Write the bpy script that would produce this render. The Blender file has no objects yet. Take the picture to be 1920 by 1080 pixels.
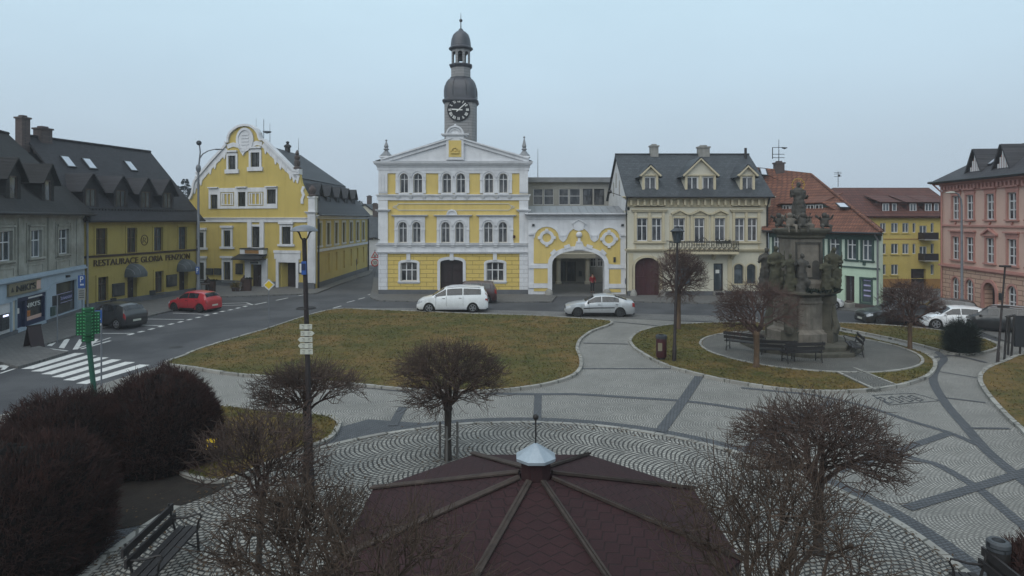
import bpy, math, random
from mathutils import Vector, Matrix
from mathutils.geometry import tessellate_polygon
R = math.radians
rnd = random.Random(11)
SC = bpy.context.scene
COL = SC.collection
# ---- survey model of the place: level camera 6.4 m above the square; photo pixels (1920 x 1080) are turned into ground points
F, CX, HV, H = 1200., 960., 410., 6.4
def G(u, v, z=0.):
    Y = F*(H-z)/(v-HV)
    return Vector(((u-CX)*Y/F, Y, z))
def lerp(a, b, t): return a+(b-a)*t
def interp(tab, x):
    if x <= tab[0][0]: return tab[0][1]
    for (x0, y0), (x1, y1) in zip(tab, tab[1:]):
        if x <= x1: return lerp(y0, y1, (x-x0)/(x1-x0))
    return tab[-1][1]
def spline(pts, closed=True, n=5):
    out = []; N = len(pts); pts = [Vector(p) for p in pts]
    for i in range(N if closed else N-1):
        g = (lambda k: pts[k % N]) if closed else (lambda k: pts[min(max(k, 0), N-1)])
        p0, p1, p2, p3 = g(i-1), g(i), g(i+1), g(i+2)
        for k in range(n):
            t = k/n
            out.append(.5*((2*p1)+(p2-p0)*t+(2*p0-5*p1+4*p2-p3)*t*t+(3*p1-p0-3*p2+p3)*t**3))
    if not closed: out.append(pts[-1])
    return out

# ---------------------------------------------------------------- materials
def newmat(name):
    m = bpy.data.materials.new(name); m.use_nodes = True
    nt = m.node_tree; nt.nodes.clear()
    out = nt.nodes.new('ShaderNodeOutputMaterial'); b = nt.nodes.new('ShaderNodeBsdfPrincipled')
    nt.links.new(b.outputs[0], out.inputs[0])
    return m, nt, b
def put(nt, sock, val):
    if isinstance(val, bpy.types.NodeSocket): nt.links.new(val, sock)
    elif isinstance(val, (tuple, list)) and len(val) == 3 and sock.type == 'RGBA': sock.default_value = (*val, 1)
    else: sock.default_value = val
def nd(nt, typ, ins=None, **props):
    n = nt.nodes.new(typ)
    for k, v in props.items(): setattr(n, k, v)
    for k, v in (ins or {}).items(): put(nt, n.inputs[k], v)
    return n
def mth(nt, op, a, b=0., c=None):
    n = nt.nodes.new('ShaderNodeMath'); n.operation = op
    put(nt, n.inputs[0], a); put(nt, n.inputs[1], b)
    if c is not None: put(nt, n.inputs[2], c)
    return n.outputs[0]
def mix(nt, f, a, b, blend='MIX'):
    n = nt.nodes.new('ShaderNodeMix'); n.data_type = 'RGBA'; n.blend_type = blend
    put(nt, n.inputs[0], f); put(nt, n.inputs[6], a); put(nt, n.inputs[7], b)
    return n.outputs[2]
def ramp(nt, f, lo, hi):
    n = nt.nodes.new('ShaderNodeMapRange'); put(nt, n.inputs[0], f)
    n.inputs[1].default_value = lo; n.inputs[2].default_value = hi
    return n.outputs[0]
def noise(nt, vec, scale, detail=5, rough=.6):
    return nd(nt, 'ShaderNodeTexNoise', {'Vector': vec, 'Scale': scale, 'Detail': detail, 'Roughness': rough}).outputs[0]
def posn(nt, stretch=None):
    p = nt.nodes.new('ShaderNodeNewGeometry').outputs['Position']
    if stretch:
        p = nd(nt, 'ShaderNodeMapping', {0: p, 3: stretch}).outputs[0]
    return p
def finish(nt, b, col, rough, bumpv=None, bump=.2, dist=.02, metal=0., spec=.3):
    put(nt, b.inputs['Base Color'], col); put(nt, b.inputs['Roughness'], rough)
    b.inputs['Metallic'].default_value = metal; b.inputs['Specular IOR Level'].default_value = spec
    if bumpv is not None:
        bn = nd(nt, 'ShaderNodeBump', {'Height': bumpv, 'Strength': bump, 'Distance': dist})
        nt.links.new(bn.outputs[0], b.inputs['Normal'])
def dark(c, f): return tuple(x*f for x in c)
def mat(name, c, c2=None, scale=2.5, rough=.85, bump=.25, bscale=40., stretch=None, metal=0., spec=.3, streak=0., lo=.35, hi=.68, dist=.02):
    """Mottled surface: two tones, fine grain in the bump, optional rain streaks."""
    m, nt, b = newmat(name)
    c2 = c2 or dark(c, .82)
    p = posn(nt, stretch)
    col = mix(nt, ramp(nt, noise(nt, p, scale), lo, hi), c, c2)
    if streak:
        s = noise(nt, posn(nt, (2.2, 2.2, .22)), 1.3, 6, .7)
        col = mix(nt, mth(nt, 'MULTIPLY', ramp(nt, s, .5, .8), streak), col, dark(c2, .45))
    g = noise(nt, p, bscale, 4)
    col = mix(nt, mth(nt, 'MULTIPLY', ramp(nt, g, .35, .75), .25), col, dark(c2, .75))
    finish(nt, b, col, rough, g, bump, dist, metal, spec)
    return m
def brickmat(name, c1, c2, mortar, w, h, ang=0., msize=.012, bump=.5, rough=.85, zs=1., flat=False, var=.5, spec=.3, stain=.35):
    """Courses of slates, tiles or blocks; ang is the plan direction the courses run in."""
    m, nt, b = newmat(name)
    p = posn(nt)
    s = nd(nt, 'ShaderNodeSeparateXYZ', {0: p}).outputs
    x = mth(nt, 'ADD', mth(nt, 'MULTIPLY', s[0], math.cos(ang)), mth(nt, 'MULTIPLY', s[1], math.sin(ang)))
    y = mth(nt, 'SUBTRACT', mth(nt, 'MULTIPLY', s[1], math.cos(ang)), mth(nt, 'MULTIPLY', s[0], math.sin(ang))) if flat else mth(nt, 'MULTIPLY', s[2], zs)
    v = nd(nt, 'ShaderNodeCombineXYZ', {0: x, 1: y}).outputs[0]
    br = nd(nt, 'ShaderNodeTexBrick', {'Vector': v, 'Color1': c1, 'Color2': c2, 'Mortar': mortar, 'Scale': 1., 'Mortar Size': msize,
            'Mortar Smooth': .2, 'Bias': 0., 'Brick Width': w, 'Row Height': h})
    col = mix(nt, mth(nt, 'MULTIPLY', ramp(nt, noise(nt, p, 1.1, 6, .65), .42, .75), stain), br.outputs[0], dark(c2, .5))
    col = mix(nt, mth(nt, 'MULTIPLY', ramp(nt, noise(nt, p, 9., 4), .4, .7), .25), col, dark(c1, .6))
    hgt = mth(nt, 'ADD', mth(nt, 'MULTIPLY', br.outputs[1], -1.), mth(nt, 'MULTIPLY', noise(nt, p, 30.), .4))
    finish(nt, b, col, rough, hgt, bump, .03, 0., spec)
    return m
def cobble(name, c1, c2, mortar, h, w, W, curv, polar=None, gap=.1, ang=0., bump=.8, seam=0.):
    """Setts laid in segmental arcs: bands of width W, rows of height h bowed by curv."""
    m, nt, b = newmat(name)
    p = posn(nt); s = nd(nt, 'ShaderNodeSeparateXYZ', {0: p}).outputs
    wob = noise(nt, p, 2.2, 2)
    if polar:
        dx = mth(nt, 'SUBTRACT', s[0], polar[0]); dy = mth(nt, 'SUBTRACT', s[1], polar[1])
        r = mth(nt, 'SQRT', mth(nt, 'ADD', mth(nt, 'MULTIPLY', dx, dx), mth(nt, 'MULTIPLY', dy, dy)))
        th = mth(nt, 'ARCTAN2', dx, dy)
    else:
        a = mth(nt, 'ADD', mth(nt, 'MULTIPLY', s[0], math.cos(ang)), mth(nt, 'MULTIPLY', s[1], math.sin(ang)))
        r = mth(nt, 'SUBTRACT', mth(nt, 'MULTIPLY', s[1], math.cos(ang)), mth(nt, 'MULTIPLY', s[0], math.sin(ang)))
        r = mth(nt, 'ADD', r, 200.)
    rb = mth(nt, 'DIVIDE', mth(nt, 'ADD', r, mth(nt, 'MULTIPLY', wob, .06)), W)
    i = mth(nt, 'FLOOR', rb)
    l = mth(nt, 'MULTIPLY', mth(nt, 'SUBTRACT', mth(nt, 'SUBTRACT', rb, i), .5), W)
    if polar: a = mth(nt, 'MULTIPLY', th, mth(nt, 'MULTIPLY', mth(nt, 'ADD', i, .5), W))
    t = mth(nt, 'SUBTRACT', a, mth(nt, 'MULTIPLY', mth(nt, 'MULTIPLY', l, l), curv))
    t = mth(nt, 'DIVIDE', mth(nt, 'ADD', t, mth(nt, 'MULTIPLY', wob, .1)), h)
    row = mth(nt, 'FLOOR', t); ft = mth(nt, 'SUBTRACT', t, row)
    q = mth(nt, 'ADD', mth(nt, 'DIVIDE', l, w), mth(nt, 'MULTIPLY', row, .37))
    qi = mth(nt, 'FLOOR', q); fq = mth(nt, 'SUBTRACT', q, qi)
    e1 = mth(nt, 'MULTIPLY', mth(nt, 'MINIMUM', ft, mth(nt, 'SUBTRACT', 1., ft)), 1.)
    e2 = mth(nt, 'MULTIPLY', mth(nt, 'MINIMUM', fq, mth(nt, 'SUBTRACT', 1., fq)), 1.6)
    e = mth(nt, 'MINIMUM', e1, e2)
    e = mth(nt, 'ADD', e, mth(nt, 'MULTIPLY', mth(nt, 'SUBTRACT', noise(nt, p, 25., 3), .5), .1))
    mask = ramp(nt, e, gap*.45, gap*1.5)
    cell = nd(nt, 'ShaderNodeCombineXYZ', {0: row, 1: qi, 2: i}).outputs[0]
    rv = nd(nt, 'ShaderNodeTexWhiteNoise', {'Vector': cell}, noise_dimensions='3D').outputs[0]
    st = mix(nt, rv, c1, c2)
    st = mix(nt, mth(nt, 'MULTIPLY', ramp(nt, noise(nt, p, .4, 8, .72), .42, .64), .6), st, dark(c2, .6))
    col = mix(nt, mask, mortar, st)
    hg = mth(nt, 'ADD', mask, mth(nt, 'MULTIPLY', rv, .35))
    finish(nt, b, col, .62, hg, bump, .025, 0., .35)
    return m
def glassmat(name, c, c2, rough=.06):
    m, nt, b = newmat(name)
    p = posn(nt)
    n = noise(nt, posn(nt, (1., 1., .5)), 1.4, 4)
    put(nt, b.inputs['Base Color'], mix(nt, ramp(nt, n, .42, .66), c, c2))
    put(nt, b.inputs['Roughness'], rough); b.inputs['Specular IOR Level'].default_value = .6
    bn = nd(nt, 'ShaderNodeBump', {'Height': noise(nt, p, 3., 2), 'Strength': .06, 'Distance': .05})
    nt.links.new(bn.outputs[0], b.inputs['Normal'])
    return m
def carpaint(name, c, metal=0., rough=.28):
    m, nt, b = newmat(name)
    p = posn(nt)
    d = ramp(nt, noise(nt, p, 2.5, 6, .7), .45, .8)
    col = mix(nt, mth(nt, 'MULTIPLY', d, .22), c, (.09, .085, .078))
    put(nt, b.inputs['Base Color'], col); put(nt, b.inputs['Roughness'], mth(nt, 'ADD', rough, mth(nt, 'MULTIPLY', d, .2)))
    b.inputs['Metallic'].default_value = metal
    b.inputs['Coat Weight'].default_value = .6; b.inputs['Coat Roughness'].default_value = .08
    return m
def emis(name, c, s):
    m, nt, b = newmat(name)
    put(nt, b.inputs['Base Color'], dark(c, .5)); put(nt, b.inputs['Emission Color'], c); b.inputs['Emission Strength'].default_value = s
    return m

# ---------------------------------------------------------------- mesh builder
class Fac:
    """Plane of a facade: s along it (left to right seen from outside), t height, d outwards."""
    def __init__(self, A, B, z=0.):
        self.A = Vector((A[0], A[1], z)); d = Vector((B[0]-A[0], B[1]-A[1], 0))
        self.L = d.length; self.U = d.normalized(); self.N = Vector((self.U.y, -self.U.x, 0)); self.ang = math.atan2(self.U.y, self.U.x)
    def P(self, s, t, d=0.): return self.A+self.U*s+self.N*d+Vector((0, 0, t))
    def s(self, u):
        k = (u-CX)/F
        return (k*self.A.y-self.A.x)/(self.U.x-k*self.U.y)
    def t(self, u, v):
        return H-(v-HV)*(self.A.y+self.s(u)*self.U.y)/F-self.A.z
    def st(self, u, v): return (self.s(u), self.t(u, v))
    def off(self, d, z=0.):
        a = self.P(0, 0, d); b = self.P(self.L, 0, d); return Fac(a, b, self.A.z+z)
class MB:
    def __init__(self): self.v = []; self.f = []
    def add(self, vs, fs):
        b = len(self.v); self.v += [tuple(p) for p in vs]; self.f += [tuple(i+b for i in f) for f in fs]; return self
    def hexa(self, p): return self.add(p, [(0, 3, 2, 1), (4, 5, 6, 7), (0, 1, 5, 4), (1, 2, 6, 5), (2, 3, 7, 6), (3, 0, 4, 7)])
    def fbox(self, fc, s0, s1, t0, t1, d0, d1):
        P = fc.P
        return self.hexa([P(s0, t0, d1), P(s1, t0, d1), P(s1, t0, d0), P(s0, t0, d0), P(s0, t1, d1), P(s1, t1, d1), P(s1, t1, d0), P(s0, t1, d0)])
    def box(self, x0, x1, y0, y1, z0, z1, M=None):
        p = [Vector(q) for q in ((x0, y0, z0), (x1, y0, z0), (x1, y1, z0), (x0, y1, z0), (x0, y0, z1), (x1, y0, z1), (x1, y1, z1), (x0, y1, z1))]
        return self.hexa([M @ q for q in p] if M else p)
    def quad(self, *p): return self.add(p, [tuple(range(len(p)))])
    def loft(self, rings, close=True, cap=True):
        n = len(rings[0]); vs = [p for r in rings for p in r]; fs = []
        for i in range(len(rings)-1):
            for j in range(n if close else n-1):
                k = (j+1) % n; fs.append((i*n+j, i*n+k, (i+1)*n+k, (i+1)*n+j))
        if cap and close: fs.append(tuple(range(n-1, -1, -1))); fs.append(tuple((len(rings)-1)*n+j for j in range(n)))
        return self.add(vs, fs)
    def tube(self, pts, rs, n=8, cap=True):
        pts = [Vector(p) for p in pts]; rings = []
        if not isinstance(rs, (list, tuple)): rs = [rs]*len(pts)
        for i, p in enumerate(pts):
            d = (pts[min(i+1, len(pts)-1)]-pts[max(i-1, 0)]).normalized()
            a = d.cross(Vector((0, 0, 1)) if abs(d.z) < .9 else Vector((1, 0, 0))).normalized(); b = a.cross(d)
            rings.append([p+(a*math.cos(2*math.pi*k/n)+b*math.sin(2*math.pi*k/n))*rs[i] for k in range(n)])
        return self.loft([r[::-1] for r in rings], True, cap)
    def lathe(self, prof, n=16, c=(0, 0, 0), a0=0., plan=None, sx=1., sy=1.):
        rings = []
        for r, z in prof:
            rg = []
            for k in range(n):
                a = a0+2*math.pi*k/n; q = r*(plan(a) if plan else 1)
                rg.append((c[0]+math.cos(a)*q*sx, c[1]+math.sin(a)*q*sy, c[2]+z))
            rings.append(rg)
        return self.loft(rings)
    def ball(self, c, r, n=10, sx=1, sy=1, sz=1):
        return self.lathe([(r*math.sin(math.pi*max(i, .02)/n if i < n else math.pi*.998), -r*sz*math.cos(math.pi*i/n)) for i in range(n+1)], n+4, c, 0, None, sx, sy)
    def flat(self, polys, P, up=True):
        pl = [[Vector((a, b, 0)) for a, b in q] for q in polys]; pts = [p for q in pl for p in q]
        tr = tessellate_polygon(pl); fs = []
        for t in tr:
            a, b, c = (pts[i] for i in t); A = (b-a).cross(c-a).z
            if abs(A) < 1e-10: continue
            fs.append(t if A > 0 else t[::-1])
        if not up: fs = [f[::-1] for f in fs]
        return self.add([P(p.x, p.y) for p in pts], fs)
    def prism(self, fc, poly, d0, d1, holes=(), back=False, rev=None):
        """Facade-plane polygon with holes, front at d1, sides back to d0; reveals of the holes go back by rev."""
        self.flat([poly]+list(holes), lambda a, b: fc.P(a, b, d1))
        if back: self.flat([poly]+list(holes), lambda a, b: fc.P(a, b, d0), False)
        for q, inn, dd in [(poly, 0, d0)]+[(h, 1, d0 if rev is None else d1-rev) for h in holes]:
            ar = sum(a[0]*b[1]-b[0]*a[1] for a, b in zip(q, q[1:]+q[:1]))
            for a, b in zip(q, q[1:]+q[:1]):
                if (ar < 0) != bool(inn): a, b = b, a
                self.quad(fc.P(*a, d1), fc.P(*a, dd), fc.P(*b, dd), fc.P(*b, d1))
        return self
    def ring(self, fc, pin, pout, d0, d1):
        n = len(pin)
        for i in range(n):
            j = (i+1) % n
            self.hexa([fc.P(*pin[i], d0), fc.P(*pout[i], d0), fc.P(*pout[j], d0), fc.P(*pin[j], d0), fc.P(*pin[i], d1), fc.P(*pout[i], d1), fc.P(*pout[j], d1), fc.P(*pin[j], d1)])
        return self
    def strip(self, fc, pts, w, d0, d1):
        """A moulding of width w along a polyline in the facade plane."""
        P = [Vector((a, b)) for a, b in pts]; L = []; Rr = []
        for i, p in enumerate(P):
            d = (P[min(i+1, len(P)-1)]-P[max(i-1, 0)]).normalized(); n = Vector((-d.y, d.x))*w/2
            L.append(p+n); Rr.append(p-n)
        for i in range(len(P)-1):
            q = [Rr[i], Rr[i+1], L[i+1], L[i]]
            self.hexa([fc.P(a.x, a.y, d0) for a in q]+[fc.P(a.x, a.y, d1) for a in q])
        return self
    def slab(self, pts, th):
        pts = [Vector(p) for p in pts]; n = (pts[1]-pts[0]).cross(pts[2]-pts[0]).normalized()*th
        m = len(pts); lo = [p-n for p in pts]
        self.add(pts+lo, [tuple(range(m)), tuple(range(2*m-1, m-1, -1))]+[(i, m+i, m+(i+1) % m, (i+1) % m) for i in range(m)])
        return self
    def build(self, name, m, parent=None, smooth=None, label=None):
        me = bpy.data.meshes.new(name)
        M = W(parent).inverted() if parent else None
        vs = [M @ Vector(p) for p in self.v] if M else self.v
        me.from_pydata([tuple(p) for p in vs], [], self.f); me.materials.append(m)
        if smooth is not None:
            me.polygons.foreach_set('use_smooth', [True]*len(me.polygons))
            if smooth < 179: me.set_sharp_from_angle(angle=R(smooth))
        me.update()
        o = bpy.data.objects.new(name, me); COL.objects.link(o); o.parent = parent
        if label: o['label'] = label
        return o
def W(o):
    M = o.matrix_basis.copy(); o = o.parent
    while o: M = o.matrix_basis @ M; o = o.parent
    return M
def thing(name, label, cat, loc=(0, 0, 0), rz=0., group=None):
    o = bpy.data.objects.new(name, None); COL.objects.link(o); o.empty_display_size = .3
    o.location = loc; o.rotation_euler = (0, 0, rz); o['label'] = label; o['category'] = cat
    if group: o['group'] = group
    return o
def tag(o, label, cat, group=None):
    o['label'] = label; o['category'] = cat
    if group: o['group'] = group
    return o
def struct(o, kind='structure', label=None):
    o['kind'] = kind
    if label: o['label'] = label
    return o
def copy_tree(o, parent=None):
    c = o.copy(); COL.objects.link(c); c.parent = parent
    for ch in list(o.children): copy_tree(ch, c)
    return c
def rect(s0, s1, t0, t1): return [(s0, t0), (s1, t0), (s1, t1), (s0, t1)]
def arch(s0, s1, t0, t1, rise, n=10):
    if not rise: return rect(s0, s1, t0, t1)
    c = (s0+s1)/2; a = (s1-s0)/2
    return [(s0, t0), (s1, t0)]+[(c+a*math.cos(math.pi*k/n), t1-rise+rise*math.sin(math.pi*k/n)) for k in range(n+1)]
def grow(poly, w):
    """Offset a window outline (convex) outwards by w."""
    n = len(poly); out = []
    for i in range(n):
        p0, p1, p2 = Vector(poly[i-1]), Vector(poly[i]), Vector(poly[(i+1) % n])
        a = (p1-p0).normalized(); b = (p2-p1).normalized()
        na = Vector((a.y, -a.x)); nb = Vector((b.y, -b.x)); m = na+nb
        m = m/max(m.dot(na), .35)
        out.append(tuple(p1+m*w))
    return out
def text(body, name, m, parent, fc, s0, s1, t0, t1, d, ext=.01):
    cu = bpy.data.curves.new(name, 'FONT'); cu.body = body; cu.size = 1.; cu.extrude = ext; cu.align_x = 'LEFT'
    o = bpy.data.objects.new(name, cu); COL.objects.link(o); cu.materials.append(m)
    bpy.context.view_layer.update()
    bb = [Vector(c) for c in o.bound_box]; x0 = min(c.x for c in bb); x1 = max(c.x for c in bb); y0 = min(c.y for c in bb); y1 = max(c.y for c in bb)
    sx = (s1-s0)/(x1-x0); sy = (t1-t0)/(y1-y0)
    M = Matrix.Identity(4)
    for i in range(3):
        M[i][0] = fc.U[i]*sx; M[i][1] = (0, 0, 1)[i]*sy; M[i][2] = fc.N[i]; M[i][3] = (fc.P(s0-x0*sx, t0-y0*sy, d+ext))[i]
    me = bpy.data.meshes.new_from_object(o); bpy.data.objects.remove(o)
    me.transform(W(parent).inverted() @ M if parent else M)
    o = bpy.data.objects.new(name, me); COL.objects.link(o); o.parent = parent
    return o
# ---------------------------------------------------------------- palette
M = {}
M['asphalt'] = mat('asphalt', (.07, .071, .076), (.043, .044, .049), .3, .8, .5, 60, spec=.35, lo=.42, hi=.58)
M['sidewalk'] = brickmat('sidewalk_pavers', (.15, .145, .14), (.11, .108, .105), (.06, .06, .06), .3, .15, 0, .012, .4, .75, flat=True)
M['sett_strip'] = cobble('grey_setts', (.2, .195, .19), (.15, .147, .142), (.06, .058, .055), .14, .15, 1.4, .5, gap=.1)
M['fine'] = cobble('pale_fine_setts', (.375, .358, .325), (.245, .236, .215), (.1, .096, .087), .085, .085, .95, .75, gap=.19, bump=.5, ang=.1)
M['circle'] = cobble('coarse_setts', (.37, .355, .32), (.225, .216, .196), (.036, .034, .032), .13, .12, 1.25, .6, polar=(.26, 12.14), gap=.16, bump=1.)
M['ring'] = cobble('monument_setts', (.2, .19, .168), (.125, .12, .107), (.055, .053, .048), .1, .1, 1.1, .7, gap=.17)
M['band'] = brickmat('dark_setts', (.105, .11, .12), (.075, .08, .088), (.04, .04, .042), .12, .09, .3, .014, .6, .65, flat=True)
M['kerb'] = brickmat('kerb_granite', (.34, .33, .3), (.24, .23, .21), (.08, .08, .07), .9, .9, .5, .03, .4, .8, flat=True, stain=.6)
M['paint'] = mat('road_paint', (.62, .62, .6), (.42, .42, .41), 6., .7, .2, 50, lo=.4, hi=.72)
M['soil'] = None
def grassmat(name, tone):
    m, nt, b = newmat(name)
    p = posn(nt)
    c = mix(nt, ramp(nt, noise(nt, p, .2, 6, .65), .4, .6), (.098*tone, .088*tone, .033), (.155*tone, .104*tone, .044))
    c = mix(nt, ramp(nt, noise(nt, p, .55, 7, .75), .45, .66), c, (.064*tone, .07*tone, .026))
    c = mix(nt, mth(nt, 'MULTIPLY', ramp(nt, noise(nt, p, 2.7, 6, .75), .5, .72), .7), c, (.058, .042, .026))
    finish(nt, b, c, .95, noise(nt, p, 35., 4), .8, .04, spec=.1)
    return m
M['grass'] = grassmat('winter_grass', 1.); M['blade'] = grassmat('grass_blade', 1.2)
YEL = (.56, .36, .09)
M['yellow'] = mat('yellow_render', (.6, .455, .155), (.545, .41, .14), .9, .85, .15, 60, streak=.4)
M['yellow_museum'] = mat('ochre_render', (.5, .385, .115), (.45, .345, .1), .7, .85, .15, 60, streak=.45)
M['yellow_inn'] = mat('mustard_render', (.37, .29, .085), (.32, .25, .075), .7, .88, .2, 60, streak=.5)
M['yellow_block'] = mat('lemon_render', (.5, .385, .12), (.44, .34, .105), .7, .88, .15, 50, streak=.3)
M['orange_plinth'] = mat('orange_render', (.3, .16, .055), (.25, .135, .05), 1., .85, .2)
M['rustic'] = brickmat('rusticated_yellow', (.62, .465, .14), (.575, .43, .13), (.3, .22, .08), 1.1, .36, 0, .02, .8, .85, stain=.12)
M['white'] = mat('white_stucco', (.64, .645, .665), (.525, .53, .55), 1.2, .8, .2, 50, streak=.4)
M['white_rustic'] = brickmat('white_blocks', (.62, .625, .645), (.57, .575, .6), (.38, .385, .4), 1., .36, 0, .016, .6, .8, stain=.12)
M['cream'] = mat('cream_render', (.54, .51, .42), (.48, .455, .375), .8, .85, .2, 50, streak=.25)
M['cream_trim'] = mat('cream_trim', (.5, .44, .31), (.44, .385, .27), 1.5, .85, .2, 50, streak=.3)
M['pink'] = mat('pink_render', (.6, .405, .335), (.535, .36, .3), .8, .85, .2, 50, streak=.2)
M['pink_trim'] = mat('rose_trim', (.46, .235, .2), (.4, .2, .17), 1.5, .85, .2, 50, streak=.25)
M['pink_rustic'] = brickmat('rusticated_pink', (.58, .38, .29), (.53, .35, .265), (.27, .16, .13), 1., .3, R(-97), .03, .8, .85, stain=.2)
M['green'] = mat('mint_render', (.52, .6, .51), (.46, .535, .455), .8, .85, .15, 50, streak=.2)
M['green2'] = mat('green_render', (.48, .6, .47), (.42, .53, .415), .8, .85, .15, 50, streak=.25)
M['green_dark'] = mat('dark_green_paint', (.05, .085, .075), None, 2., .6)
M['old_plaster'] = mat('weathered_plaster', (.35, .345, .305), (.24, .235, .2), 1.1, .92, .4, 40, streak=.6, lo=.38, hi=.62)
M['blue_shop'] = mat('pale_blue_render', (.36, .43, .5), (.3, .365, .43), .8, .85, .15, 50, streak=.3)
M['navy'] = mat('navy_paint', (.02, .03, .075), (.016, .024, .06), 1.5, .5)
M['plinth'] = mat('grey_plinth', (.12, .125, .135), (.085, .088, .095), 1.5, .85, .3)
M['slate'] = brickmat('dark_slates', (.036, .038, .046), (.02, .022, .027), (.01, .01, .013), .3, .16, 0, .012, .7, .6, 1.3)
M['slate_left'] = brickmat('black_slates', (.028, .027, .033), (.016, .016, .02), (.008, .008, .01), .3, .17, R(80), .012, .7, .62, 1.2)
M['slate_old'] = brickmat('brown_black_slates', (.022, .021, .022), (.014, .0135, .014), (.006, .006, .006), .34, .2, R(100), .014, .8, .75, 1.2, stain=.6)
M['slate_grey'] = brickmat('grey_slates', (.068, .075, .083), (.04, .045, .052), (.02, .022, .025), .32, .2, 0, .014, .8, .6, 1.2)
M['tile_red'] = brickmat('orange_tiles', (.24, .098, .06), (.14, .06, .041), (.07, .034, .026), .22, .26, R(-64), .03, .9, .8, 1.1, stain=.65)
M['tile_brown'] = brickmat('brown_red_tiles', (.13, .048, .036), (.085, .033, .027), (.045, .02, .016), .24, .28, 0, .03, .8, .8, 1.1, stain=.5)
M['slate_pink'] = brickmat('grey_purple_slates', (.06, .056, .062), (.038, .036, .042), (.02, .02, .022), .3, .2, R(-97), .014, .8, .6, 1.2)
M['zinc'] = mat('zinc_sheet', (.21, .215, .225), (.15, .155, .165), 1.5, .45, .1, 30, spec=.5)
M['frame_white'] = mat('white_window_paint', (.62, .62, .63), (.54, .54, .55), 3., .5, .05)
M['frame_brown'] = mat('brown_window_paint', (.06, .038, .03), None, 3., .5)
M['frame_dark'] = mat('dark_window_paint', (.028, .03, .034), None, 3., .5)
M['glass'] = glassmat('window_glass', (.02, .022, .028), (.13, .13, .135))
M['glass_dim'] = glassmat('dull_window_glass', (.022, .025, .026), (.075, .075, .07), .15)
M['glass_cool'] = glassmat('shop_glass', (.03, .04, .048), (.1, .12, .14), .08)
M['sky_glass'] = mat('skylight_glass', (.5, .54, .6), (.42, .46, .52), 2., .1, .02, spec=.7)
M['wood_dark'] = mat('dark_door_wood', (.022, .014, .016), (.03, .018, .02), 2., .55, .2, stretch=(1, 1, .2))
M['door_red'] = mat('maroon_door', (.062, .018, .022), (.046, .014, .017), 2., .55, .2)
M['iron'] = mat('black_iron', (.018, .018, .02), (.03, .026, .024), 6., .55, .2)
M['pole_brown'] = mat('dark_brown_pole', (.032, .024, .024), (.022, .018, .018), 4., .5, .15)
M['pole_grey'] = mat('galvanised_steel', (.16, .17, .19), (.11, .12, .135), 3., .45, .1, spec=.5)
M['chimney'] = mat('pale_chimney', (.3, .29, .27), (.2, .195, .18), 2., .9, .3, streak=.5)
M['chimney_brick'] = brickmat('chimney_brick', (.12, .09, .085), (.085, .065, .062), (.05, .045, .045), .26, .09, 0, .012, .5)

# ---------------------------------------------------------------- ground
def sheet(name, px, z, m, fn=None, thick=0., raw=False):
    pts = [Vector(p) if raw else G(p[0], p[1], z) for p in px]
    a = sum(p.x*q.y-q.x*p.y for p, q in zip(pts, pts[1:]+pts[:1]))
    if a < 0: pts = pts[::-1]
    mb = MB(); mb.flat([[(p.x, p.y) for p in pts]], lambda x, y: Vector((x, y, z)))
    if thick:
        for p, q in zip(pts, pts[1:]+pts[:1]):
            mb.quad((p.x, p.y, z-thick), (q.x, q.y, z-thick), (q.x, q.y, z), (p.x, p.y, z))
    return struct(mb.build(name, m)), pts
g = MB(); E = 700.
n = 24
g.add([(-E+2*E*i/n, -60+(E+60)*j/n, 0) for j in range(n+1) for i in range(n+1)], [(j*(n+1)+i, j*(n+1)+i+1, (j+1)*(n+1)+i+1, (j+1)*(n+1)+i) for j in range(n) for i in range(n)])
struct(g.build('ground', M['asphalt']), label='dark asphalt of the streets round the square')
# square paving, flush with the street
sq = [(-900, 1100), (-200, 835), (0, 778), (100, 747), (197, 718), (311, 683), (380, 655), (506, 617), (569, 596), (632, 580), (700, 582), (1000, 592), (1190, 598), (1330, 605), (1560, 607), (1740, 617), (1870, 640), (2100, 640)]
pts = [G(*p, .012) for p in sq]
pts = [Vector((-14, 2, 0))]+[p for p in pts if p.y > 13]+[Vector((50, 2, 0))]
sheet('square_paving', pts, .012, M['fine'], raw=True)
sheet('parking_strip', [(632, 577), (760, 577.5), (1000, 583), (1200, 588), (1420, 594), (1420, 606), (1190, 598), (1000, 592), (740, 584), (640, 581)], .02, M['sett_strip'])
Cc = Vector((.26, 12.14, 0)); CR = 7.95
def ringpts(r, n=96, c=Cc): return [Vector((c.x+r*math.cos(2*math.pi*k/n), c.y+r*math.sin(2*math.pi*k/n), 0)) for k in range(n)]
sheet('round_plaza', ringpts(CR-.1), .018, M['circle'], raw=True)
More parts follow.
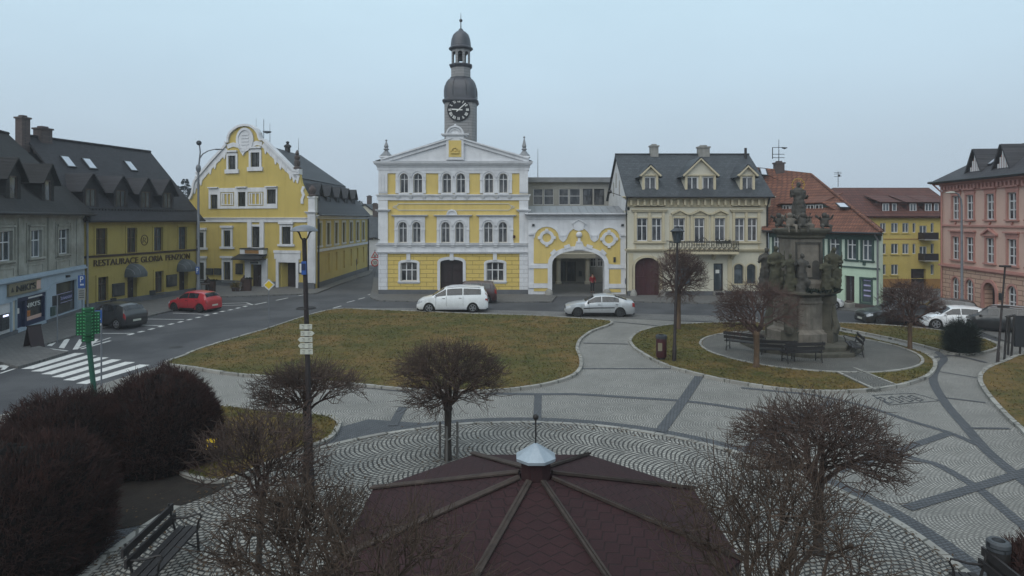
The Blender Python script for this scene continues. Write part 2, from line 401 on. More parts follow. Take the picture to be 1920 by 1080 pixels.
def kerb(name, pts, w=.16, z0=-.01, z1=.12, closed=True, m=None, gap=None):
    """A kerb of stones along a ground line; each stone is a little apart from the next."""
    mb = MB(); P = [Vector((p[0], p[1], 0)) for p in pts]; N = len(P)
    acc = []
    for i in range(N if closed else N-1):
        a, b = P[i], P[(i+1) % N]; L = (b-a).length
        k = max(1, int(L/.25))
        for q in range(k): acc.append(a.lerp(b, q/k))
    acc.append(P[0] if closed else P[-1])
    st = [acc[0]]; run = 0.
    seg = [acc[0]]
    def emit(seg):
        Lf = []; Rt = []
        for i, p in enumerate(seg):
            d = (seg[min(i+1, len(seg)-1)]-seg[max(i-1, 0)])
            if d.length < 1e-6: return
            d.normalize(); nn = Vector((-d.y, d.x, 0))*w/2
            Lf.append(p+nn); Rt.append(p-nn)
        dz = rnd.uniform(-.008, .008)
        rings = [[(l.x, l.y, z0), (r.x, r.y, z0), (r.x, r.y, z1+dz), (l.x, l.y, z1+dz)] for l, r in zip(Lf, Rt)]
        mb.loft(rings)
    for a, b in zip(acc, acc[1:]):
        run += (b-a).length; seg.append(b)
        if run > .85:
            e = seg[-1]; d = (seg[-1]-seg[-2]).normalized()
            seg[-1] = e-d*.025; emit(seg); seg = [e+d*.0]; run = 0
    if len(seg) > 1: emit(seg)
    return struct(mb.build(name, m or M['kerb']))
kerb('plaza_kerb', ringpts(CR), .17, 0, .035)
def band(px, w, z=.02, sm=6, raw=False):
    P = [Vector(p) if raw else G(*p) for p in px]
    P = [Vector((p.x, p.y, 0)) for p in P]
    P = spline(P, False, sm) if len(P) > 2 else P
    mb = MB(); rings = []
    for i, p in enumerate(P):
        d = (P[min(i+1, len(P)-1)]-P[max(i-1, 0)]).normalized(); nn = Vector((-d.y, d.x, 0))*w/2
        rings.append([(p.x+nn.x, p.y+nn.y, z), (p.x-nn.x, p.y-nn.y, z)])
    mb.loft([r[::-1] for r in rings], False, False)
    return struct(mb.build('paving_band', M['band']))
band([p for p in ringpts(CR+.28, 96)]+[ringpts(CR+.28)[0]], .36, .02, 1, True)
bands = [([(655, 722), (760, 734), (900, 738), (1010, 740), (1080, 740), (1180, 746), (1284, 753), (1373, 765), (1488, 786), (1580, 812), (1708, 859), (1758, 873), (1831, 915), (1874, 950), (1935, 1000)], .26),
         ([(1080, 692), (1257, 692)], .16), ([(1094, 644), (1178, 646)], .14), ([(1152, 604), (1240, 612)], .14),
         ([(1390, 728), (1460, 735), (1527, 742), (1623, 763), (1700, 788), (1781, 813), (1835, 836)], .22),
         ([(1745, 655), (1770, 672), (1757, 690), (1750, 715), (1773, 757), (1812, 803), (1850, 846), (1900, 888), (1960, 935)], .3),
         ([(1009, 741), (1007, 797)], .26), ([(1311, 707), (1280, 753), (1238, 811)], .34),
         ([(1561, 753), (1500, 784), (1440, 815), (1400, 845)], .3), ([(1781, 813), (1708, 838), (1570, 885)], .26),
         ([(1935, 882), (1831, 915), (1700, 955)], .28), ([(755, 765), (736, 800)], .3),
         ([(1758, 697), (1831, 709)], .14), ([(1773, 747), (1848, 756)], .14), ([(1812, 804), (1893, 805)], .14),
         ([(1745, 672), (1790, 668), (1850, 681)], .2)]
for i, (p, w) in enumerate(bands): band(p, w, .021+.0042*(i % 4))
sheet('paving_wedge', [(598, 820), (640, 800), (690, 786), (760, 791), (835, 796), (835, 800), (760, 803), (700, 808), (640, 822), (605, 832)], .019, M['band'])
# number laid in dark setts beside the monument lawn
nb = Fac(G(1745, 752), G(1640, 748))
dk = MB()
def ground_strokes(mb, px, w=.05, z=.0235):
    P = [G(*p, z) for p in px]
    for a, b in zip(P, P[1:]):
        d = (b-a).normalized(); nn = Vector((-d.y, d.x, 0))*w/2; e = d*w*.4
        q = [a-nn-e, b-nn+e, b+nn+e, a+nn-e]
        mb.quad(*q)
ground_strokes(dk, [(1636, 741), (1690, 738), (1716, 737.5), (1762, 751), (1700, 756), (1668, 759), (1636, 741)], .05)
for dx in (0, 19, 37):
    ground_strokes(dk, [(1666+dx, 746-dx*.07), (1672+dx, 743.5-dx*.07), (1693+dx, 752-dx*.07), (1687+dx, 754.5-dx*.07), (1666+dx, 746-dx*.07)], .055)
ground_strokes(dk, [(1714, 748), (1722, 746)], .05)
ground_strokes(dk, [(1644, 747), (1651, 744.5), (1659, 748), (1658, 752), (1668, 756), (1674, 753)], .055)
struct(dk.build('year_inlay', M['band']), label='year 2008 laid in dark setts')

# lawns
L1 = [(311, 684), (345, 670), (380, 655), (506, 617), (569, 596), (632, 581), (700, 583), (760, 585), (880, 590), (1000, 594), (1100, 600), (1140, 603), (1147, 608), (1135, 614), (1112, 622), (1090, 637), (1082, 655), (1088, 672), (1089, 690), (1076, 706), (1045, 718), (1005, 727), (955, 734), (900, 737), (830, 737), (760, 733), (640, 722), (500, 710), (420, 702), (360, 692)]
L2 = [(1182, 642), (1187, 632), (1205, 622), (1245, 613), (1300, 609), (1360, 607), (1440, 608), (1520, 612), (1567, 622), (1610, 631), (1644, 639), (1696, 652), (1739, 668), (1754, 685), (1742, 706), (1712, 719), (1680, 727), (1620, 735), (1560, 737), (1500, 735), (1430, 728), (1350, 714), (1290, 700), (1240, 684), (1205, 665), (1188, 653)]
L3 = [(1545, 609), (1570, 608), (1640, 611), (1740, 619), (1830, 634), (1866, 646), (1872, 653), (1858, 660), (1830, 666), (1790, 666), (1760, 659), (1715, 647), (1648, 632), (1571, 617)]
L4 = [(1985, 655), (1915, 668), (1885, 680), (1858, 690), (1842, 702), (1838, 716), (1845, 732), (1862, 755), (1885, 780), (1920, 812), (1990, 870), (2300, 900), (2300, 655)]
L5 = [(395, 768), (430, 766), (500, 775), (600, 782), (632, 793), (634, 803), (618, 826), (560, 851), (500, 876), (440, 902), (380, 905), (330, 880), (330, 830), (360, 790)]
def inside(p, poly):
    r = False; n = len(poly)
    for i in range(n):
        a, b = poly[i], poly[i-1]
        if (a[1] > p[1]) != (b[1] > p[1]) and p[0] < (b[0]-a[0])*(p[1]-a[1])/(b[1]-a[1])+a[0]: r = not r
    return r
PATHP = [tuple(G(u, v, .1)[:2]) for u, v in ((1555, 690), (1606, 686), (1692, 726), (1634, 735))]
def lawn(px, lab, nblade, seed, closed=True, hgt=.06):
    P = spline([G(*p) for p in px], True, 4)
    mb = MB(); mb.flat([[(p.x, p.y) for p in P][::1 if sum(a.x*b.y-b.x*a.y for a, b in zip(P, P[1:]+P[:1])) > 0 else -1]], lambda x, y: Vector((x, y, .085)))
    struct(mb.build('lawn', M['grass']), label=lab)
    kerb('lawn_kerb', P, .15, 0, .115)
    rr = random.Random(seed); xs = [p.x for p in P]; ys = [p.y for p in P]
    poly = [(p.x, p.y) for p in P]; mb = MB(); k = 0
    while k < nblade:
        x = rr.uniform(min(xs), max(xs)); y = min(ys)+(max(ys)-min(ys))*rr.random()**1.25
        if x/y > 1.05 or x/y < -.86 or not inside((x, y), poly) or math.hypot(x-14.35, y-31.1) < 4.95 or (seed == 2 and inside((x, y), PATHP)): continue
        k += 1
        a = rr.uniform(0, 6.28); w = rr.uniform(.012, .03)*(.6+y/35); h = hgt*rr.uniform(.3, 1.15); lx, ly = rr.gauss(0, .05), rr.gauss(0, .05)
        mb.add([(x-w*math.cos(a), y-w*math.sin(a), .083), (x+w*math.cos(a), y+w*math.sin(a), .083), (x+lx, y+ly, .085+h)], [(0, 1, 2)])
    struct(mb.build('grass', M['blade']), 'stuff', 'short winter grass on the '+lab)
    return P
lawn(L1, 'large brown lawn before the town hall', 26000, 1)
lawn(L2, 'rounded lawn around the monument', 12000, 2)
lawn(L3, 'narrow lawn strip by the right street', 3000, 3)
lawn(L4, 'lawn at the right edge of the square', 5500, 4)
lawn(L5, 'small lawn behind the round plaza', 5000, 5, hgt=.09)
M['soil'] = mat('dark_soil', (.026, .021, .017), (.015, .012, .01), 3., .95, .8, 25)
sheet('soil_bed', [(440, 902), (400, 925), (340, 948), (262, 985), (180, 1000), (150, 930), (250, 830), (360, 790), (332, 830), (332, 880), (380, 904)], .03, M['soil'])[0]['label'] = 'dark bare soil under the shrubs'
# paved ring and path in the monument lawn
rc = Vector((14.2, 31.1, 0))
def ell(a, b, n=72, c=rc): return [Vector((c.x+a*math.cos(2*math.pi*k/n), c.y+b*math.sin(2*math.pi*k/n), 0)) for k in range(n)]
sheet('monument_ring', ell(4.75, 4.75), .1, M['ring'], raw=True)
sheet('monument_path', [(1560, 694), (1600, 688), (1680, 723), (1638, 731)], .105, M['ring'])
kerb('ring_kerb', ell(4.85, 4.85), .12, .05, .12)
kerb('path_kerb', [G(1571, 698, .1), G(1641, 730, .1)], .1, .05, .125, False); kerb('path_kerb', [G(1602, 690, .1), G(1680, 722, .1)], .1, .05, .125, False)
sheet('side_path', [(1558, 618), (1571, 617.5), (1648, 632.5), (1715, 647.5), (1756, 659), (1739, 667), (1696, 651.5), (1644, 638.5), (1567, 622.5)], .026, M['fine'])
# pavements along the houses
def pavement(px, lab, m=None):
    o, P = sheet('pavement', px, .1, m or M['sidewalk'], thick=.12)
    o['label'] = lab; return P
pavement([(-500, 900), (-120, 708), (0, 678), (34, 687), (80, 674), (127, 659), (100, 655), (72, 648), (145, 627), (272, 593.5), (322, 581.5), (396, 569), (400, 556), (470, 554), (592, 549.5), (640, 531), (693, 513.5), (700, 505), (640, 503), (560, 515), (340, 530), (150, 570), (0, 620), (-500, 800)], 'grey pavement along the left houses')
pavement([(693, 556), (700, 560), (712, 563), (781, 564.5), (925, 565.5), (1035, 565), (1042, 556), (1036, 545), (1036, 520), (700, 520), (698, 540)], 'pavement before the town hall')
pavement([(1128, 545), (1126, 556), (1130, 563), (1240, 566), (1420, 570), (1560, 577), (1600, 582), (1655, 589), (1700, 592), (1760, 597), (1830, 618), (1890, 640), (2100, 700), (2100, 560), (1700, 540), (1128, 520)], 'pavement before the right houses')
# courtyard passage floor in the gateway
sheet('courtyard_paving', [(1000, 556), (1170, 556), (1170, 524), (1000, 524)], .03, M['sidewalk'])

# road markings
mk = MB()
def mark(px, z=.005): P = [G(*p, z) for p in px]; a = sum(p.x*q.y-q.x*p.y for p, q in zip(P, P[1:]+P[:1])); mk.quad(*(P if a > 0 else P[::-1]))
def line(p, q, w, z=.005, ext=0.):
    a, b = G(*p, z), G(*q, z); d = (b-a).normalized(); nn = Vector((-d.y, d.x, 0))*w/2; a -= d*ext; b += d*ext
    mk.quad(a-nn, b-nn, b+nn, a+nn)
Ls = [(300, 310), (408, 338), (520, 370), (640, 403), (768, 438), (915, 476)]; Rs = [(898, 131), (1030, 158), (1168, 180), (1312, 204), (1465, 232), (1630, 262)]
for (a, b), (c, d) in zip(Ls, Rs): line((a/6, 640+b/6), (c/6, 640+d/6), .5)
struct(mk.build('zebra_crossing', M['paint']), label='zebra crossing of six white bars'); mk = MB()
for u, v in [(245, 627), (264.6, 622), (284, 617), (302, 612), (321, 607.7), (338.5, 603.6), (355, 599.3), (372, 595.2), (388, 591.3), (403.6, 587.6), (417, 584), (432, 581), (446, 577.6), (459.5, 574.5)]:
    c = G(u, v); d = (G(459, 574.5)-G(245, 627)).normalized()*.21; nn = Vector((-d.y, d.x, 0)).normalized()*.12
    mk.quad(*[p+Vector((0, 0, .005)) for p in (c-d-nn, c+d-nn, c+d+nn, c-d+nn)])
line((207, 638.7), (152, 654.5), .16)
for p, q in [((150, 625), (251, 625)), ((262, 609.6), (303, 610.4)), ((272, 598), (345, 599)), ((324, 587), (391, 589.3)), ((410, 569.5), (462, 567.5)), ((462, 567.5), (474, 571.5)), ((400, 573.5), (470, 571.2)), ((0, 700), (28, 691))]: line(p, q, .12, .0092)
for p, q in [((-5, 694), (9, 684)), ((-20, 700), (-8, 690))]: line(p, q, .5, .0092)
for q in ([(88, 648), (97, 649), (106, 641), (100, 640)], [(110, 652), (120.5, 653), (131, 636), (122, 635)], [(136, 655.5), (146, 655), (157, 637), (148.5, 636)], [(162, 652.5), (172, 648), (185, 636), (176, 635)]): mark(q, .0134)
line((72, 651), (127, 658), .1, .0176); line((140, 655), (207, 633), .1, .0218)
for p, q in [((478, 571), (500, 566.5)), ((518, 563), (540, 558.5)), ((560, 554.5), (584, 550)), ((625, 577.5), (640, 573.5)), ((650, 567), (665, 563.5)), ((672, 561), (684, 558)), ((690, 553), (697, 551))]: line(p, q, .14, .0092)
struct(mk.build('road_marking', M['paint']), label='white parking bay lines and dashes on the left street')
mh = MB(); c = G(330, 651); mh.lathe([(.32, .001), (.32, .006), (.01, .006)], 20, (c.x, c.y, 0)); struct(mh.build('manhole_cover', M['iron']), label='round manhole cover')
# ---------------------------------------------------------------- building helpers
def win(fc, root, holes, s0, s1, t0, t1, rise=0, nx=1, ny=(), dep=.16, fw=.06, fm='frame_white', gm='glass', sur=None, sill=None, name='window', bar=.05):
    poly = arch(s0, s1, t0, t1, rise)
    if holes is not None: holes.append(poly)
    mb = MB(); mb.ring(fc, grow(poly, -fw), poly, -dep, -dep+.05)
    top = t1-fw if nx == 1 else t1-max(rise*.6, fw)
    for i in range(nx): c = lerp(s0, s1, (i+1)/(nx+1)); mb.fbox(fc, c-bar/2, c+bar/2, t0+fw, top, -dep, -dep+.054)
    for f in ny: c = lerp(t0, t1, f); mb.fbox(fc, s0+fw, s1-fw, c-bar/2, c+bar/2, -dep, -dep+.058)
    o = mb.build(name, M[fm], root)
    pane = MB(); pane.flat([poly], lambda a, b: fc.P(a, b, -dep+.01)); pane.build('pane', M[gm], o)
    if sur: q = MB(); q.ring(fc, poly, grow(poly, sur[0]), -.02, sur[1]); q.build('surround', M[sur[2]], o)
    if sill: q = MB(); q.fbox(fc, s0-sill[0], s1+sill[0], t0-sill[3] if len(sill) > 3 else t0-.1, t0-.005, -.02, sill[1]); q.build('sill', M[sill[2]], o)
    return o
def pxr(fc, x0, x1, y0, y1):
    """Pixel box of the survey photo on a facade."""
    c = (x0+x1)/2
    return fc.s(x0), fc.s(x1), fc.t(c, y1), fc.t(c, y0)
def walls(mb, plan, z0, z1):
    for a, b in zip(plan, plan[1:]): mb.quad((a[0], a[1], z0), (b[0], b[1], z0), (b[0], b[1], z1), (a[0], a[1], z1))
def plan_of(fc, depth): return [fc.P(fc.L, 0), fc.P(fc.L, 0, -depth), fc.P(0, 0, -depth), fc.P(0, 0)]
def moulding(mb, fc, s0, s1, t, steps):
    """Stepped cornice: list of (height, projection) from t upwards."""
    for h, d in steps: mb.fbox(fc, s0-d*.9, s1+d*.9, t, t+h, -.05, d); t += h
def gutter(name, root, pts, r=.07, m='zinc'):
    mb = MB(); mb.tube(pts, r, 6); return mb.build(name, M[m], root, 60)
def chimney(root, c, w, d, h, m='chimney', ang=0.):
    X = Matrix.Translation(c) @ Matrix.Rotation(ang, 4, 'Z'); mb = MB()
    mb.box(-w/2, w/2, -d/2, d/2, -1., h, X); mb.box(-w/2-.07, w/2+.07, -d/2-.07, d/2+.07, h, h+.12, X); mb.box(-w*.3, w*.3, -d*.3, d*.3, h+.12, h+.25, X)
    return mb.build('chimney', M[m], root)
def dormer(fc, root, sc, w, t0, t1, peak, d, back, wallm, roofm, winspec, over=.15, name='dormer', slope=1.1):
    """Gabled dormer: front at offset d, running back into the roof."""
    f2 = fc.off(d); s0, s1 = sc-w/2, sc+w/2; holes = []
    body = MB(); o = None
    out = [(s0, t0), (s1, t0), (s1, t1), (sc, peak), (s0, t1)]
    par = bpy.data.objects.new(name, None)
    hs = []
    wo = []
    for a, b, c, e, kw in winspec: hs.append(arch(a, b, c, e, 0))
    body.prism(f2, out, -back, 0, hs, rev=.3)
    bpy.data.objects.remove(par)
    ob = body.build(name, M[wallm], root)
    for a, b, c, e, kw in winspec: win(f2, ob, None, a, b, c, e, 0, **kw)
    rf = MB(); ov = over
    k = (peak-t1)/(w/2)
    for sg in (-1, 1):
        e = sc+sg*(w/2+ov)
        q = [f2.P(sc, peak+.1, .25), f2.P(e, t1-k*ov+.1, .25), f2.P(e, t1-k*ov+.1, -back), f2.P(sc, peak+.1, -back)]
        rf.slab(q if sg < 0 else q[::-1], .09)
    rf.build('dormer_roof', M[roofm], ob)
    return ob
def skylight(root, P0, U, V, w, h, n, m='sky_glass'):
    """Roof window lying on a slope: corner P0, across U, up-slope V."""
    fr = MB()
    def q(a, b, c): return P0+U*a+V*b+n*c
    fr.hexa([q(0, 0, 0), q(w, 0, 0), q(w, h, 0), q(0, h, 0), q(0, 0, .1), q(w, 0, .1), q(w, h, .1), q(0, h, .1)])
    o = fr.build('skylight', M['frame_dark'], root)
    g = MB(); e = .09; g.quad(q(e, e, .105), q(w-e, e, .105), q(w-e, h-e, .105), q(e, h-e, .105)); g.build('pane', M[m], o)
    return o

# ================================================================ town hall
fc = Fac(G(710, 553), G(990, 553)); TH = fc
root = thing('town_hall', 'yellow and white town hall with clock tower and twin arched windows', 'town hall', fc.P(fc.L/2, 0))
S, T = (lambda u: fc.s(u)), (lambda v: fc.t(850, v))
holes = []
up = [((749.9, 765.6), (775.4, 792)), ((829.7, 846.4), (855.7, 872.7)), ((908.4, 925.4), (935.6, 952))]
lo = [((747.6, 763.4), (773.5, 789)), ((827.3, 843.7), (853.8, 870)), ((907.3, 924.3), (934.4, 951.4))]
for grp, y0, y1 in ((up, 325, 362), (lo, 416, 455)):
    for pair in grp:
        for a, b in pair:
            s0, s1 = S(a), S(b)
            win(fc, root, holes, s0, s1, T(y1), T(y0), (s1-s0)/2, 1, (.7,), .2, .06, sur=(.1, .1, 'white'), sill=(.08, .12, 'white'), bar=.06)
bh = []
for a, b in ((751.4, 782.3), (912, 945)):
    s0, s1 = S(a), S(b)
    win(fc, root, bh, s0, s1, T(527), T(491.3), .12, 2, (.58,), .2, .07, sur=(.2, .08, 'white'), sill=(.25, .15, 'white'), bar=.08)
dpoly = arch(S(825.4), S(868), .02, T(486.6), .25); bh.append(dpoly)
d = MB(); d.flat([dpoly], lambda a, b: fc.P(a, b, -.35)); c = (S(825.4)+S(868))/2
for k in range(2):
    a, b = (S(825.4)+.08, c-.03) if k == 0 else (c+.03, S(868)-.08)
    for t0, t1 in ((.15, .95), (1.05, 2.0), (2.1, 2.62)): d.fbox(fc, a+.08, b-.08, t0, t1, -.36, -.31)
dob = d.build('door', M['wood_dark'], root)
q = MB(); q.ring(fc, dpoly, grow(dpoly, .24), -.02, .08); q.build('surround', M['white'], dob)
q = MB(); q.fbox(fc, c-.03, c+.03, .1, 2.6, -.36, -.28); q.ball(fc.P(c+.12, 1.1, -.27), .05, 5); q.build('handle', M['iron'], dob)
tb = T(471)
w = MB(); w.prism(fc, rect(0, fc.L, tb, T(303)), -.4, 0, holes); walls(w, plan_of(fc, 13), 0, T(303)); w.build('wall', M['yellow'], root)
w = MB(); w.prism(fc, rect(0, fc.L, .45, tb), -.4, .03, bh); w.build('rusticated_base', M['rustic'], root)
for a, b in ((0, S(822)-.02), (S(871)+.02, fc.L)): w = MB(); w.prism(fc, rect(a, b, 0, .45), -.3, .09); w.build('plinth', M['plinth'], root)
# white stucco order
w = MB()
moulding(w, fc, 0, fc.L, T(319), ((.28, .12), (.16, .2), (.1, .34), (.12, .42), (.05, .46)))
w.fbox(fc, 0, fc.L, T(325), T(319), -.02, .09)
for a, b in ((710, 727), (974, 990)):
    w.fbox(fc, S(a), S(b), T(363), T(322), -.02, .1)
    for k in range(3): x = lerp(S(a), S(b), (k+.5)/3); w.fbox(fc, x-.12, x+.12, T(360), T(326), .0, .15)
    w.fbox(fc, S(a)-.02, S(b)+.02, T(457), T(376), -.02, .1)
    moulding(w, fc, S(a), S(b), T(397), ((.08, .14), (.07, .25), (.04, .3)))
moulding(w, fc, 0, fc.L, T(375.5), ((.3, .12), (.1, .16), (.09, .24)))
for pr in up:
    for u in (pr[0][0]-3, (pr[0][1]+pr[1][0])/2, pr[1][1]+3):
        x = S(u); w.add([fc.P(x-.2, T(368), .12), fc.P(x+.2, T(368), .12), fc.P(x+.2, T(368), .26), fc.P(x-.2, T(368), .26), fc.P(x-.05, T(374), .13), fc.P(x+.05, T(374), .13)], [(0, 3, 2, 1), (0, 1, 5, 4), (2, 3, 4, 5), (0, 4, 3), (1, 2, 5)])
moulding(w, fc, 0, fc.L, T(475), ((.1, .2), (.06, .26), (.42, .1), (.12, .16), (.06, .26)))
moulding(w, fc, 0, fc.L, T(457.5), ((.05, .16), (.05, .22)))
w.build('cornice', M['white'], root)
w = MB()
for (a, b), (y0, y1) in [((742, 798.7), (320, 363)), ((822, 880), (320, 363)), ((900, 960), (320, 363)), ((739.8, 797), (405, 457)), ((819, 880), (405, 457)), ((898.5, 962.4), (405, 457))]:
    hh = [h for h in holes if S(a) < h[0][0] < S(b) and T(y1) < h[0][1] < T(y0)]
    w.prism(fc, rect(S(a), S(b), T(y1), T(y0)), -.01, .06, hh)
    mid = (hh[0][1][0]+hh[1][0][0])/2
    for x in (S(a)+.12, mid, S(b)-.12):
        w.fbox(fc, x-.13, x+.13, hh[0][0][1], hh[0][0][1]+.25, 0, .13); w.fbox(fc, x-.1, x+.1, hh[0][0][1]+.25, hh[0][0][1]+1.05, 0, .11); w.fbox(fc, x-.14, x+.14, hh[0][0][1]+1.05, hh[0][0][1]+1.15, 0, .15)
    for h in hh:
        c = (h[0][0]+h[1][0])/2; rr_ = (h[1][0]-h[0][0])/2; tt = h[0][1]+(hh[0][-1][1]-h[0][1])
        w.strip(fc, [(c+(rr_+.2)*math.cos(math.pi*k/10), tt+(rr_+.2)*math.sin(math.pi*k/10)) for k in range(11)], .1, .05, .15)
    if y0 > 400:
        moulding(w, fc, S(a), S(b), T(406), ((.06, .12), (.05, .24), (.03, .28)))
        w.fbox(fc, S(a), S(b), T(462), T(457.5), 0, .13)
        for x in (S(a)+.12, mid, S(b)-.12): w.fbox(fc, x-.14, x+.14, T(463), T(456), 0, .2)
c = fc.st(847.5, 404)
w.prism(fc, [(c[0]+.36*math.cos(math.pi*k/12), c[1]+.42*math.sin(math.pi*k/12)) for k in range(13)], 0, .17)
w.ring(fc, [(c[0]+.34*math.cos(math.pi*k/12), c[1]+.38*math.sin(math.pi*k/12)) for k in range(13)][:13], [(c[0]+.46*math.cos(math.pi*k/12), c[1]+.52*math.sin(math.pi*k/12)) for k in range(13)], 0, .24)
for u in (766, 847, 928):
    x = S(u); w.fbox(fc, x-.16, x+.16, T(488), T(475), 0, .14)
w.build('window_stucco', M['white'], root)
w = MB(); a, b, y0, y1 = S(737), S(964.6), T(394), T(382); m_ = (y0+y1)/2
w.strip(fc, [(a+.45, y1), (b-.45, y1), (b-.32, y1-.16), (b-.1, y1-.2), (b, m_), (b-.1, y0+.2), (b-.32, y0+.16), (b-.45, y0), (a+.45, y0), (a+.32, y0+.16), (a+.1, y0+.2), (a, m_), (a+.1, y1-.2), (a+.32, y1-.16), (a+.45, y1)], .07, 0, .05)
for x in (a+.25, b-.25): w.ball(fc.P(x, m_, .02), .06, 5)
w.build('panel_moulding', M['cream'], root)
for a, b in ((0, S(727)), (S(974), fc.L)): w = MB(); w.prism(fc, rect(a, b, .45, tb-.02), -.01, .11); w.build('corner_quoins', M['white_rustic'], root)
# pediment, centre tablet, roof
pb, pa = T(302), T(261)
w = MB(); w.prism(fc, [(S(722), pb), (S(988), pb), (S(862), pa), (S(848), pa)], -.35, .06); w.build('pediment', M['white'], root)
w = MB()
for q in ([fc.st(716, 303), fc.st(848, 263)], [fc.st(862, 263), fc.st(991, 301)]): w.strip(fc, q, .34, .0, .22); w.strip(fc, [(x, t+.17) for x, t in q], .12, -.3, .36)
w.build('pediment_cornice', M['white'], root)
w = MB(); w.fbox(fc, S(837), S(870), T(300), T(256), -.5, .3); moulding(w, fc, S(837), S(870), T(256), ((.1, .36), (.1, .46)))
c = (S(853.5), T(252))
w.prism(fc, [(c[0]+.75*math.cos(math.pi*k/14), c[1]+.72*math.sin(math.pi*k/14)) for k in range(15)], -.3, .28)
w.strip(fc, [(c[0]+.68*math.cos(math.pi*k/14), c[1]+.62*math.sin(math.pi*k/14)) for k in range(15)], .13, .2, .4)
w.strip(fc, [(c[0]+.4*math.cos(math.pi*k/10), c[1]+.12+.3*math.sin(math.pi*k/10)) for k in range(11)], .08, .2, .36)
w.ball(fc.P(c[0], c[1]+.78, 0), .1, 6)
w.build('tablet_frame', M['white'], root)
w = MB(); w.fbox(fc, S(842), S(865.5), T(295), T(264), .2, .32)
c = (S(853.7), T(284)); w.strip(fc, [(c[0]+.32*math.cos(math.pi*k/10), c[1]+.3*math.sin(math.pi*k/10)) for k in range(11)], .1, .3, .42); w.fbox(fc, c[0]-.34, c[0]+.34, c[1]-.2, c[1]-.1, .3, .42); w.ball(fc.P(c[0], c[1]+.05, .33), .13, 6, 1, .5)
w.build('tablet', M['yellow'], root)
rz, rt = T(304), T(258)
w = MB()
for sg, s_ in ((-1, -.3), (1, fc.L+.3)):
    q = [fc.P(fc.L/2, rt, -.2), fc.P(s_, rz, -.2), fc.P(s_, rz, -13.2), fc.P(fc.L/2, rt, -13.2)]
    w.slab(q if sg < 0 else q[::-1], .15)
w.build('roof', M['slate_grey'], root)
for u, vb, vt in ((723, 303, 262), (983, 302, 256)):
    c = fc.P(S(u), 0, -.3); h = T(vt)-T(293); z = T(293)
    w = MB(); w.box(c.x-.4, c.x+.4, c.y-.4, c.y+.4, T(304), z); w.box(c.x-.5, c.x+.5, c.y-.5, c.y+.5, z-.1, z+.02); p = w.build('finial_base', M['white'], root)
    w = MB(); w.lathe([(.52, .0), (.5, .1), (.34, .24), (.2, .42), (.13, .5), (.24, .56), (.24, .62), (.14, .7), (.2, .85), (.03, h-.12), (.09, h-.08), (.09, h), (.01, h+.04)], 8, (c.x, c.y, z+.02), R(22.5)); w.build('finial', M['zinc'], p)
# tower
tc = fc.P(S(859.5), 0, -2.6); sc_ = F/tc.y
def zt(v): return H+(HV-v)/sc_
sq4 = lambda a: 1/(abs(math.cos(a))**5+abs(math.sin(a))**5)**.2
M['boards'] = brickmat('grey_boards', (.27, .265, .265), (.24, .235, .235), (.12, .12, .125), 2.5, .24, 0, .014, .7, .7, stain=.25)
M['copper'] = mat('dark_sheet_metal', (.06, .062, .075), (.04, .042, .05), 1.2, .45, .2, 20, spec=.5)
rw = 29.5/sc_
w = MB(); w.lathe([(rw, T(303)), (rw, zt(193))], 32, (tc.x, tc.y, 0), math.pi/32, sq4); tow = w.build('tower', M['boards'], root, 25)
w = MB(); w.lathe([(rw, zt(197)), (rw*1.04, zt(196)), (rw*1.13, zt(193)), (rw*1.13, zt(191)), (rw*1.03, zt(189))], 32, (tc.x, tc.y, 0), math.pi/32, sq4); w.build('tower_cornice', M['copper'], tow, 30)
pr = [(1.02, 190), (1.01, 184), (1.01, 172), (.97, 164), (.88, 157), (.75, 151.5), (.66, 150), (.66, 148)]
w = MB(); w.lathe([(rw*a, zt(v)) for a, v in pr], 32, (tc.x, tc.y, 0), math.pi/32, sq4)
for k in range(8): a = math.pi*k/4+math.pi/8; w.tube([(tc.x+math.cos(a)*sq4(a)*rw*(r+.01), tc.y+math.sin(a)*sq4(a)*rw*(r+.01), zt(v)) for r, v in pr[1:-1]], .03, 4)
w.build('lower_dome', M['copper'], tow, 40)
lr = 19/sc_; oc = lambda z0, z1: None
w = MB(); w.lathe([(lr, zt(150)), (lr, zt(127))], 8, (tc.x, tc.y, 0), R(22.5)); w.build('lantern_drum', M['boards'], tow)
w = MB(); w.lathe([(lr*1.12, zt(149.5)), (lr*1.12, zt(147)), (lr, zt(146))], 8, (tc.x, tc.y, 0), R(22.5)); w.lathe([(lr, zt(129)), (lr*1.15, zt(126)), (lr*1.2, zt(124)), (lr*1.2, zt(122.5)), (lr*.9, zt(122))], 8, (tc.x, tc.y, 0), R(22.5)); w.build('lantern_gallery', M['copper'], tow); w = MB()
w.lathe([(lr*1.02, zt(95)), (lr*1.2, zt(92.5)), (lr*1.2, zt(91)), (lr*1.02, zt(88.5)), (lr*.98, zt(80)), (lr*.93, zt(74)), (lr*.78, zt(66)), (lr*.5, zt(60.5)), (lr*.28, zt(58)), (lr*.22, zt(55.5)), (lr*.07, zt(53)), (.02, zt(52))], 16, (tc.x, tc.y, 0), R(11.25)); w.build('upper_dome', M['copper'], tow, 35)
w = MB()
for k in range(8):
    a0 = R(22.5)+math.pi*k/4; a1 = a0+math.pi/4; r_ = lr*.96
    A = Vector((tc.x+r_*math.cos(a1), tc.y+r_*math.sin(a1), 0)); B = Vector((tc.x+r_*math.cos(a0), tc.y+r_*math.sin(a0), 0)); f8 = Fac(B, A)
    if f8.N.dot(Vector((math.cos((a0+a1)/2), math.sin((a0+a1)/2), 0))) < 0: f8 = Fac(A, B)
    L = f8.L; w.prism(f8, rect(0, L, zt(122), zt(94)), -.1, 0, [arch(L*.2, L*.8, zt(121), zt(99), L*.3)], True)
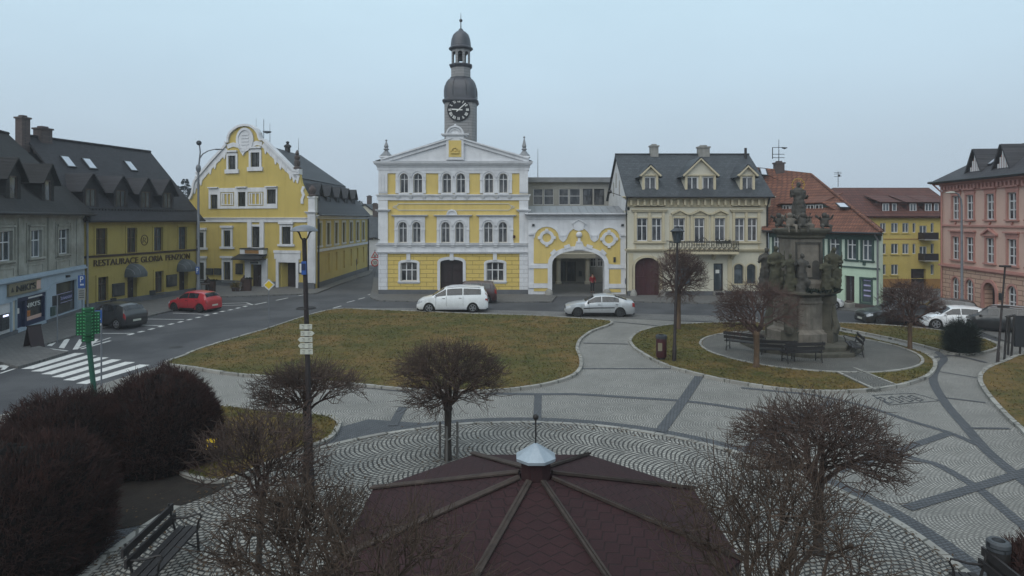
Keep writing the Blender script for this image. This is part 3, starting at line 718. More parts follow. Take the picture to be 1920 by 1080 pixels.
w.build('bell_arcade', M['boards'], tow)
w = MB(); w.lathe([(.42, 0), (.4, .1), (.26, .3), (.2, .5), (.05, .6)], 12, (tc.x, tc.y, zt(113))); w.tube([(tc.x, tc.y, zt(113)), (tc.x, tc.y, zt(94))], .03, 5); w.build('bell', M['iron'], tow, 40)
w = MB(); w.tube([(tc.x, tc.y, zt(54)), (tc.x, tc.y, zt(40)), (tc.x, tc.y, zt(24))], [.06, .04, .015], 6); w.ball((tc.x, tc.y, zt(38.5)), .15, 8); w.build('spire', M['copper'], tow, 40)
# clock: ten past nine
cf = Fac((tc.x-5, tc.y-rw-.01), (tc.x+5, tc.y-rw-.01)); cc = (5+(858-859.5)/sc_, zt(211)); cr = 20.3/sc_
M['clock_black'] = mat('clock_black', (.012, .012, .016), None, 3., .5, .05); M['clock_white'] = mat('clock_white', (.75, .75, .72), None, 3., .5, .02)
circ = lambda r, n=40: [(cc[0]+r*math.cos(2*math.pi*k/n), cc[1]+r*math.sin(2*math.pi*k/n)) for k in range(n)]
w = MB(); w.prism(cf, circ(cr), -.1, .08); w.ring(cf, circ(cr*.97), circ(cr*1.03), -.05, .1); ck = w.build('clock', M['clock_black'], tow)
w = MB()
def stroke(mb, a, b, wd): mb.strip(cf, [(cc[0]+a[0]*cr, cc[1]+a[1]*cr), (cc[0]+b[0]*cr, cc[1]+b[1]*cr)], wd*cr, .08, .1)
rom = ['XII', 'I', 'II', 'III', 'IIII', 'V', 'VI', 'VII', 'VIII', 'IX', 'X', 'XI']
for k, s_ in enumerate(rom):
    a = math.pi/2-k*math.pi/6; e = Vector((math.cos(a), math.sin(a))); tn = Vector((e.y, -e.x)); wid = {'I': .07, 'V': .15, 'X': .16}
    tot = sum(wid[c] for c in s_); x = -tot/2
    for c in s_:
        m_ = x+wid[c]/2; x += wid[c]; p = lambda o, r: tuple(tn*o+e*r); r0, r1 = .66, .92
        if c == 'I': stroke(w, p(m_, r0), p(m_, r1), .045)
        elif c == 'V': stroke(w, p(m_-.05, r1), p(m_, r0), .045); stroke(w, p(m_+.05, r1), p(m_, r0), .03)
        else: stroke(w, p(m_-.05, r1), p(m_+.05, r0), .045); stroke(w, p(m_+.05, r1), p(m_-.05, r0), .03)
w.build('numerals', M['clock_white'], ck)
for nm, ang, l0, l1, wd in (('hour_hand', 90-(9+10/60)*30+2, .34, .62, .1), ('minute_hand', 90-8*6, .26, .86, .085)):
    a = R(ang); e = (math.cos(a), math.sin(a)); w = MB()
    w.strip(cf, [(cc[0]-e[0]*l0*cr, cc[1]-e[1]*l0*cr), (cc[0]+e[0]*l1*cr, cc[1]+e[1]*l1*cr)], wd*cr, .1 if nm[0] == 'h' else .14, .14 if nm[0] == 'h' else .17); w.build(nm, M['clock_white'], ck)
w = MB(); w.fbox(fc, S(962), S(966), T(446), T(441), 0, .2); w.build('alarm_box', M['door_red'], root)
w = MB(); w.tube([fc.P(S(712), T(449), .1), fc.P(S(706), T(447), .7)], .03, 5); w.box(*(lambda c: (c.x-.5, c.x-.15, c.y-.12, c.y+.12, c.z-.1, c.z+.1))(fc.P(S(706), T(447), .7))); w.build('camera_arm', M['iron'], root)

# ================================================================ gateway wing
fc = Fac(G(990.6, 554), G(1176, 554)); S, T = fc.s, (lambda v: fc.t(1085, v))
root = thing('gateway_wing', 'white and yellow gateway wing with a wide basket arch', 'gatehouse', fc.P(fc.L/2, 0))
def px(l): return [(S(a), T(b)) for a, b in l]
op = [(S(1035), .0), (S(1133), .0)]+[(lerp(S(1035), S(1133), .5+.5*math.cos(math.pi*k/16)), T(497)+(T(469.5)-T(497))*math.sin(math.pi*k/16)**.85) for k in range(17)]
w = MB(); w.prism(fc, rect(0, fc.L, 0, T(404)), -.9, 0, [op], True); w.build('wall', M['white'], root)
arcp = lambda cx, cy, rx, ry, a0, a1, n=8: [(cx+rx*math.cos(R(lerp(a0, a1, k/n))), cy-ry*math.sin(R(lerp(a0, a1, k/n)))) for k in range(n+1)]
body = [(1000.6, 494), (1031, 494)]+[(1031+107*k/12*1., 494-31*math.sin(math.pi*k/12)**.8) for k in range(1, 12)]+[(1138, 494), (1163, 497)]
top = arcp(1142, 447, 21, 21, 0, 180)+[(1120, 449), (1114, 453), (1108, 448)]+arcp(1085, 446, 22, 20, 20, 160)+[(1061, 448), (1055.6, 453), (1050, 448)]+arcp(1025, 446, 24, 22, 0, 180)
w = MB(); w.prism(fc, px(body+top)[::1], 0, .035)
for a, b, y0, y1 in ((1001, 1029, 503, 531), (1001, 1029, 540, 546), (1142, 1164, 505, 532), (1142, 1164, 542, 548)): w.prism(fc, rect(S(a), S(b), T(y1), T(y0)), 0, .035)
w.build('yellow_field', M['yellow'], root)
w = MB(); n = len(op); out = grow(op, .36)
w.ring(fc, op[1:][:n-1]+[op[0]], out[1:][:n-1]+[out[0]], -.02, .14) if False else None
for i in range(1, n):
    j = (i+1) % n; w.hexa([fc.P(*op[i], -.02), fc.P(*out[i], -.02), fc.P(*out[j], -.02), fc.P(*op[j], -.02), fc.P(*op[i], .14), fc.P(*out[i], .14), fc.P(*out[j], .14), fc.P(*op[j], .14)])
for k in (3, 6, 10, 13):
    p = Vector(out[2+k]); c = Vector(((S(1035)+S(1133))/2, T(520))); dd = (p-c).normalized(); w.strip(fc, [tuple(p-dd*.1), tuple(p+dd*.2)], .5, .1, .2)
w.strip(fc, px(top), .09, .02, .1)
for u, v in ((1025, 445.5), (1141.5, 448)):
    c = (S(u), T(v)); ci = lambda r: [(c[0]+r*math.cos(2*math.pi*k/24), c[1]+r*math.sin(2*math.pi*k/24)) for k in range(24)]
    w.ring(fc, ci(.37), ci(.62), 0, .13)
    for k in range(4): a = math.pi*k/2; w.fbox(fc, c[0]+.62*math.cos(a)-.12, c[0]+.62*math.cos(a)+.12, c[1]+.62*math.sin(a)-.12, c[1]+.62*math.sin(a)+.12, 0, .19)
w.prism(fc, px([(1076, 468), (1096, 468), (1092, 455), (1080, 455)]), 0, .26); w.fbox(fc, S(1080), S(1091), T(455), T(452.5), 0, .3); w.fbox(fc, S(1083), S(1088), T(452.5), T(446), 0, .2); w.ball(fc.P(S(1085.5), T(440), .12), .26, 8)
w.prism(fc, px([(1077, 431), (1085, 433), (1093, 431), (1096, 418), (1085, 412), (1074, 418)]), 0, .12); w.strip(fc, px([(1072, 419), (1085, 411), (1098, 419)]), .1, .1, .2)
for a, b, y in ((990.6, 1001, 440), (1163, 1176, 442)): w.fbox(fc, S(a), S(b), T(y), T(y-4), 0, .14)
for u in (1055.6, 1114): w.fbox(fc, S(u)-.28, S(u)+.28, T(443), T(440), 0, .12); w.prism(fc, px([(u-4, 452), (u+4, 452), (u+5.5, 443), (u-5.5, 443)]), 0, .09)
for y0, y1 in ((503, 496), (540, 532)):
    for a, b in ((990.6, 1027), (1141, 1176)): w.fbox(fc, S(a), S(b), T(y0), T(y1), 0, .09)
moulding(w, fc, 0, fc.L, T(411), ((.12, .05), (.2, .1), (.1, .22), (.1, .32)))
w.build('stucco', M['white'], root)
w = MB(); w.slab([fc.P(-.3, T(402.5), .4), fc.P(fc.L+.25, T(402.5), .4), fc.P(fc.L+.25, T(402.5)+.8, -3.4), fc.P(-.3, T(402.5)+.8, -3.4)], .06)
for k in range(14): x = lerp(0, fc.L, k/13); w.hexa([fc.P(x-.02, T(402.5)+.0, .38), fc.P(x+.02, T(402.5)+.0, .38), fc.P(x+.02, T(402.5)+.77, -3.35), fc.P(x-.02, T(402.5)+.77, -3.35), fc.P(x-.02, T(402.5)+.05, .38), fc.P(x+.02, T(402.5)+.05, .38), fc.P(x+.02, T(402.5)+.82, -3.35), fc.P(x-.02, T(402.5)+.82, -3.35)])
w.build('roof', M['zinc'], root)
for u in (1000, 1167): q = MB(); q.fbox(fc, S(u)-.1, S(u)+.1, T(424), T(420), 0, .1); q.build('vent', M['frame_dark'], root)
q = MB(); q.fbox(fc, S(1172), S(1179.5), T(532), T(522), 0, .16); q.build('notice_plate', M['navy'], root)
q = MB(); q.fbox(fc, S(1150), S(1154), T(491), T(482), 0, .15); q.build('letter_box', M['frame_dark'], root)
for u in (1029, 1137):
    q = MB(); c = fc.P(S(u), 0, .35); q.lathe([(.34, 0), (.33, .3), (.22, .52), (.04, .6)], 12, c); q.build('guard_stone', M['chimney'], root, 50)
# rear block seen above the wing and through the arch
fb = Fac(G(970, 530), G(1160, 530)); s2, t2 = fb.s, (lambda v: fb.t(1065, v))
root = thing('courtyard_building', 'grey flat roofed block with a strip of windows behind the gateway', 'building', fb.P(fb.L/2, 0))
holes = []
M['concrete'] = mat('grey_beige_concrete', (.34, .33, .305), (.28, .27, .25), .8, .85, .2, 40, streak=.35)
for a, b in ((1000, 1018), (1020, 1038), (1048, 1066), (1068, 1088), (1093, 1111), (1114, 1133)): win(fb, root, holes, s2(a), s2(b), t2(384), t2(354), 0, 0, (.55,), .12, .05, 'frame_dark' if a > 1080 else 'frame_white')
for a, b, y0, y1 in ((1048, 1061, 490, 528), (1063, 1080, 490, 528), (1107, 1118, 484, 500), (1120, 1131, 484, 500)): win(fb, root, holes, s2(a), s2(b), max(t2(y1), .03), t2(y0), 0, 1, (.66,), .15, .06, 'frame_brown' if a < 1090 else 'frame_white', name='door' if a < 1090 else 'window')
w = MB(); w.prism(fb, rect(0, fb.L, 0, t2(342)), -.4, 0, holes); walls(w, plan_of(fb, 9), 0, t2(342)); w.build('wall', M['concrete'], root)
w = MB(); w.fbox(fb, -.4, fb.L+.4, t2(342), t2(333), -9.3, .45); w.build('roof', M['zinc'], root)
w = MB()
for u in (1045, 1098): w.lathe([(.3, 0), (.3, .25), (.22, .3), (.21, t2(485)), (.3, t2(484)), (.3, t2(482))], 14, fb.P(s2(u), 0, 1.6))
w.fbox(fb, s2(1030), s2(1112), t2(482), t2(474), -.1, 1.95); w.build('porch', M['cream'], root, 40)
w = MB(); w.fbox(fb, s2(1085), s2(1091), t2(518), t2(508), 0, .08); w.build('notice_board', M['frame_dark'], root)
w = MB(); w.tube([fb.P(s2(1010), t2(333), -2), fb.P(s2(1010), t2(275), -2)], [.04, .015], 5); w.build('antenna', M['iron'], root)
# ================================================================ gabled corner house (left of the street)
A = G(352, 535); A = Vector((-31.2, 61.5, 0)); Bq = Vector((-17.75, 57.7, 0))
fc = Fac(A, Bq); S = fc.s
root = thing('corner_house', 'ochre house with a curved white trimmed baroque gable', 'house', fc.P(fc.L/2, 0))
P2 = lambda u, v: fc.st(u, v)
left = [(352, 540), (349.5, 382), (353, 377.5), (356.7, 373), (360, 367), (362.5, 360), (364, 348), (366.5, 339), (372, 332), (398, 301), (424.5, 272), (424, 267), (428.5, 266), (429, 258), (432, 250), (438.6, 243), (448, 237), (459, 234.5), (470, 235.7), (479.5, 242), (485, 250), (487, 258), (488.5, 261.5), (495, 262)]
right = [(524, 291), (552, 319.5), (562, 321), (562, 330), (564.5, 343), (568, 352), (572, 359.5), (577, 368), (581, 371), (591, 371), (591.5, 543)]
out = [P2(u, v) for u, v in left+right]; out[0] = (out[0][0], 0); out[-1] = (fc.L, 0); out[-2] = (fc.L, out[-2][1])
out = out[::-1]
if sum(a[0]*b[1]-b[0]*a[1] for a, b in zip(out, out[1:]+out[:1])) < 0: out = out[::-1]
holes = []
kw = dict(fm='frame_dark', gm='glass_dim', dep=.14, fw=.05, bar=.04)
def wn(x0, x1, y0, y1, **k):
    kk = dict(kw); kk.update(k); return win(fc, root, holes, *pxr(fc, x0, x1, y0, y1), 0, kk.pop('nx', 1), kk.pop('ny', (.66,)), **kk)
for a in ((429, 442.7, 292, 317.6), (471, 487.4, 286, 313)): wn(*a, sur=(.2, .1, 'white'), sill=(.35, .16, 'white', .38))
for a in ((395.5, 408.7, 365, 391.5), (447, 461, 360, 387), (501, 517.7, 355, 382)): wn(*a)
for a in ((371, 383, 432, 464), (420, 433, 428, 462.4), (529, 545.7, 421.5, 457.7)): wn(*a, sur=(.22, .09, 'white'), sill=(.4, .16, 'white', .2))
wn(473, 488, 424.7, 464, sur=(.2, .08, 'white'))
for a in ((371, 383.5, 492, 524), (420, 433, 491, 525)): wn(*a, sur=(.2, .09, 'white'), sill=(.25, .12, 'plinth', .15))
# doors
a = pxr(fc, 471, 491.5, 495.5, 540); dp = rect(a[0], a[1], .02, a[3]); holes.append(dp)
d = MB(); d.flat([dp], lambda x, y: fc.P(x, y, -.3)); m_ = (a[0]+a[1])/2
for k in (0, 1):
    x0, x1 = ((a[0]+.06, m_-.03), (m_+.03, a[1]-.06))[k]
    for t0, t1 in ((.2, .9), (1., 1.9)): d.fbox(fc, x0, x1, t0, t1, -.31, -.26)
dob = d.build('door', M['wood_dark'], root); q = MB(); q.ball(fc.P(m_+.1, 1.05, -.25), .05, 5); q.build('handle', M['pole_grey'], dob)
b = pxr(fc, 523, 555.5, 492, 543); gp = rect(b[0], b[1], .02, b[3]); holes.append(gp)
d = MB(); d.flat([rect(b[0]+.32, b[1], .02, b[3])], lambda x, y: fc.P(x, y, -.9)); d.build('gate', M['wood_dark'], root)
w = MB(); w.prism(fc, out, -.35, 0, holes, rev=.3); w.hexa([fc.P(b[0], 0, -.3), fc.P(b[0]+.05, 0, -.3), fc.P(b[0]+.32, 0, -.95), fc.P(b[0]+.27, 0, -.95), fc.P(b[0], b[3], -.3), fc.P(b[0]+.05, b[3], -.3), fc.P(b[0]+.32, b[3], -.95), fc.P(b[0]+.27, b[3], -.95)])
w.build('wall', M['yellow_museum'], root)
for m__, x in ((M['plinth'], [(0, a[0]-.3), (a[1]+.3, b[0]-.3), (b[1]+.3, fc.L)]),):
    for x0, x1 in x: w = MB(); w.fbox(fc, x0, x1, 0, .62, -.1, .06 if x1 < fc.L else .15); w.build('plinth', m__, root)
# white stucco of the gable
w = MB()
edge = left[3:24]+right[:3]
rim = [P2(u, v) for u, v in edge]; w.strip(fc, rim, .2, -.4, .2)
def inner(pts, wd): return [(p[0]+q[0], p[1]+q[1]) for p, q in pts]
bandL = [P2(u, v) for u, v in [(364, 352), (373, 339), (399, 308), (426, 280)]]; bandR = [P2(u, v) for u, v in [(494, 270), (522, 299), (550, 327), (560, 330)]]
w.strip(fc, bandL, .55, -.01, .06); w.strip(fc, bandR, .55, -.01, .06)
for bd in (bandL, bandR):
    for i in range(len(bd)-1):
        for k in range(3):
            x, t = lerp(bd[i][0], bd[i+1][0], (k+.5)/3), lerp(bd[i][1], bd[i+1][1], (k+.5)/3)
            h = .35 if k % 2 else .62; w.prism(fc, [(x-.22, t), (x-.07, t-h), (x, t-h-.1), (x+.07, t-h), (x+.22, t)], -.01, .075)
w.strip(fc, [P2(u, v) for u, v in [(570, 350), (567, 358), (570, 366), (567, 374), (567, 382)]], .25, 0, .1)
c = P2(460, 262); ov = lambda rx, ry, n=22: [(c[0]+rx*math.cos(2*math.pi*k/n), c[1]+ry*math.sin(2*math.pi*k/n)) for k in range(n)]
w.ring(fc, ov(.72, .88), ov(.95, 1.12), 0, .14); w.prism(fc, ov(.72, .88), 0, .06)
for t in (-.45, -.15, .15, .45): w.fbox(fc, c[0]-.4, c[0]+.4, c[1]+t-.05, c[1]+t+.05, 0, .1)
w.strip(fc, [P2(427, 275), P2(438, 271), P2(450, 274)], .4, 0, .08); w.strip(fc, [P2(470, 273), P2(482, 268), P2(492, 270)], .4, 0, .08)
w.prism(fc, [P2(450, 282), P2(456, 292), P2(464, 281), P2(463, 274), P2(451, 275)], 0, .08); w.ring(fc, [P2(452, 280), P2(457, 288), P2(462, 280)], [P2(450, 278), P2(457, 292), P2(464, 278)], 0, .14)
for x0, x1, y in ((428, 444, 284), (470, 489, 277)): w.fbox(fc, S(x0)-.1, S(x1)+.1, fc.t(x0, y)-.08, fc.t(x0, y)+.08, 0, .22); w.fbox(fc, S(x0), S(x1), fc.t(x0, y+8), fc.t(x0, y+2), 0, .07)
w.build('gable_stucco', M['white'], root)
w = MB()
hb = [h for h in holes if S(393) < h[0][0] < S(520) and fc.t(450, 395) < h[0][1] < fc.t(450, 375)]
fy = lambda v: fc.t(457, v)
w.prism(fc, rect(S(392), S(520.5), fy(391), fy(352)), -.01, .07, hb+[rect(S(414), S(440), fy(386), fy(360)), rect(S(465), S(495), fy(386), fy(360))])
for a in ((392, 410), (444, 464), (499, 521)): w.fbox(fc, S(a[0]), S(a[1]), fy(352), fy(350), 0, .25)
for a in ((414, 440), (465, 495)):
    w.ring(fc, rect(S(a[0])+.25, S(a[1])-.25, fy(383), fy(363)), rect(S(a[0])+.12, S(a[1])-.12, fy(384.5), fy(361.5)), 0, .08)
    for k in range(1, 4): x = lerp(S(a[0]), S(a[1]), k/4); w.fbox(fc, x-.05, x+.05, fy(383), fy(363), 0, .08)
tb = fc.t(480, 411.5); w.fbox(fc, 0, fc.L-.8, tb-.25, tb+.1, 0, .1); w.fbox(fc, 0, fc.L-.8, tb+.1, tb+.18, 0, .18)
for a in ((420, 433, 425), (529, 545.7, 418), (371, 383, 429), (420, 433, 482), (371, 383.5, 482)):
    t = fc.t((a[0]+a[1])/2, a[2]); w.fbox(fc, S(a[0])-.3, S(a[1])+.3, t-.1, t+.1, 0, .22); w.fbox(fc, S(a[0])-.18, S(a[1])+.18, t-.35, t-.1, 0, .08)
for x in (S(469), S(492)): w.fbox(fc, x-.22, x+.22, fc.t(480, 464), fc.t(480, 412), 0, .14)
w.fbox(fc, S(459), S(501), fc.t(480, 476), fc.t(480, 467), 0, .5); 
for x in (462, 497): w.fbox(fc, S(x)-.25, S(x)+.25, fc.t(480, 476), fc.t(480, 467), .5, .58)
b = pxr(fc, 523, 555.5, 492, 543)
w.prism(fc, [(b[0]-.28, 0), (b[0], 0), (b[0], b[3]), (b[1], b[3]), (b[1], 0), (b[1]+.28, 0), (b[1]+.28, b[3]+.3), (b[1]+.45, b[3]+.3), (b[1]+.45, b[3]+.85), (b[0]-.45, b[3]+.85), (b[0]-.45, b[3]+.3), (b[0]-.28, b[3]+.3)], -.01, .09)
w.fbox(fc, b[0]-.5, b[1]+.5, b[3]+.85, b[3]+1.1, 0, .14)
a = pxr(fc, 471, 491.5, 495.5, 540)
for x in (a[0]-.32, a[1]+.32): w.fbox(fc, x-.3, x+.3, 0, a[3]+.55, 0, .12)
w.fbox(fc, a[0], a[1], a[3], a[3]+.45, -.1, .08)
# right corner pilaster and pier
w.fbox(fc, fc.L-.72, fc.L+.04, .55, fc.t(585, 400), -.1, .12)
for k in range(4): x = fc.L-.6+k*.16; w.fbox(fc, x-.04, x+.04, .8, fc.t(585, 405), 0, .15)
moulding(w, fc, fc.L-.72, fc.L, fc.t(585, 402), ((.1, .1), (.1, .2), (.06, .28))); w.fbox(fc, fc.L-.65, fc.L+.02, fc.t(585, 398), fc.t(585, 371), -.3, .1); w.fbox(fc, fc.L-.72, fc.L+.1, fc.t(585, 371), fc.t(585, 368), -.35, .16)
x = S(556); w.fbox(fc, x-.35, x+.35, fc.t(556, 327), fc.t(556, 317), -.4, .15)
w.build('facade_stucco', M['white'], root)
w = MB(); w.fbox(fc, S(460), S(500), fc.t(480, 475), fc.t(480, 468.5), .5, .53); w.build('balcony_panel', M['orange_plinth'], root)
w = MB(); t = fc.t(475, 484); w.slab([fc.P(S(448), t, 1.1), fc.P(S(502), t, 1.1), fc.P(S(500), t+.42, 0), fc.P(S(450), t+.42, 0)], .12); w.fbox(fc, S(450), S(500), t-.12, t-.02, 0, 1.05); w.fbox(fc, S(459)-.1, S(501)+.1, fc.t(480, 467), fc.t(480, 465), 0, .62); w.build('canopy', M['frame_dark'], root)
q = MB(); q.fbox(fc, S(470), S(488), fc.t(480, 495), fc.t(480, 489.5), .1, .2); sg = q.build('name_board', M['clock_white'], root); q = MB(); q.fbox(fc, S(471.5), S(486.5), fc.t(480, 494), fc.t(480, 490.5), .2, .21); q.build('board_face', M['slate'], sg)
for x0, x1, y0, y1 in ((387, 400, 503, 515), (402.5, 415.5, 503, 515), (442.7, 455.5, 494, 514), (561, 568, 492, 513)):
    a = pxr(fc, x0, x1, y0, y1); q = MB(); q.fbox(fc, *a, 0, .1); o = q.build('display_case', M['frame_dark'], root); q = MB(); q.fbox(fc, a[0]+.1, a[1]-.1, a[2]+.1, a[3]-.1, .1, .11); q.build('pane', M['glass_dim' if x0 < 560 else 'clock_white'], o)
# pinnacle
c = fc.P(S(556), fc.t(556, 317), -.1); w = MB(); w.lathe([(.34, 0), (.34, .15), (.2, .25), (.28, .45), (.3, .75), (.16, .85), (.26, .95), (.26, 1.15), (.12, 1.25), (.2, 1.4), (.04, 1.75)], 10, c); w.build('pinnacle', M['chimney_brick'], root, 50)
c = fc.P(S(371), fc.t(371, 333), -.1); w = MB(); w.lathe([(.34, 0), (.34, .15), (.2, .25), (.3, .5), (.12, .8), (.04, 1.2)], 10, c); w.build('pinnacle', M['white'], root, 50)
c = fc.P(fc.L-.35, fc.t(585, 368), -.1); w = MB(); w.lathe([(.36, 0), (.36, .12), (.18, .2), (.36, .5), (.3, .75), (.06, 1.)], 10, c); w.build('pinnacle', M['chimney_brick'], root, 50)
# side wall along the receding street
D = Vector((-17.6, 78, 0)); fs = Fac(Bq+Vector((.0, .02, 0)), D); holes = []
for u, y0, y1 in ((598.6, 420, 453), (615, 419.5, 452), (630, 420, 450.5), (644, 420.5, 449.5), (657.5, 421, 448.5), (669.7, 421.5, 447.5), (680.4, 422, 447)):
    c = fs.s(u); win(fs, root, holes, c-.52, c+.52, 3.9, 6.0, 0, 1, (.66,), sur=(.22, .09, 'cream'), sill=(.25, .14, 'white', .12), **kw)
for u in (615, 630, 644, 657.5, 669.7, 681):
    c = fs.s(u); h = rect(c-.55, c+.55, 1.2, 3.05); holes.append(h); q = MB(); q.flat([h], lambda a, b: fs.P(a, b, -.12)); q.build('blind_niche', M['yellow_museum'], root)
ez = 6.75
w = MB(); w.prism(fs, rect(0, fs.L, 0, ez), -.3, 0, holes); C2 = fs.P(fs.L, 0, -14); walls(w, [D, C2, fc.A, fc.A], 0, ez); w.build('side_wall', M['yellow_museum'], root)
w = MB(); w.fbox(fs, .3, fs.L, 3.35, 3.6, 0, .1); moulding(w, fs, .3, fs.L, ez-.4, ((.15, .08), (.15, .16), (.1, .28))); w.build('string_course', M['white'], root)
w = MB(); w.fbox(fs, .3, fs.L, 0, .55, 0, .05); w.build('plinth', M['plinth'], root)
gutter('downpipe', root, [fs.P(.5, .1, .15), fs.P(.5, 6.4, .15)], .09, 'frame_dark'); gutter('downpipe', root, [fs.P(fs.L-.2, .1, .15), fs.P(fs.L-.2, 6.4, .15)], .09, 'frame_dark')
# roof: steep skirt, flatter top, hipped at the far end
mid = fc.L*.485
def rp(f, inset, z, end): # end: distance along the ridge direction
    return Vector((lerp(fs.P(end, 0).x, fc.P(0, 0).x+ (fs.P(end, 0).x-fs.P(0, 0).x), f), 0, 0))
DIR = fs.U; NX = -fs.N
def al0(ins):
    p = fs.P(0, 0, 0)+NX*ins; return (-.42-(p-fc.A).dot(fc.N))/fs.U.dot(fc.N)
def pt(ins, along, z):
    if along is None: along = al0(ins)
    p = fs.P(along, 0, 0)+NX*ins; return Vector((p.x, p.y, z))
w = MB(); Wd = 13.6; zb, zr = 10.25, 13.75; L = fs.L
w.slab([pt(-.35, None, ez), pt(-.35, L+.3, ez), pt(2.3, L-1.8, zb), pt(2.3, None, zb)], .12)
w.slab([pt(2.2, None, zb), pt(2.2, L-1.7, zb), pt(6.8, L-4., zr), pt(6.8, None, zr)], .12)
w.slab([pt(6.8, None, zr), pt(6.8, L-4., zr), pt(11.4, L-1.7, zb), pt(11.4, None, zb)], .12)
w.slab([pt(11.3, None, zb), pt(11.3, L-1.8, zb), pt(14, L+.3, ez), pt(14, None, ez)], .12)
w.slab([pt(-.35, L+.3, ez), pt(14, L+.3, ez), pt(11.3, L-1.8, zb), pt(2.3, L-1.8, zb)], .12)
w.slab([pt(2.2, L-1.7, zb), pt(11.4, L-1.7, zb), pt(6.8, L-4, zr), pt(6.8, L-4, zr)], .12)
w.build('roof', M['slate'], root)
gutter('gutter', root, [fs.P(.3, ez-.02, .42), fs.P(L, ez-.02, .42)], .08, 'frame_dark')
for k, al in enumerate((3.2, 6.6, 9.9, 13.2, 16.4)):
    dormer(fs, root, al, 1.3, 7.45, 8.75, 9.6, -.65, 2.2, 'frame_dark', 'slate', [(al-.4, al+.4, 7.6, 8.65, dict(fm='frame_dark', gm='glass_cool', dep=.06, fw=.05))], .22)
for al, h in ((7., 2.3), (15.5, 1.9)): q = MB(); q.tube([pt(6.8, al, zr), pt(6.8, al, zr+h)], [.035, .012], 4); q.build('antenna', M['iron'], root)
q = MB(); q.lathe([(.3, 0), (.3, .5), (.4, .55), (.4, .7), (.12, .9), (.2, 1.1), (.05, 1.2)], 10, pt(6.8, 12., zr-.1)); q.build('chimney', M['iron'], root, 40)
q = MB(); q.tube([fc.P(S(488), fc.t(488, 258), -.5), fc.P(S(488), fc.t(488, 222), -.5)], .03, 4); q.lathe([(.05, 0), (.36, .1), (.4, .2)], 12, fc.P(S(493), fc.t(488, 249), -.6)); q.tube([fc.P(S(475), fc.t(475, 236), -.4), fc.P(S(475), fc.t(475, 221), -.4)], .015, 4); q.build('aerial_mast', M['pole_grey'], root)

# ================================================================ inn with the long dark roof
A = Vector((-29.5, 44.1, 0)); Bq = Vector((-27.0, 54.8, 0)); fc = Fac(A, Bq); S = fc.s
root = thing('inn', 'mustard yellow inn with dark dormered roof and two rounded awnings', 'inn', fc.P(fc.L/2, 0))
holes = []
kw = dict(fm='frame_brown', gm='glass_dim', dep=.2, fw=.07, bar=.06)
for a, b, cur in ((179, 200.5, 1), (237.6, 256.5, 1), (288, 305, 0), (334, 350, 0)):
    s0, s1 = S(a), S(b); win(fc, root, holes, s0, s1, 3.85, 5.72, 0, 1, (.6,), sur=(.13, .05, 'yellow_inn'), fm='frame_brown', gm='glass_dim' if cur else 'glass_cool', dep=.2, fw=.07, bar=.06)
for a, b in ((183, 202), (290, 306)): win(fc, root, holes, S(a), S(b), .55, 2.25, 0, 1, (.7,), sur=(.16, .06, 'yellow_inn'), sill=(.2, .12, 'plinth'), **kw)
for a, b in ((239, 257), (336, 352)):
    dp = rect(S(a), S(b), .12, 2.3); holes.append(dp); d = MB(); d.flat([dp], lambda x, y: fc.P(x, y, -.35)); d.fbox(fc, S(a)+.1, S(b)-.1, 1.1, 2.1, -.36, -.32); d.fbox(fc, S(a)+.1, S(b)-.1, .3, .95, -.36, -.32); dob = d.build('door', M['wood_dark'], root); q = MB(); q.ball(fc.P(S(b)-.2, 1.1, -.3), .05, 5); q.build('handle', M['pole_grey'], dob)
ez = 6.42
w = MB(); w.prism(fc, rect(0, fc.L, 0, ez), -.4, 0, holes); walls(w, plan_of(fc, 10), 0, ez)
rp_ = [fc.P(fc.L, ez, 0), fc.P(fc.L, 12.2, -5), fc.P(fc.L, ez, -10)]; w.quad(*rp_); w.build('wall', M['yellow_inn'], root)
w = MB(); w.fbox(fc, 0, fc.L, 0, .5, 0, .06); w.build('plinth', M['plinth'], root)
w = MB(); w.fbox(fc, 0, fc.L, 3.66, 3.78, 0, .06); w.fbox(fc, 0, fc.L, 3.78, 3.82, 0, .1); moulding(w, fc, 0, fc.L, ez-.28, ((.1, .08), (.1, .16), (.08, .25))); w.build('string_course', M['frame_brown'], root)
M['letters'] = mat('brown_letters', (.075, .045, .02), None, 3., .6, .1)
for s_, a, b in (('RESTAURACE', 175, 258), ('GLORIA', 263.5, 304), ('PENZION', 310, 355)): text(s_, 'lettering', M['letters'], root, fc, S(a), S(b), 3.04, 3.5, .02, .03)
c = (S(270.6), 4.75); w = MB(); w.ring(fc, [(c[0]+.3*math.cos(2*math.pi*k/20), c[1]+.36*math.sin(2*math.pi*k/20)) for k in range(20)], [(c[0]+.36*math.cos(2*math.pi*k/20), c[1]+.42*math.sin(2*math.pi*k/20)) for k in range(20)], 0, .03); w.strip(fc, [(c[0]-.15, c[1]-.2), (c[0]-.1, c[1]+.2), (c[0]+.15, c[1]+.1), (c[0], c[1]-.05), (c[0]+.15, c[1]-.2)], .05, 0, .03); w.build('wall_emblem', M['letters'], root)
for a, b, y0, y1 in ((210, 232, 531, 555), (311.6, 330, 515, 537)):
    q = MB(); r_ = pxr(fc, a, b, y0, y1); q.fbox(fc, *r_, 0, .1); o = q.build('menu_board', M['frame_dark'], root); q = MB(); q.fbox(fc, r_[0]+.12, r_[1]-.12, r_[2]+.12, r_[3]-.12, .1, .11); q.build('board_face', M['glass_dim'], o)
for u, v in ((210, 563), (284, 548)): q = MB(); q.fbox(fc, S(u)-.2, S(u)+.2, fc.t(u, v)-.2, fc.t(u, v)+.15, 0, .2); q.build('letter_box', M['frame_dark'], root)
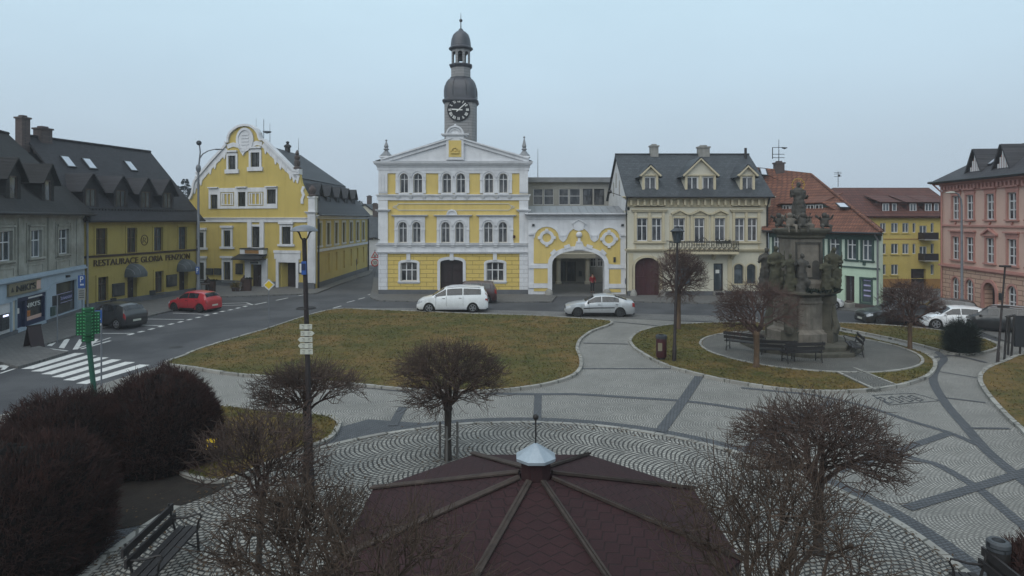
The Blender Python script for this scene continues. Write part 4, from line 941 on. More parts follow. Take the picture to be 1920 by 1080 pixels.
M['awning'] = mat('grey_awning_cloth', (.085, .095, .1), (.06, .068, .072), 3., .8, .2)
for a, b, t0, t1 in ((233, 262, 2.25, 3.05), (331, 357, 2.25, 3.05)):
    s0, s1 = S(a), S(b); c = (s0+s1)/2; r_ = (s1-s0)/2; w = MB(); n1, n2 = 16, 6; rings = []
    for i in range(n2+1):
        ph = math.pi/2*i/n2; rings.append([fc.P(c+r_*math.cos(math.pi*k/n1), t0+(t1-t0)*math.sin(math.pi*k/n1)*math.cos(ph)+(0 if 0 < k < n1 else 0), .02+1.05*math.sin(ph)*(math.sin(math.pi*k/n1)**.5 if 0 < k < n1 else 0)) for k in range(n1+1)])
    w.loft(rings, False, False)
    w.loft([[fc.P(c+r_*math.cos(math.pi*k/n1), t0-.2, .02+1.05*(math.sin(math.pi*k/n1)**.5 if 0 < k < n1 else 0)) for k in range(n1+1)], rings[-1]], False, False); aw = w.build('awning', M['awning'], root, 30)
    rb = MB()
    for k in (3, 6, 10, 13): rb.tube([r2[k]+fc.N*.02 for r2 in rings], .02, 4)
    rb.build('awning_rib', M['pole_grey'], aw)
w = MB(); w.slab([fc.P(-.1, ez-.1, .5), fc.P(fc.L+.35, ez-.1, .5), fc.P(fc.L+.35, 12.25, -5), fc.P(-.1, 12.25, -5)], .14); w.slab([fc.P(-.1, 12.25, -5), fc.P(fc.L+.35, 12.25, -5), fc.P(fc.L+.35, ez-.1, -10.5), fc.P(-.1, ez-.1, -10.5)], .14)
w.tube([fc.P(-.1, 12.3, -5), fc.P(fc.L+.35, 12.3, -5)], .1, 6); w.build('roof', M['slate_left'], root)
sl = (fc.P(0, 12.25, -5)-fc.P(0, ez-.1, .5)); VS = sl.normalized(); NS = fc.U.cross(VS)
if NS.z < 0: NS = -NS
w = MB()
for k in range(40): x = .3+k*.27; w.box(-.03, .03, -.03, .03, 0, .12, Matrix.Translation(fc.P(x, ez-.1, .5)+VS*.9)); 
w.tube([fc.P(.2, ez+.06, .5)+VS*.9, fc.P(fc.L, ez+.06, .5)+VS*.9], .025, 4); w.build('snow_guard', M['iron'], root)
for u, v in ((126, 305), (167, 307.5), (245, 312)):
    k = .62; y = None
    # along-slope position where the roof shows at this height
    best = min(((abs(H-(v-HV)*p.y/F-p.z)+abs(CX+F*p.x/p.y-u)*.02, x, q) for x in [i*.1 for i in range(-5, 110)] for q in [j*.1 for j in range(10, 75)] for p in [fc.P(x, ez-.1, .5)+VS*q]), key=lambda r: r[0])
    skylight(root, fc.P(best[1]-.35, ez-.1, .5)+VS*(best[2]-.55), fc.U, VS, .75, 1.15, NS)
for u in (176, 232.5, 279, 320):
    sc0 = S(u)+.1
    dormer(fc, root, sc0, 1.25, 6.75, 8.55, 9.45, -.35, 2.9, 'slate_left', 'slate_left', [(sc0-.42, sc0+.42, 7.05, 8.5, dict(fm='frame_brown', gm='glass_cool', dep=.08, fw=.07))], .3)
chimney(root, fc.P(1.28, 12.1, -5), .85, .75, .75, 'chimney_brick', fc.ang); chimney(root, fc.P(-.3, 12.1, -4.9), .6, .6, 1.3, 'chimney_brick', fc.ang)
gutter('gutter', root, [fc.P(-.1, ez-.18, .58), fc.P(fc.L+.3, ez-.18, .58)], .09, 'frame_dark'); gutter('downpipe', root, [fc.P(fc.L-.1, .1, .14), fc.P(fc.L-.1, ez-.2, .14)], .07, 'zinc'); gutter('downpipe', root, [fc.P(.15, .1, .14), fc.P(.15, ez-.2, .14)], .07, 'zinc')

# ================================================================ weathered house with the shop
A = Vector((-24.6, 25., 0)); Bq = Vector((-29.45, 44.05, 0)); fc = Fac(A, Bq); S = fc.s
root = thing('shop_house', 'weathered grey plaster house above a pale blue shop front', 'house', fc.P(fc.L/2, 0))
holes = []; ct = 3.05
kw = dict(fm='frame_white', gm='glass_cool', dep=.14, fw=.06, bar=.06)
for a, b in ((-62, -38), (-3, 21), (56, 76.5), (108.6, 127.5)):
    win(fc, root, holes, S(a), S(b), 4.15, 5.75, 0, 1, (.62,), sur=(.16, .08, 'old_plaster'), sill=(.3, .16, 'old_plaster'), **kw)
w = MB(); w.prism(fc, rect(0, fc.L, ct, 6.95), -.3, 0, holes); walls(w, plan_of(fc, 10), 0, 6.95); w.build('wall', M['old_plaster'], root)
w = MB(); moulding(w, fc, 0, fc.L, 6.5, ((.12, .08), (.12, .16), (.12, .3))); 
for a, b in ((-62, -38), (-3, 21), (56, 76.5), (108.6, 127.5)):
    s0, s1 = S(a), S(b); w.ring(fc, rect(s0-.35, s1+.35, 3.95, 6.1), rect(s0-.42, s1+.42, 3.88, 6.17), 0, .05); w.fbox(fc, s0-.25, s1+.25, 5.95, 6.05, 0, .16); w.ring(fc, rect(s0-.2, s1+.2, 3.3, 3.7), rect(s0-.27, s1+.27, 3.23, 3.77), 0, .04)
for u in (38, 93, 146): w.fbox(fc, S(u)-.3, S(u)+.3, 3.3, 6.45, 0, .06)
w.build('plaster_trim', M['old_plaster'], root)
bh = []
def hole(u0, u1, t0, t1): h = rect(S(u0), S(u1), t0, t1); bh.append(h); return h
bp = lambda h, d, nm, m: (lambda q: (q.flat([h], lambda a, b: fc.P(a, b, -d)), q.build(nm, M[m], root))[1])(MB())
h = hole(104.5, 143.5, .35, 2.35); so = win(fc, root, None, S(104.5), S(143.5), .35, 2.35, 0, 0, (), dep=.18, fw=.06, fm='frame_dark', gm='glass_dim', name='shop_window')
q = MB(); q.fbox(fc, S(109), S(141), 1.12, 1.5, -.165, -.15); q.build('shop_sign', M['navy'], so); M['lilac'] = mat('lilac_letters', (.4, .38, .6), None, 4., .5, .02)
text('NA\u010cE RADOST', 'lettering', M['lilac'], so, fc, S(111), S(139.5), 1.2, 1.43, -.15, .01); q = MB()
for t in (1.0, 1.58): q.fbox(fc, S(110), S(140), t, t+.03, -.165, -.15)
q.build('sign_line', M['lilac'], so)
h = hole(31.5, 86, .12, 2.02); fr = MB(); fr.ring(fc, rect(S(33), S(84.5), .2, 1.95), h, -.25, -.05); fr.fbox(fc, S(51)-.12, S(51)+.12, .2, 1.95, -.25, -.06); fr.fbox(fc, S(31.5), S(86), 1.78, 2.02, -.26, -.03); fr.fbox(fc, S(52), S(86), .12, .55, -.26, -.06); so = fr.build('shop_front', M['navy'], root)
q = MB(); q.quad(fc.P(S(51), .5, -.2), fc.P(S(85), .5, -.2), fc.P(S(85), 1.8, -.2), fc.P(S(51), 1.8, -.2)); q.build('pane', M['glass_dim'], so); q = MB(); q.quad(fc.P(S(33), .2, -.22), fc.P(S(51), .2, -.22), fc.P(S(51), 1.8, -.22), fc.P(S(33), 1.8, -.22)); q.build('door', M['navy'], so); q = MB(); q.fbox(fc, S(38), S(44), 1.1, 1.4, -.22, -.2); q.fbox(fc, S(54), S(80), 1.84, 1.92, -.03, -.02); q.build('paper_notice', M['clock_white'], so)
text("NIKI'S", 'lettering', M['clock_white'], so, fc, S(54), S(82), 1.28, 1.55, -.2, .01)
M['orange'] = mat('orange_print', (.45, .17, .04), (.3, .1, .03), 5., .6, .05)
q = MB(); q.fbox(fc, S(55.5), S(64), .78, 1.12, -.2, -.19); q.build('poster', M['orange'], so); q = MB(); q.fbox(fc, S(56), S(85), .52, .76, -.2, -.19); q.build('poster', M['pink'], so)
h = hole(-6, 21, .3, 1.9); bm_ = bp(h, .06, 'cash_machine_panel', 'frame_white'); q = MB(); q.fbox(fc, S(2), S(17), .5, 1.35, -.06, .02); cm = q.build('cash_machine', M['slate_grey'], root); q = MB(); q.fbox(fc, S(5), S(15), 1.2, 1.3, .02, .03); q.build('lit_screen', emis('lit_screen', (.6, .65, .85), 1.6), cm)
h = hole(23, 31, .3, 1.95); q = MB(); q.fbox(fc, S(23), S(31), .3, 1.95, -.15, -.08); q.build('shutter', M['cream'], root)
h = hole(-46, -14, .3, 2.1); win(fc, root, None, S(-46), S(-14), .3, 2.1, 0, 1, (), fm='navy', gm='glass_dim', dep=.15, name='shop_window')
w = MB(); w.prism(fc, rect(0, fc.L, .3, ct), -.3, .03, bh); w.build('shop_wall', M['blue_shop'], root)
w = MB(); w.fbox(fc, 0, S(31.2), 0, .3, -.05, .07); w.fbox(fc, S(86.3), fc.L, 0, .3, -.05, .07); w.build('plinth', M['plinth'], root)
w = MB(); w.fbox(fc, 0, fc.L, ct-.06, ct+.06, 0, .2); w.fbox(fc, 0, fc.L, ct+.06, ct+.18, 0, .12); w.strip(fc, [(S(31), 2.12), (S(88), 2.12), (S(92), 2.3), (S(100), 2.45), (S(146), 2.45), (S(146), .3)], .05, 0, .06); w.build('belt_course', M['blue_shop'], root)
M['sign_tan'] = mat('tan_sign_board', (.2, .175, .12), (.17, .15, .1), 4., .6, .1)
q = MB(); q.fbox(fc, S(11.5), S(71.5), 2.28, 2.86, .03, .14); q.fbox(fc, S(11), S(72), 2.25, 2.29, .03, .18); q.fbox(fc, S(11), S(72), 2.85, 2.89, .03, .18); sg = q.build('shop_name_board', M['sign_tan'], root); q = MB(); q.fbox(fc, S(63.5), S(71), 2.32, 2.82, .14, .145); q.build('board_panel', M['pink'], sg)
text("NIKI'S", 'lettering', M['frame_dark'], sg, fc, S(25), S(61), 2.4, 2.76, .14, .02); q = MB(); q.prism(fc, [(S(15), 2.45), (S(20), 2.45), (S(17.5), 2.7)], .14, .16); q.build('board_emblem', M['frame_dark'], sg)
q = MB(); q.fbox(fc, S(93), S(100.5), .45, 1.0, .03, .12); q.build('wall_cabinet', M['green_dark'], root); q = MB(); q.fbox(fc, S(122), S(125.5), 2.62, 2.76, .03, .2); q.build('wall_lamp', M['frame_dark'], root)
w = MB(); w.slab([fc.P(-.1, 6.75, .55), fc.P(fc.L+.25, 6.75, .55), fc.P(fc.L+.25, 12.1, -4.6), fc.P(-.1, 12.1, -4.6)], .14); w.slab([fc.P(-.1, 12.1, -4.6), fc.P(fc.L+.25, 12.1, -4.6), fc.P(fc.L+.25, 6.75, -10.4), fc.P(-.1, 6.75, -10.4)], .14); w.tube([fc.P(-.1, 12.15, -4.6), fc.P(fc.L+.25, 12.15, -4.6)], .1, 6)
q_ = [fc.P(fc.L, 6.75, 0), fc.P(fc.L, 12.0, -4.6), fc.P(fc.L, 6.75, -10)]; w.quad(*q_); w.build('roof', M['slate_old'], root)
for u in (28, 93):
    sc0 = S(u)+.2; dormer(fc, root, sc0, 1.6, 7.1, 8.75, 9.6, -.15, 2.9, 'slate_old', 'slate_old', [(sc0-.4, sc0+.4, 7.45, 8.75, dict(fm='frame_brown', gm='glass_cool', dep=.08, fw=.07, nx=0))], .38)
VS = (fc.P(0, 12.1, -4.6)-fc.P(0, 6.75, .55)).normalized(); NS = fc.U.cross(VS); NS = NS if NS.z > 0 else -NS
skylight(root, fc.P(S(0), 6.75, .55)+VS*4.3, fc.U, VS, .75, 1.1, NS)
gutter('gutter', root, [fc.P(-.1, 6.68, .62), fc.P(fc.L+.2, 6.68, .62)], .09, 'frame_dark')

# ================================================================ cream house right of the gateway
fc = Fac(G(1176, 556), G(1440, 556)); S = fc.s; T = lambda v: fc.t(1310, v)
root = thing('cream_house', 'cream townhouse with iron balcony, maroon gate and slate dormers', 'house', fc.P(fc.L/2, 0))
holes = []; kw = dict(fm='frame_white', gm='glass', dep=.15, fw=.07, bar=.07)
for a, b in ((1194, 1214), (1222, 1240.5), (1262.7, 1284), (1302, 1321), (1340, 1359.6), (1377.6, 1396), (1401.5, 1419.7)):
    y1 = 452 if not 1300 < a < 1310 else 456
    win(fc, root, holes, S(a), S(b), T(y1), T(409), 0, 1, (.66,), sur=(.1, .07, 'cream_trim'), **kw)
for a, b, y0, y1 in ((1376, 1393.6, 495, 532), (1400, 1416.7, 495, 532)): win(fc, root, holes, S(a), S(b), T(y1), T(y0), .3, 0, (.75,), fm='frame_dark', gm='glass_cool', dep=.2, fw=.06, name='shop_window', sur=(.1, .07, 'cream_trim'))
so = win(fc, root, holes, S(1338), S(1356), .45, T(494), 0, 0, (.78,), fm='frame_dark', gm='glass_cool', dep=.22, fw=.1, name='glass_door'); q = MB(); q.fbox(fc, S(1343), S(1350), 1.9, 2.2, -.2, -.18); q.build('paper_notice', M['clock_white'], so)
so = win(fc, root, holes, S(1270), S(1296), .95, T(496), .3, 1, (.7,), fm='frame_dark', gm='glass_cool', dep=.2, name='shop_window')
a0, a1 = S(1190), S(1237); gp = arch(a0, a1, .02, T(483), .75, 14); holes.append(gp)
d = MB(); d.flat([gp], lambda x, y: fc.P(x, y, -.35)); n = 9
for k in range(n): x = lerp(a0, a1, k/n); d.fbox(fc, x+.02, x+(a1-a0)/n-.02, .05, 2.55, -.36, -.31)
d.fbox(fc, a0+.05, a1-.05, 1.5, 1.62, -.36, -.29); d.fbox(fc, (a0+a1)/2-.04, (a0+a1)/2+.04, .05, 3.1, -.36, -.28); d.build('gate', M['door_red'], root)
ez = 8.28
w = MB(); w.prism(fc, rect(0, fc.L, 0, ez), -.4, 0, holes); walls(w, plan_of(fc, 10), 0, ez); rt = 12.1
w.quad(fc.P(fc.L, ez, 0), fc.P(fc.L, rt, -5), fc.P(fc.L, ez, -10)); w.build('wall', M['cream'], root)
w = MB(); fg = Fac(fc.P(0, 0, -10), fc.P(0, 0, 0)); gh = []
w.prism(fg, [(0, ez-1.2), (10, ez-1.2), (10, ez), (5, rt), (0, ez)], -.2, .02, []); w.build('gable_wall', M['white'], root)
for x in (3.2, 4.6, 6.4): q = MB(); q.prism(fg, arch(x-.22, x+.22, ez+.2 if x != 4.6 else ez+.9, ez+1.5 if x != 4.6 else ez+2.3, .2), .0, .05); q.build('gable_slit', M['concrete'], root)
w = MB()
moulding(w, fc, 0, fc.L, ez-.92, ((.1, .1), (.08, .16), (.42, .05), (.1, .2), (.1, .4), (.08, .5)))
n = 21
for k in range(n):
    x = (k+.5)*fc.L/n; w.fbox(fc, x-.09, x+.09, ez-.78, ez-.28, 0, .3)
    w.ring(fc, rect(x+.15, x+fc.L/n-.16, ez-.66, ez-.36), rect(x+.1, x+fc.L/n-.11, ez-.71, ez-.31), 0, .1)
w.build('bracket_frieze', M['cream_trim'], root)
w = MB()
for a, b in ((1189, 1246), (1373, 1425)):
    s0, s1 = S(a), S(b); moulding(w, fc, s0, s1, T(398), ((.06, .1), (.12, .2), (.05, .26))); w.fbox(fc, s0, s1, T(389), T(386.5), 0, .1); w.fbox(fc, s0-.05, s1+.05, T(456), T(453), 0, .18); w.ring(fc, rect(s0+.15, s1-.15, T(467), T(458)), rect(s0+.05, s1-.05, T(468.5), T(456.8)), 0, .07)
    for x in (s0+.1, (s0+s1)/2, s1-.1): w.fbox(fc, x-.1, x+.1, T(452), T(398), 0, .12)
pts = []
for a, b in ((1262.7, 1284), (1302, 1321), (1340, 1359.6)):
    c = (a+b)/2; pts += [(S(c-15), T(401)), (S(c), T(394)), (S(c+15), T(401))]
    for x in (S(a)-.22, S(b)+.22): w.fbox(fc, x-.1, x+.1, T(452), T(404), 0, .1)
    w.prism(fc, [(S(c-11), T(404)), (S(c+11), T(404)), (S(c+11), T(401)), (S(c), T(396.5)), (S(c-11), T(401))], 0, .06)
w.strip(fc, pts, .14, 0, .24)
moulding(w, fc, 0, fc.L, T(473), ((.12, .08), (.1, .2), (.06, .26)))
for a in (1183, 1368, 1428): w.fbox(fc, S(a)-.16, S(a)+.16, .5, T(475), 0, .1)
w.ring(fc, gp, grow(gp, .2), -.02, .1)
w.build('window_trim', M['cream_trim'], root)
w = MB(); w.fbox(fc, 0, a0-.22, 0, .45, -.1, .08); w.fbox(fc, a1+.22, fc.L, 0, .45, -.1, .08); w.build('plinth', M['plinth'], root)
for u in (1187, 1241): q = MB(); q.lathe([(.3, 0), (.28, .3), (.16, .55), (.03, .62)], 10, fc.P(S(u), 0, .25)); q.build('guard_stone', M['chimney'], root, 50)
q = MB(); q.fbox(fc, S(1336), S(1357), .1, .42, .0, .5); q.build('door_step', M['chimney'], root); q = MB(); q.fbox(fc, S(1338), S(1353), .16, .4, .5, .52); q.build('cellar_vent', M['frame_dark'], root)
# balcony
b0, b1 = S(1250), S(1377); q = MB(); q.fbox(fc, b0, b1, T(475.5), T(471), -.1, 1.05); bal = q.build('balcony', M['cream_trim'], root)
for u in (1256, 1337, 1371): q = MB(); x = S(u); q.add([fc.P(x-.12, T(475.5), 0), fc.P(x+.12, T(475.5), 0), fc.P(x+.12, T(475.5), .85), fc.P(x-.12, T(475.5), .85), fc.P(x-.12, T(487), 0), fc.P(x+.12, T(487), 0)], [(0, 1, 2, 3), (0, 4, 5, 1), (2, 5, 4, 3), (0, 3, 4), (1, 5, 2)]); q.build('bracket', M['cream_trim'], bal)
q = MB(); fb_ = fc.off(1.0); t0, t1 = T(471), T(451.5)
for z in (t0+.06, t1-.1, t1): q.tube([fb_.P(b0, z, 0), fb_.P(b1, z, 0)], .03, 5)
for x in (b0, b1):
    for z in (t0+.06, t1): q.tube([fc.P(x, z, 0), fc.P(x, z, 1.)], .03, 5)
n = 14
for k in range(n+1):
    x = lerp(b0, b1, k/n); q.tube([fb_.P(x, t0, 0), fb_.P(x, t1, 0)], .022, 4)
    if k < n:
        for sg in (-1, 1):
            c = x+(b1-b0)/n/2; q.tube([fb_.P(c+sg*(.03+.15*math.sin(i*.9)*(1-i/9)), t0+.1+(t1-t0-.2)*i/8, .02) for i in range(9)], .02, 4)
            q.tube([fb_.P(c+sg*.09+.07*math.cos(i*.9), (t0+t1)/2+.07*math.sin(i*.9)+.12*sg, .02) for i in range(8)], .018, 4)
c = S(1311); q.tube([fb_.P(c+.35*math.cos(math.pi*i/10), t1+.28*math.sin(math.pi*i/10), 0) for i in range(11)], .03, 5); q.tube([fb_.P(c+.18*math.cos(i*.6), t1+.1+.1*math.sin(i*.6), 0) for i in range(11)], .02, 4); q.build('railing', M['iron'], bal)
q = MB(); rr = random.Random(4)
for k in range(160): x = rr.uniform(S(1335), S(1362)); y = rr.gauss(t1+.02, .09); d_ = rr.gauss(1.02, .1); p = fc.P(x, y, d_); q.add([p, p+Vector((rr.uniform(-.1, .1), rr.uniform(-.1, .1), rr.uniform(-.1, .1))), p+Vector((rr.uniform(-.1, .1), rr.uniform(-.1, .1), rr.uniform(-.1, .1)))], [(0, 1, 2)])
q.fbox(fc, S(1336), S(1361), t1-.2, t1-.02, .95, 1.15); M['dry'] = mat('dry_plant', (.05, .045, .035), (.03, .032, .025), 8., .9); q.build('flower_box', M['dry'], bal)
# roof
w = MB(); w.slab([fc.P(-.2, ez-.05, .55), fc.P(fc.L+.3, ez-.05, .55), fc.P(fc.L+.3, rt+.05, -5), fc.P(-.2, rt+.05, -5)], .14); w.slab([fc.P(-.2, rt+.05, -5), fc.P(fc.L+.3, rt+.05, -5), fc.P(fc.L+.3, ez-.05, -10.5), fc.P(-.2, ez-.05, -10.5)], .14); w.tube([fc.P(-.2, rt+.1, -5), fc.P(fc.L+.3, rt+.1, -5)], .09, 6); w.build('roof', M['slate_grey'], root)
for u0, u1, wins in ((1204, 1234, 1), (1284, 1342, 2), (1387, 1415, 1)):
    d_ = -.35; f2 = fc.off(d_); s0, s1 = f2.s(u0), f2.s(u1); c = (s0+s1)/2; sp = []
    ww = .95
    for k in range(wins):
        x = c if wins == 1 else c+(k-.5)*1.35; sp.append((x-ww/2, x+ww/2, 8.75, 9.85, dict(fm='frame_white', gm='glass', dep=.1, fw=.07, bar=.07)))
    dm = dormer(fc, root, c, s1-s0, 8.6, 10.0, 10.0+(.75 if wins == 1 else 1.35), d_, 4., 'cream', 'slate_grey', sp, .28)
    q = MB()
    for x in (s0+.1, s1-.1)+((c,) if wins == 2 else ()): q.fbox(f2, x-.1, x+.1, 8.6, 10.0, 0, .08)
    pk = 10.0+(.75 if wins == 1 else 1.35); q.strip(f2, [(s0-.2, 9.92), (c, pk-.02), (s1+.2, 9.92)], .14, 0, .3); q.fbox(f2, s0-.1, s1+.1, 9.95, 10.05, 0, .12); q.fbox(f2, s0-.1, s1+.1, 8.55, 8.65, 0, .14); q.build('dormer_trim', M['cream_trim'], dm)
chimney(root, fc.P(fc.off(-5).s(1226), rt-.1, -5), .7, .6, .85); chimney(root, fc.P(fc.off(-5).s(1318.5), rt-.1, -5), 1., .6, .75)
q = MB(); c = fc.P(fc.off(-4.5).s(1398), rt-.5, -4.5); q.tube([c, c+Vector((0, 0, 1.1))], .12, 8); q.build('flue_pipe', M['iron'], root)
gutter('gutter', root, [fc.P(-.2, ez-.12, .62), fc.P(fc.L+.3, ez-.12, .62)], .08, 'frame_dark'); gutter('downpipe', root, [fc.P(fc.L-.12, .1, .14), fc.P(fc.L-.12, ez-.9, .14), fc.P(fc.L-.1, ez-.15, .6)], .07, 'frame_dark'); gutter('downpipe', root, [fc.P(-.12, T(402), .45), fc.P(-.12, ez-1.2, .1), fc.P(-.1, ez-.15, .6)], .06, 'frame_dark')
w = MB(); c = fc.P(-.1, ez+.1, -2.6); w.tube([c, c+Vector((-.9, 0, .3))], .03, 5); w.ball(c+Vector((-.9, 0, .35)), .16, 6); w.build('camera_arm', M['iron'], root)

# ================================================================ mint green house
fc = Fac(Vector((21.1, 52.4, 0)), Vector((25.25, 43.9, 0))); S = fc.s
root = thing('green_house', 'mint green house under a tall orange tiled roof', 'house', fc.P(fc.L/2, 0))
holes = []; kw = dict(fm='frame_white', gm='glass_cool', dep=.1, fw=.06, bar=.07); TT = lambda v: fc.t(1590, v)
for a, b in ((1451, 1464), (1477, 1492), (1500, 1515), (1529, 1543), (1556, 1575), (1588.5, 1606), (1617.5, 1635.5)): win(fc, root, holes, S(a), S(b), TT(486), TT(446), 0, 1, (.68,), sur=(.14, .07, 'green_dark'), sill=(.2, .12, 'green_dark'), **kw)
dp = rect(S(1584), S(1602), .35, TT(517)); holes.append(dp); d = MB(); d.flat([dp], lambda x, y: fc.P(x, y, -.15)); d.fbox(fc, S(1585), S(1601), .5, 1.2, -.16, -.11); d.fbox(fc, S(1585), S(1601), 1.3, 2.0, -.16, -.11); d.build('door', M['wood_dark'], root)
so = win(fc, root, holes, S(1615), S(1633.6), TT(563), TT(520), 0, 0, (), sur=(.12, .06, 'green_dark'), fm='green_dark', gm='glass_cool', dep=.12, name='shop_window')
q = MB()
for k in range(4): q.fbox(fc, S(1618), S(1631), .95+k*.36, 1.05+k*.36, -.1, -.08)
q.build('poster', M['lilac'], so)
win(fc, root, holes, S(1540), S(1566), .9, 2.3, 0, 1, (), sur=(.12, .06, 'green_dark'), fm='green_dark', gm='glass_cool', dep=.12, name='shop_window'); win(fc, root, holes, S(1470), S(1500), .9, 2.3, 0, 1, (), fm='green_dark', gm='glass_cool', dep=.12, name='shop_window')
ez = 5.45; st_ = TT(500)
w = MB(); w.prism(fc, rect(0, fc.L, st_, ez), -.3, 0, [h for h in holes if h[0][1] > st_]); K1, K0 = Vector((29.6, 51.6, 0)), Vector((24.5, 61, 0)); walls(w, [fc.P(fc.L, 0), K1, K0, fc.P(0, 0)], 0, ez); w.build('wall', M['green'], root)
w = MB(); w.prism(fc, rect(0, fc.L, .4, st_), -.3, 0, [h for h in holes if h[0][1] < st_ and h[0][1] > .39]+[rect(S(1584), S(1602), .41, TT(517))]); w.build('ground_floor', M['green2'], root)
w = MB(); w.fbox(fc, 0, S(1583), 0, .4, -.1, .06); w.fbox(fc, S(1603), fc.L, 0, .4, -.1, .06); w.build('plinth', M['chimney_brick'], root); q = MB(); q.fbox(fc, S(1582), S(1604), .1, .38, -.1, .7); q.build('door_step', M['chimney'], root)
w = MB(); w.fbox(fc, 0, fc.L, st_-.05, st_+.05, 0, .08); moulding(w, fc, 0, fc.L, ez-.55, ((.3, .06), (.12, .14), (.1, .25))); q = fc.P; w.fbox(fc, S(1621)-.1, S(1621)+.1, TT(495), TT(489), 0, .08); w.fbox(fc, S(1640)-.12, S(1640)+.12, TT(520), TT(516), 0, .05); w.build('trim', M['green_dark'], root)
rz = 10.35
w = MB()
e0, e1 = fc.P(-.2, ez-.05, .6), fc.P(fc.L+.5, ez-.05, .6); r0, r1 = Vector((21.2, 56.6, 10.85)), Vector((26.0, 55.6, 10.2)); k0, k1 = Vector((23.5, 61.5, ez-.05)), Vector((30.2, 52., ez-.05))
w.slab([e0, e1, r1], .14); w.slab([e0, r1, r0], .14); w.slab([e1, k1, r1], .14); w.slab([r0, r1, k1], .14); w.slab([r0, k1, k0], .14); w.tube([r0+Vector((0, 0, .05)), r1+Vector((0, 0, .05))], .12, 6); w.tube([e1+Vector((0, 0, .1)), r1+Vector((0, 0, .05))], .1, 6); w.build('roof', M['tile_red'], root)
VS = (r0-e0).normalized(); NS = fc.U.cross(VS); NS = NS if NS.z > 0 else -NS
f2 = fc.off(-1.9); s0, s1 = f2.s(1468), f2.s(1545); tb, tt = f2.t(1510, 398), f2.t(1510, 383)
w = MB(); w.prism(f2, [(s0-1.6, tb), (s1+1.4, tb), (s1, tt), (s0, tt)], -2., 0); dm = w.build('long_dormer', M['green_dark'], root)
w = MB(); w.slab([f2.P(s0-1.9, tb-.1, .3), f2.P(s0-.1, tt+.12, .3), f2.P(s0-.1, tt+.6, -1.7), f2.P(s0-1.9, tb-.05, -.3)], .08); w.slab([f2.P(s0-.1, tt+.12, .3), f2.P(s1+.1, tt+.12, .3), f2.P(s1+.1, tt+.9, -2.), f2.P(s0-.1, tt+.9, -2.)], .08); w.slab([f2.P(s1+.1, tt+.12, .3), f2.P(s1+1.7, tb-.1, .3), f2.P(s1+1.7, tb-.05, -.3), f2.P(s1+.1, tt+.6, -1.7)], .08); w.build('dormer_roof', M['tile_red'], dm)
for k in range(5): a = lerp(s0, s1, k/5)+.06; win(f2, dm, None, a, a+(s1-s0)/5-.12, tb+.1, tt-.06, 0, 1, (), fm='frame_white', gm='glass', dep=-.05, fw=.05, bar=.05)
for u_, v_, ww in ((1581, 392, .75), (1432, 326, .6)):
    best = min((((H-(v_-HV)*p.y/F-p.z)**2*400+(CX+F*p.x/p.y-u_)**2, i, j) for i in range(-2, 41) for j in range(2, 40) for p in [e0.lerp(e1, i/40).lerp(r0.lerp(r1, i/40), j/40)]), key=lambda r: r[0]); i, j = best[1], best[2]
    pq = lambda x, y: e0.lerp(e1, x).lerp(r0.lerp(r1, x), y)
    p0 = pq(i/40, j/40); uu = (pq(i/40+.05, j/40)-p0).normalized(); vv = (pq(i/40, j/40+.05)-p0).normalized(); nn = uu.cross(vv).normalized(); nn = nn if nn.z > 0 else -nn
    skylight(root, p0+nn*.15-uu*ww/2-vv*.5, uu, vv, ww, 1.0, nn)
c = r0.lerp(r1, .46)+Vector((0, 0, -.1)); chimney(root, c, .75, .6, .75, 'chimney_brick'); w = MB(); w.tube([c+Vector((0, 0, .7)), c+Vector((0, 0, 2.9))], [.04, .02], 5)
for z in (1.3, 1.6, 2.2): w.tube([c+Vector((-.55, 0, z)), c+Vector((.5, 0, z))], .025, 4)
w.tube([c+Vector((-.55, 0, 1.2)), c+Vector((-.55, 0, 2.2))], .04, 5); w.lathe([(.02, -.05), (.22, .03), (.25, .08)], 10, c+Vector((.5, 0, 2.1))); w.build('aerial_mast', M['iron'], root)
gutter('gutter', root, [e0+fc.N*.05, e1+fc.N*.05], .08, 'frame_dark'); gutter('downpipe', root, [fc.P(fc.L-.1, .1, .12), fc.P(fc.L-.1, ez-.5, .12), fc.P(fc.L, ez-.1, .6)], .06, 'zinc')

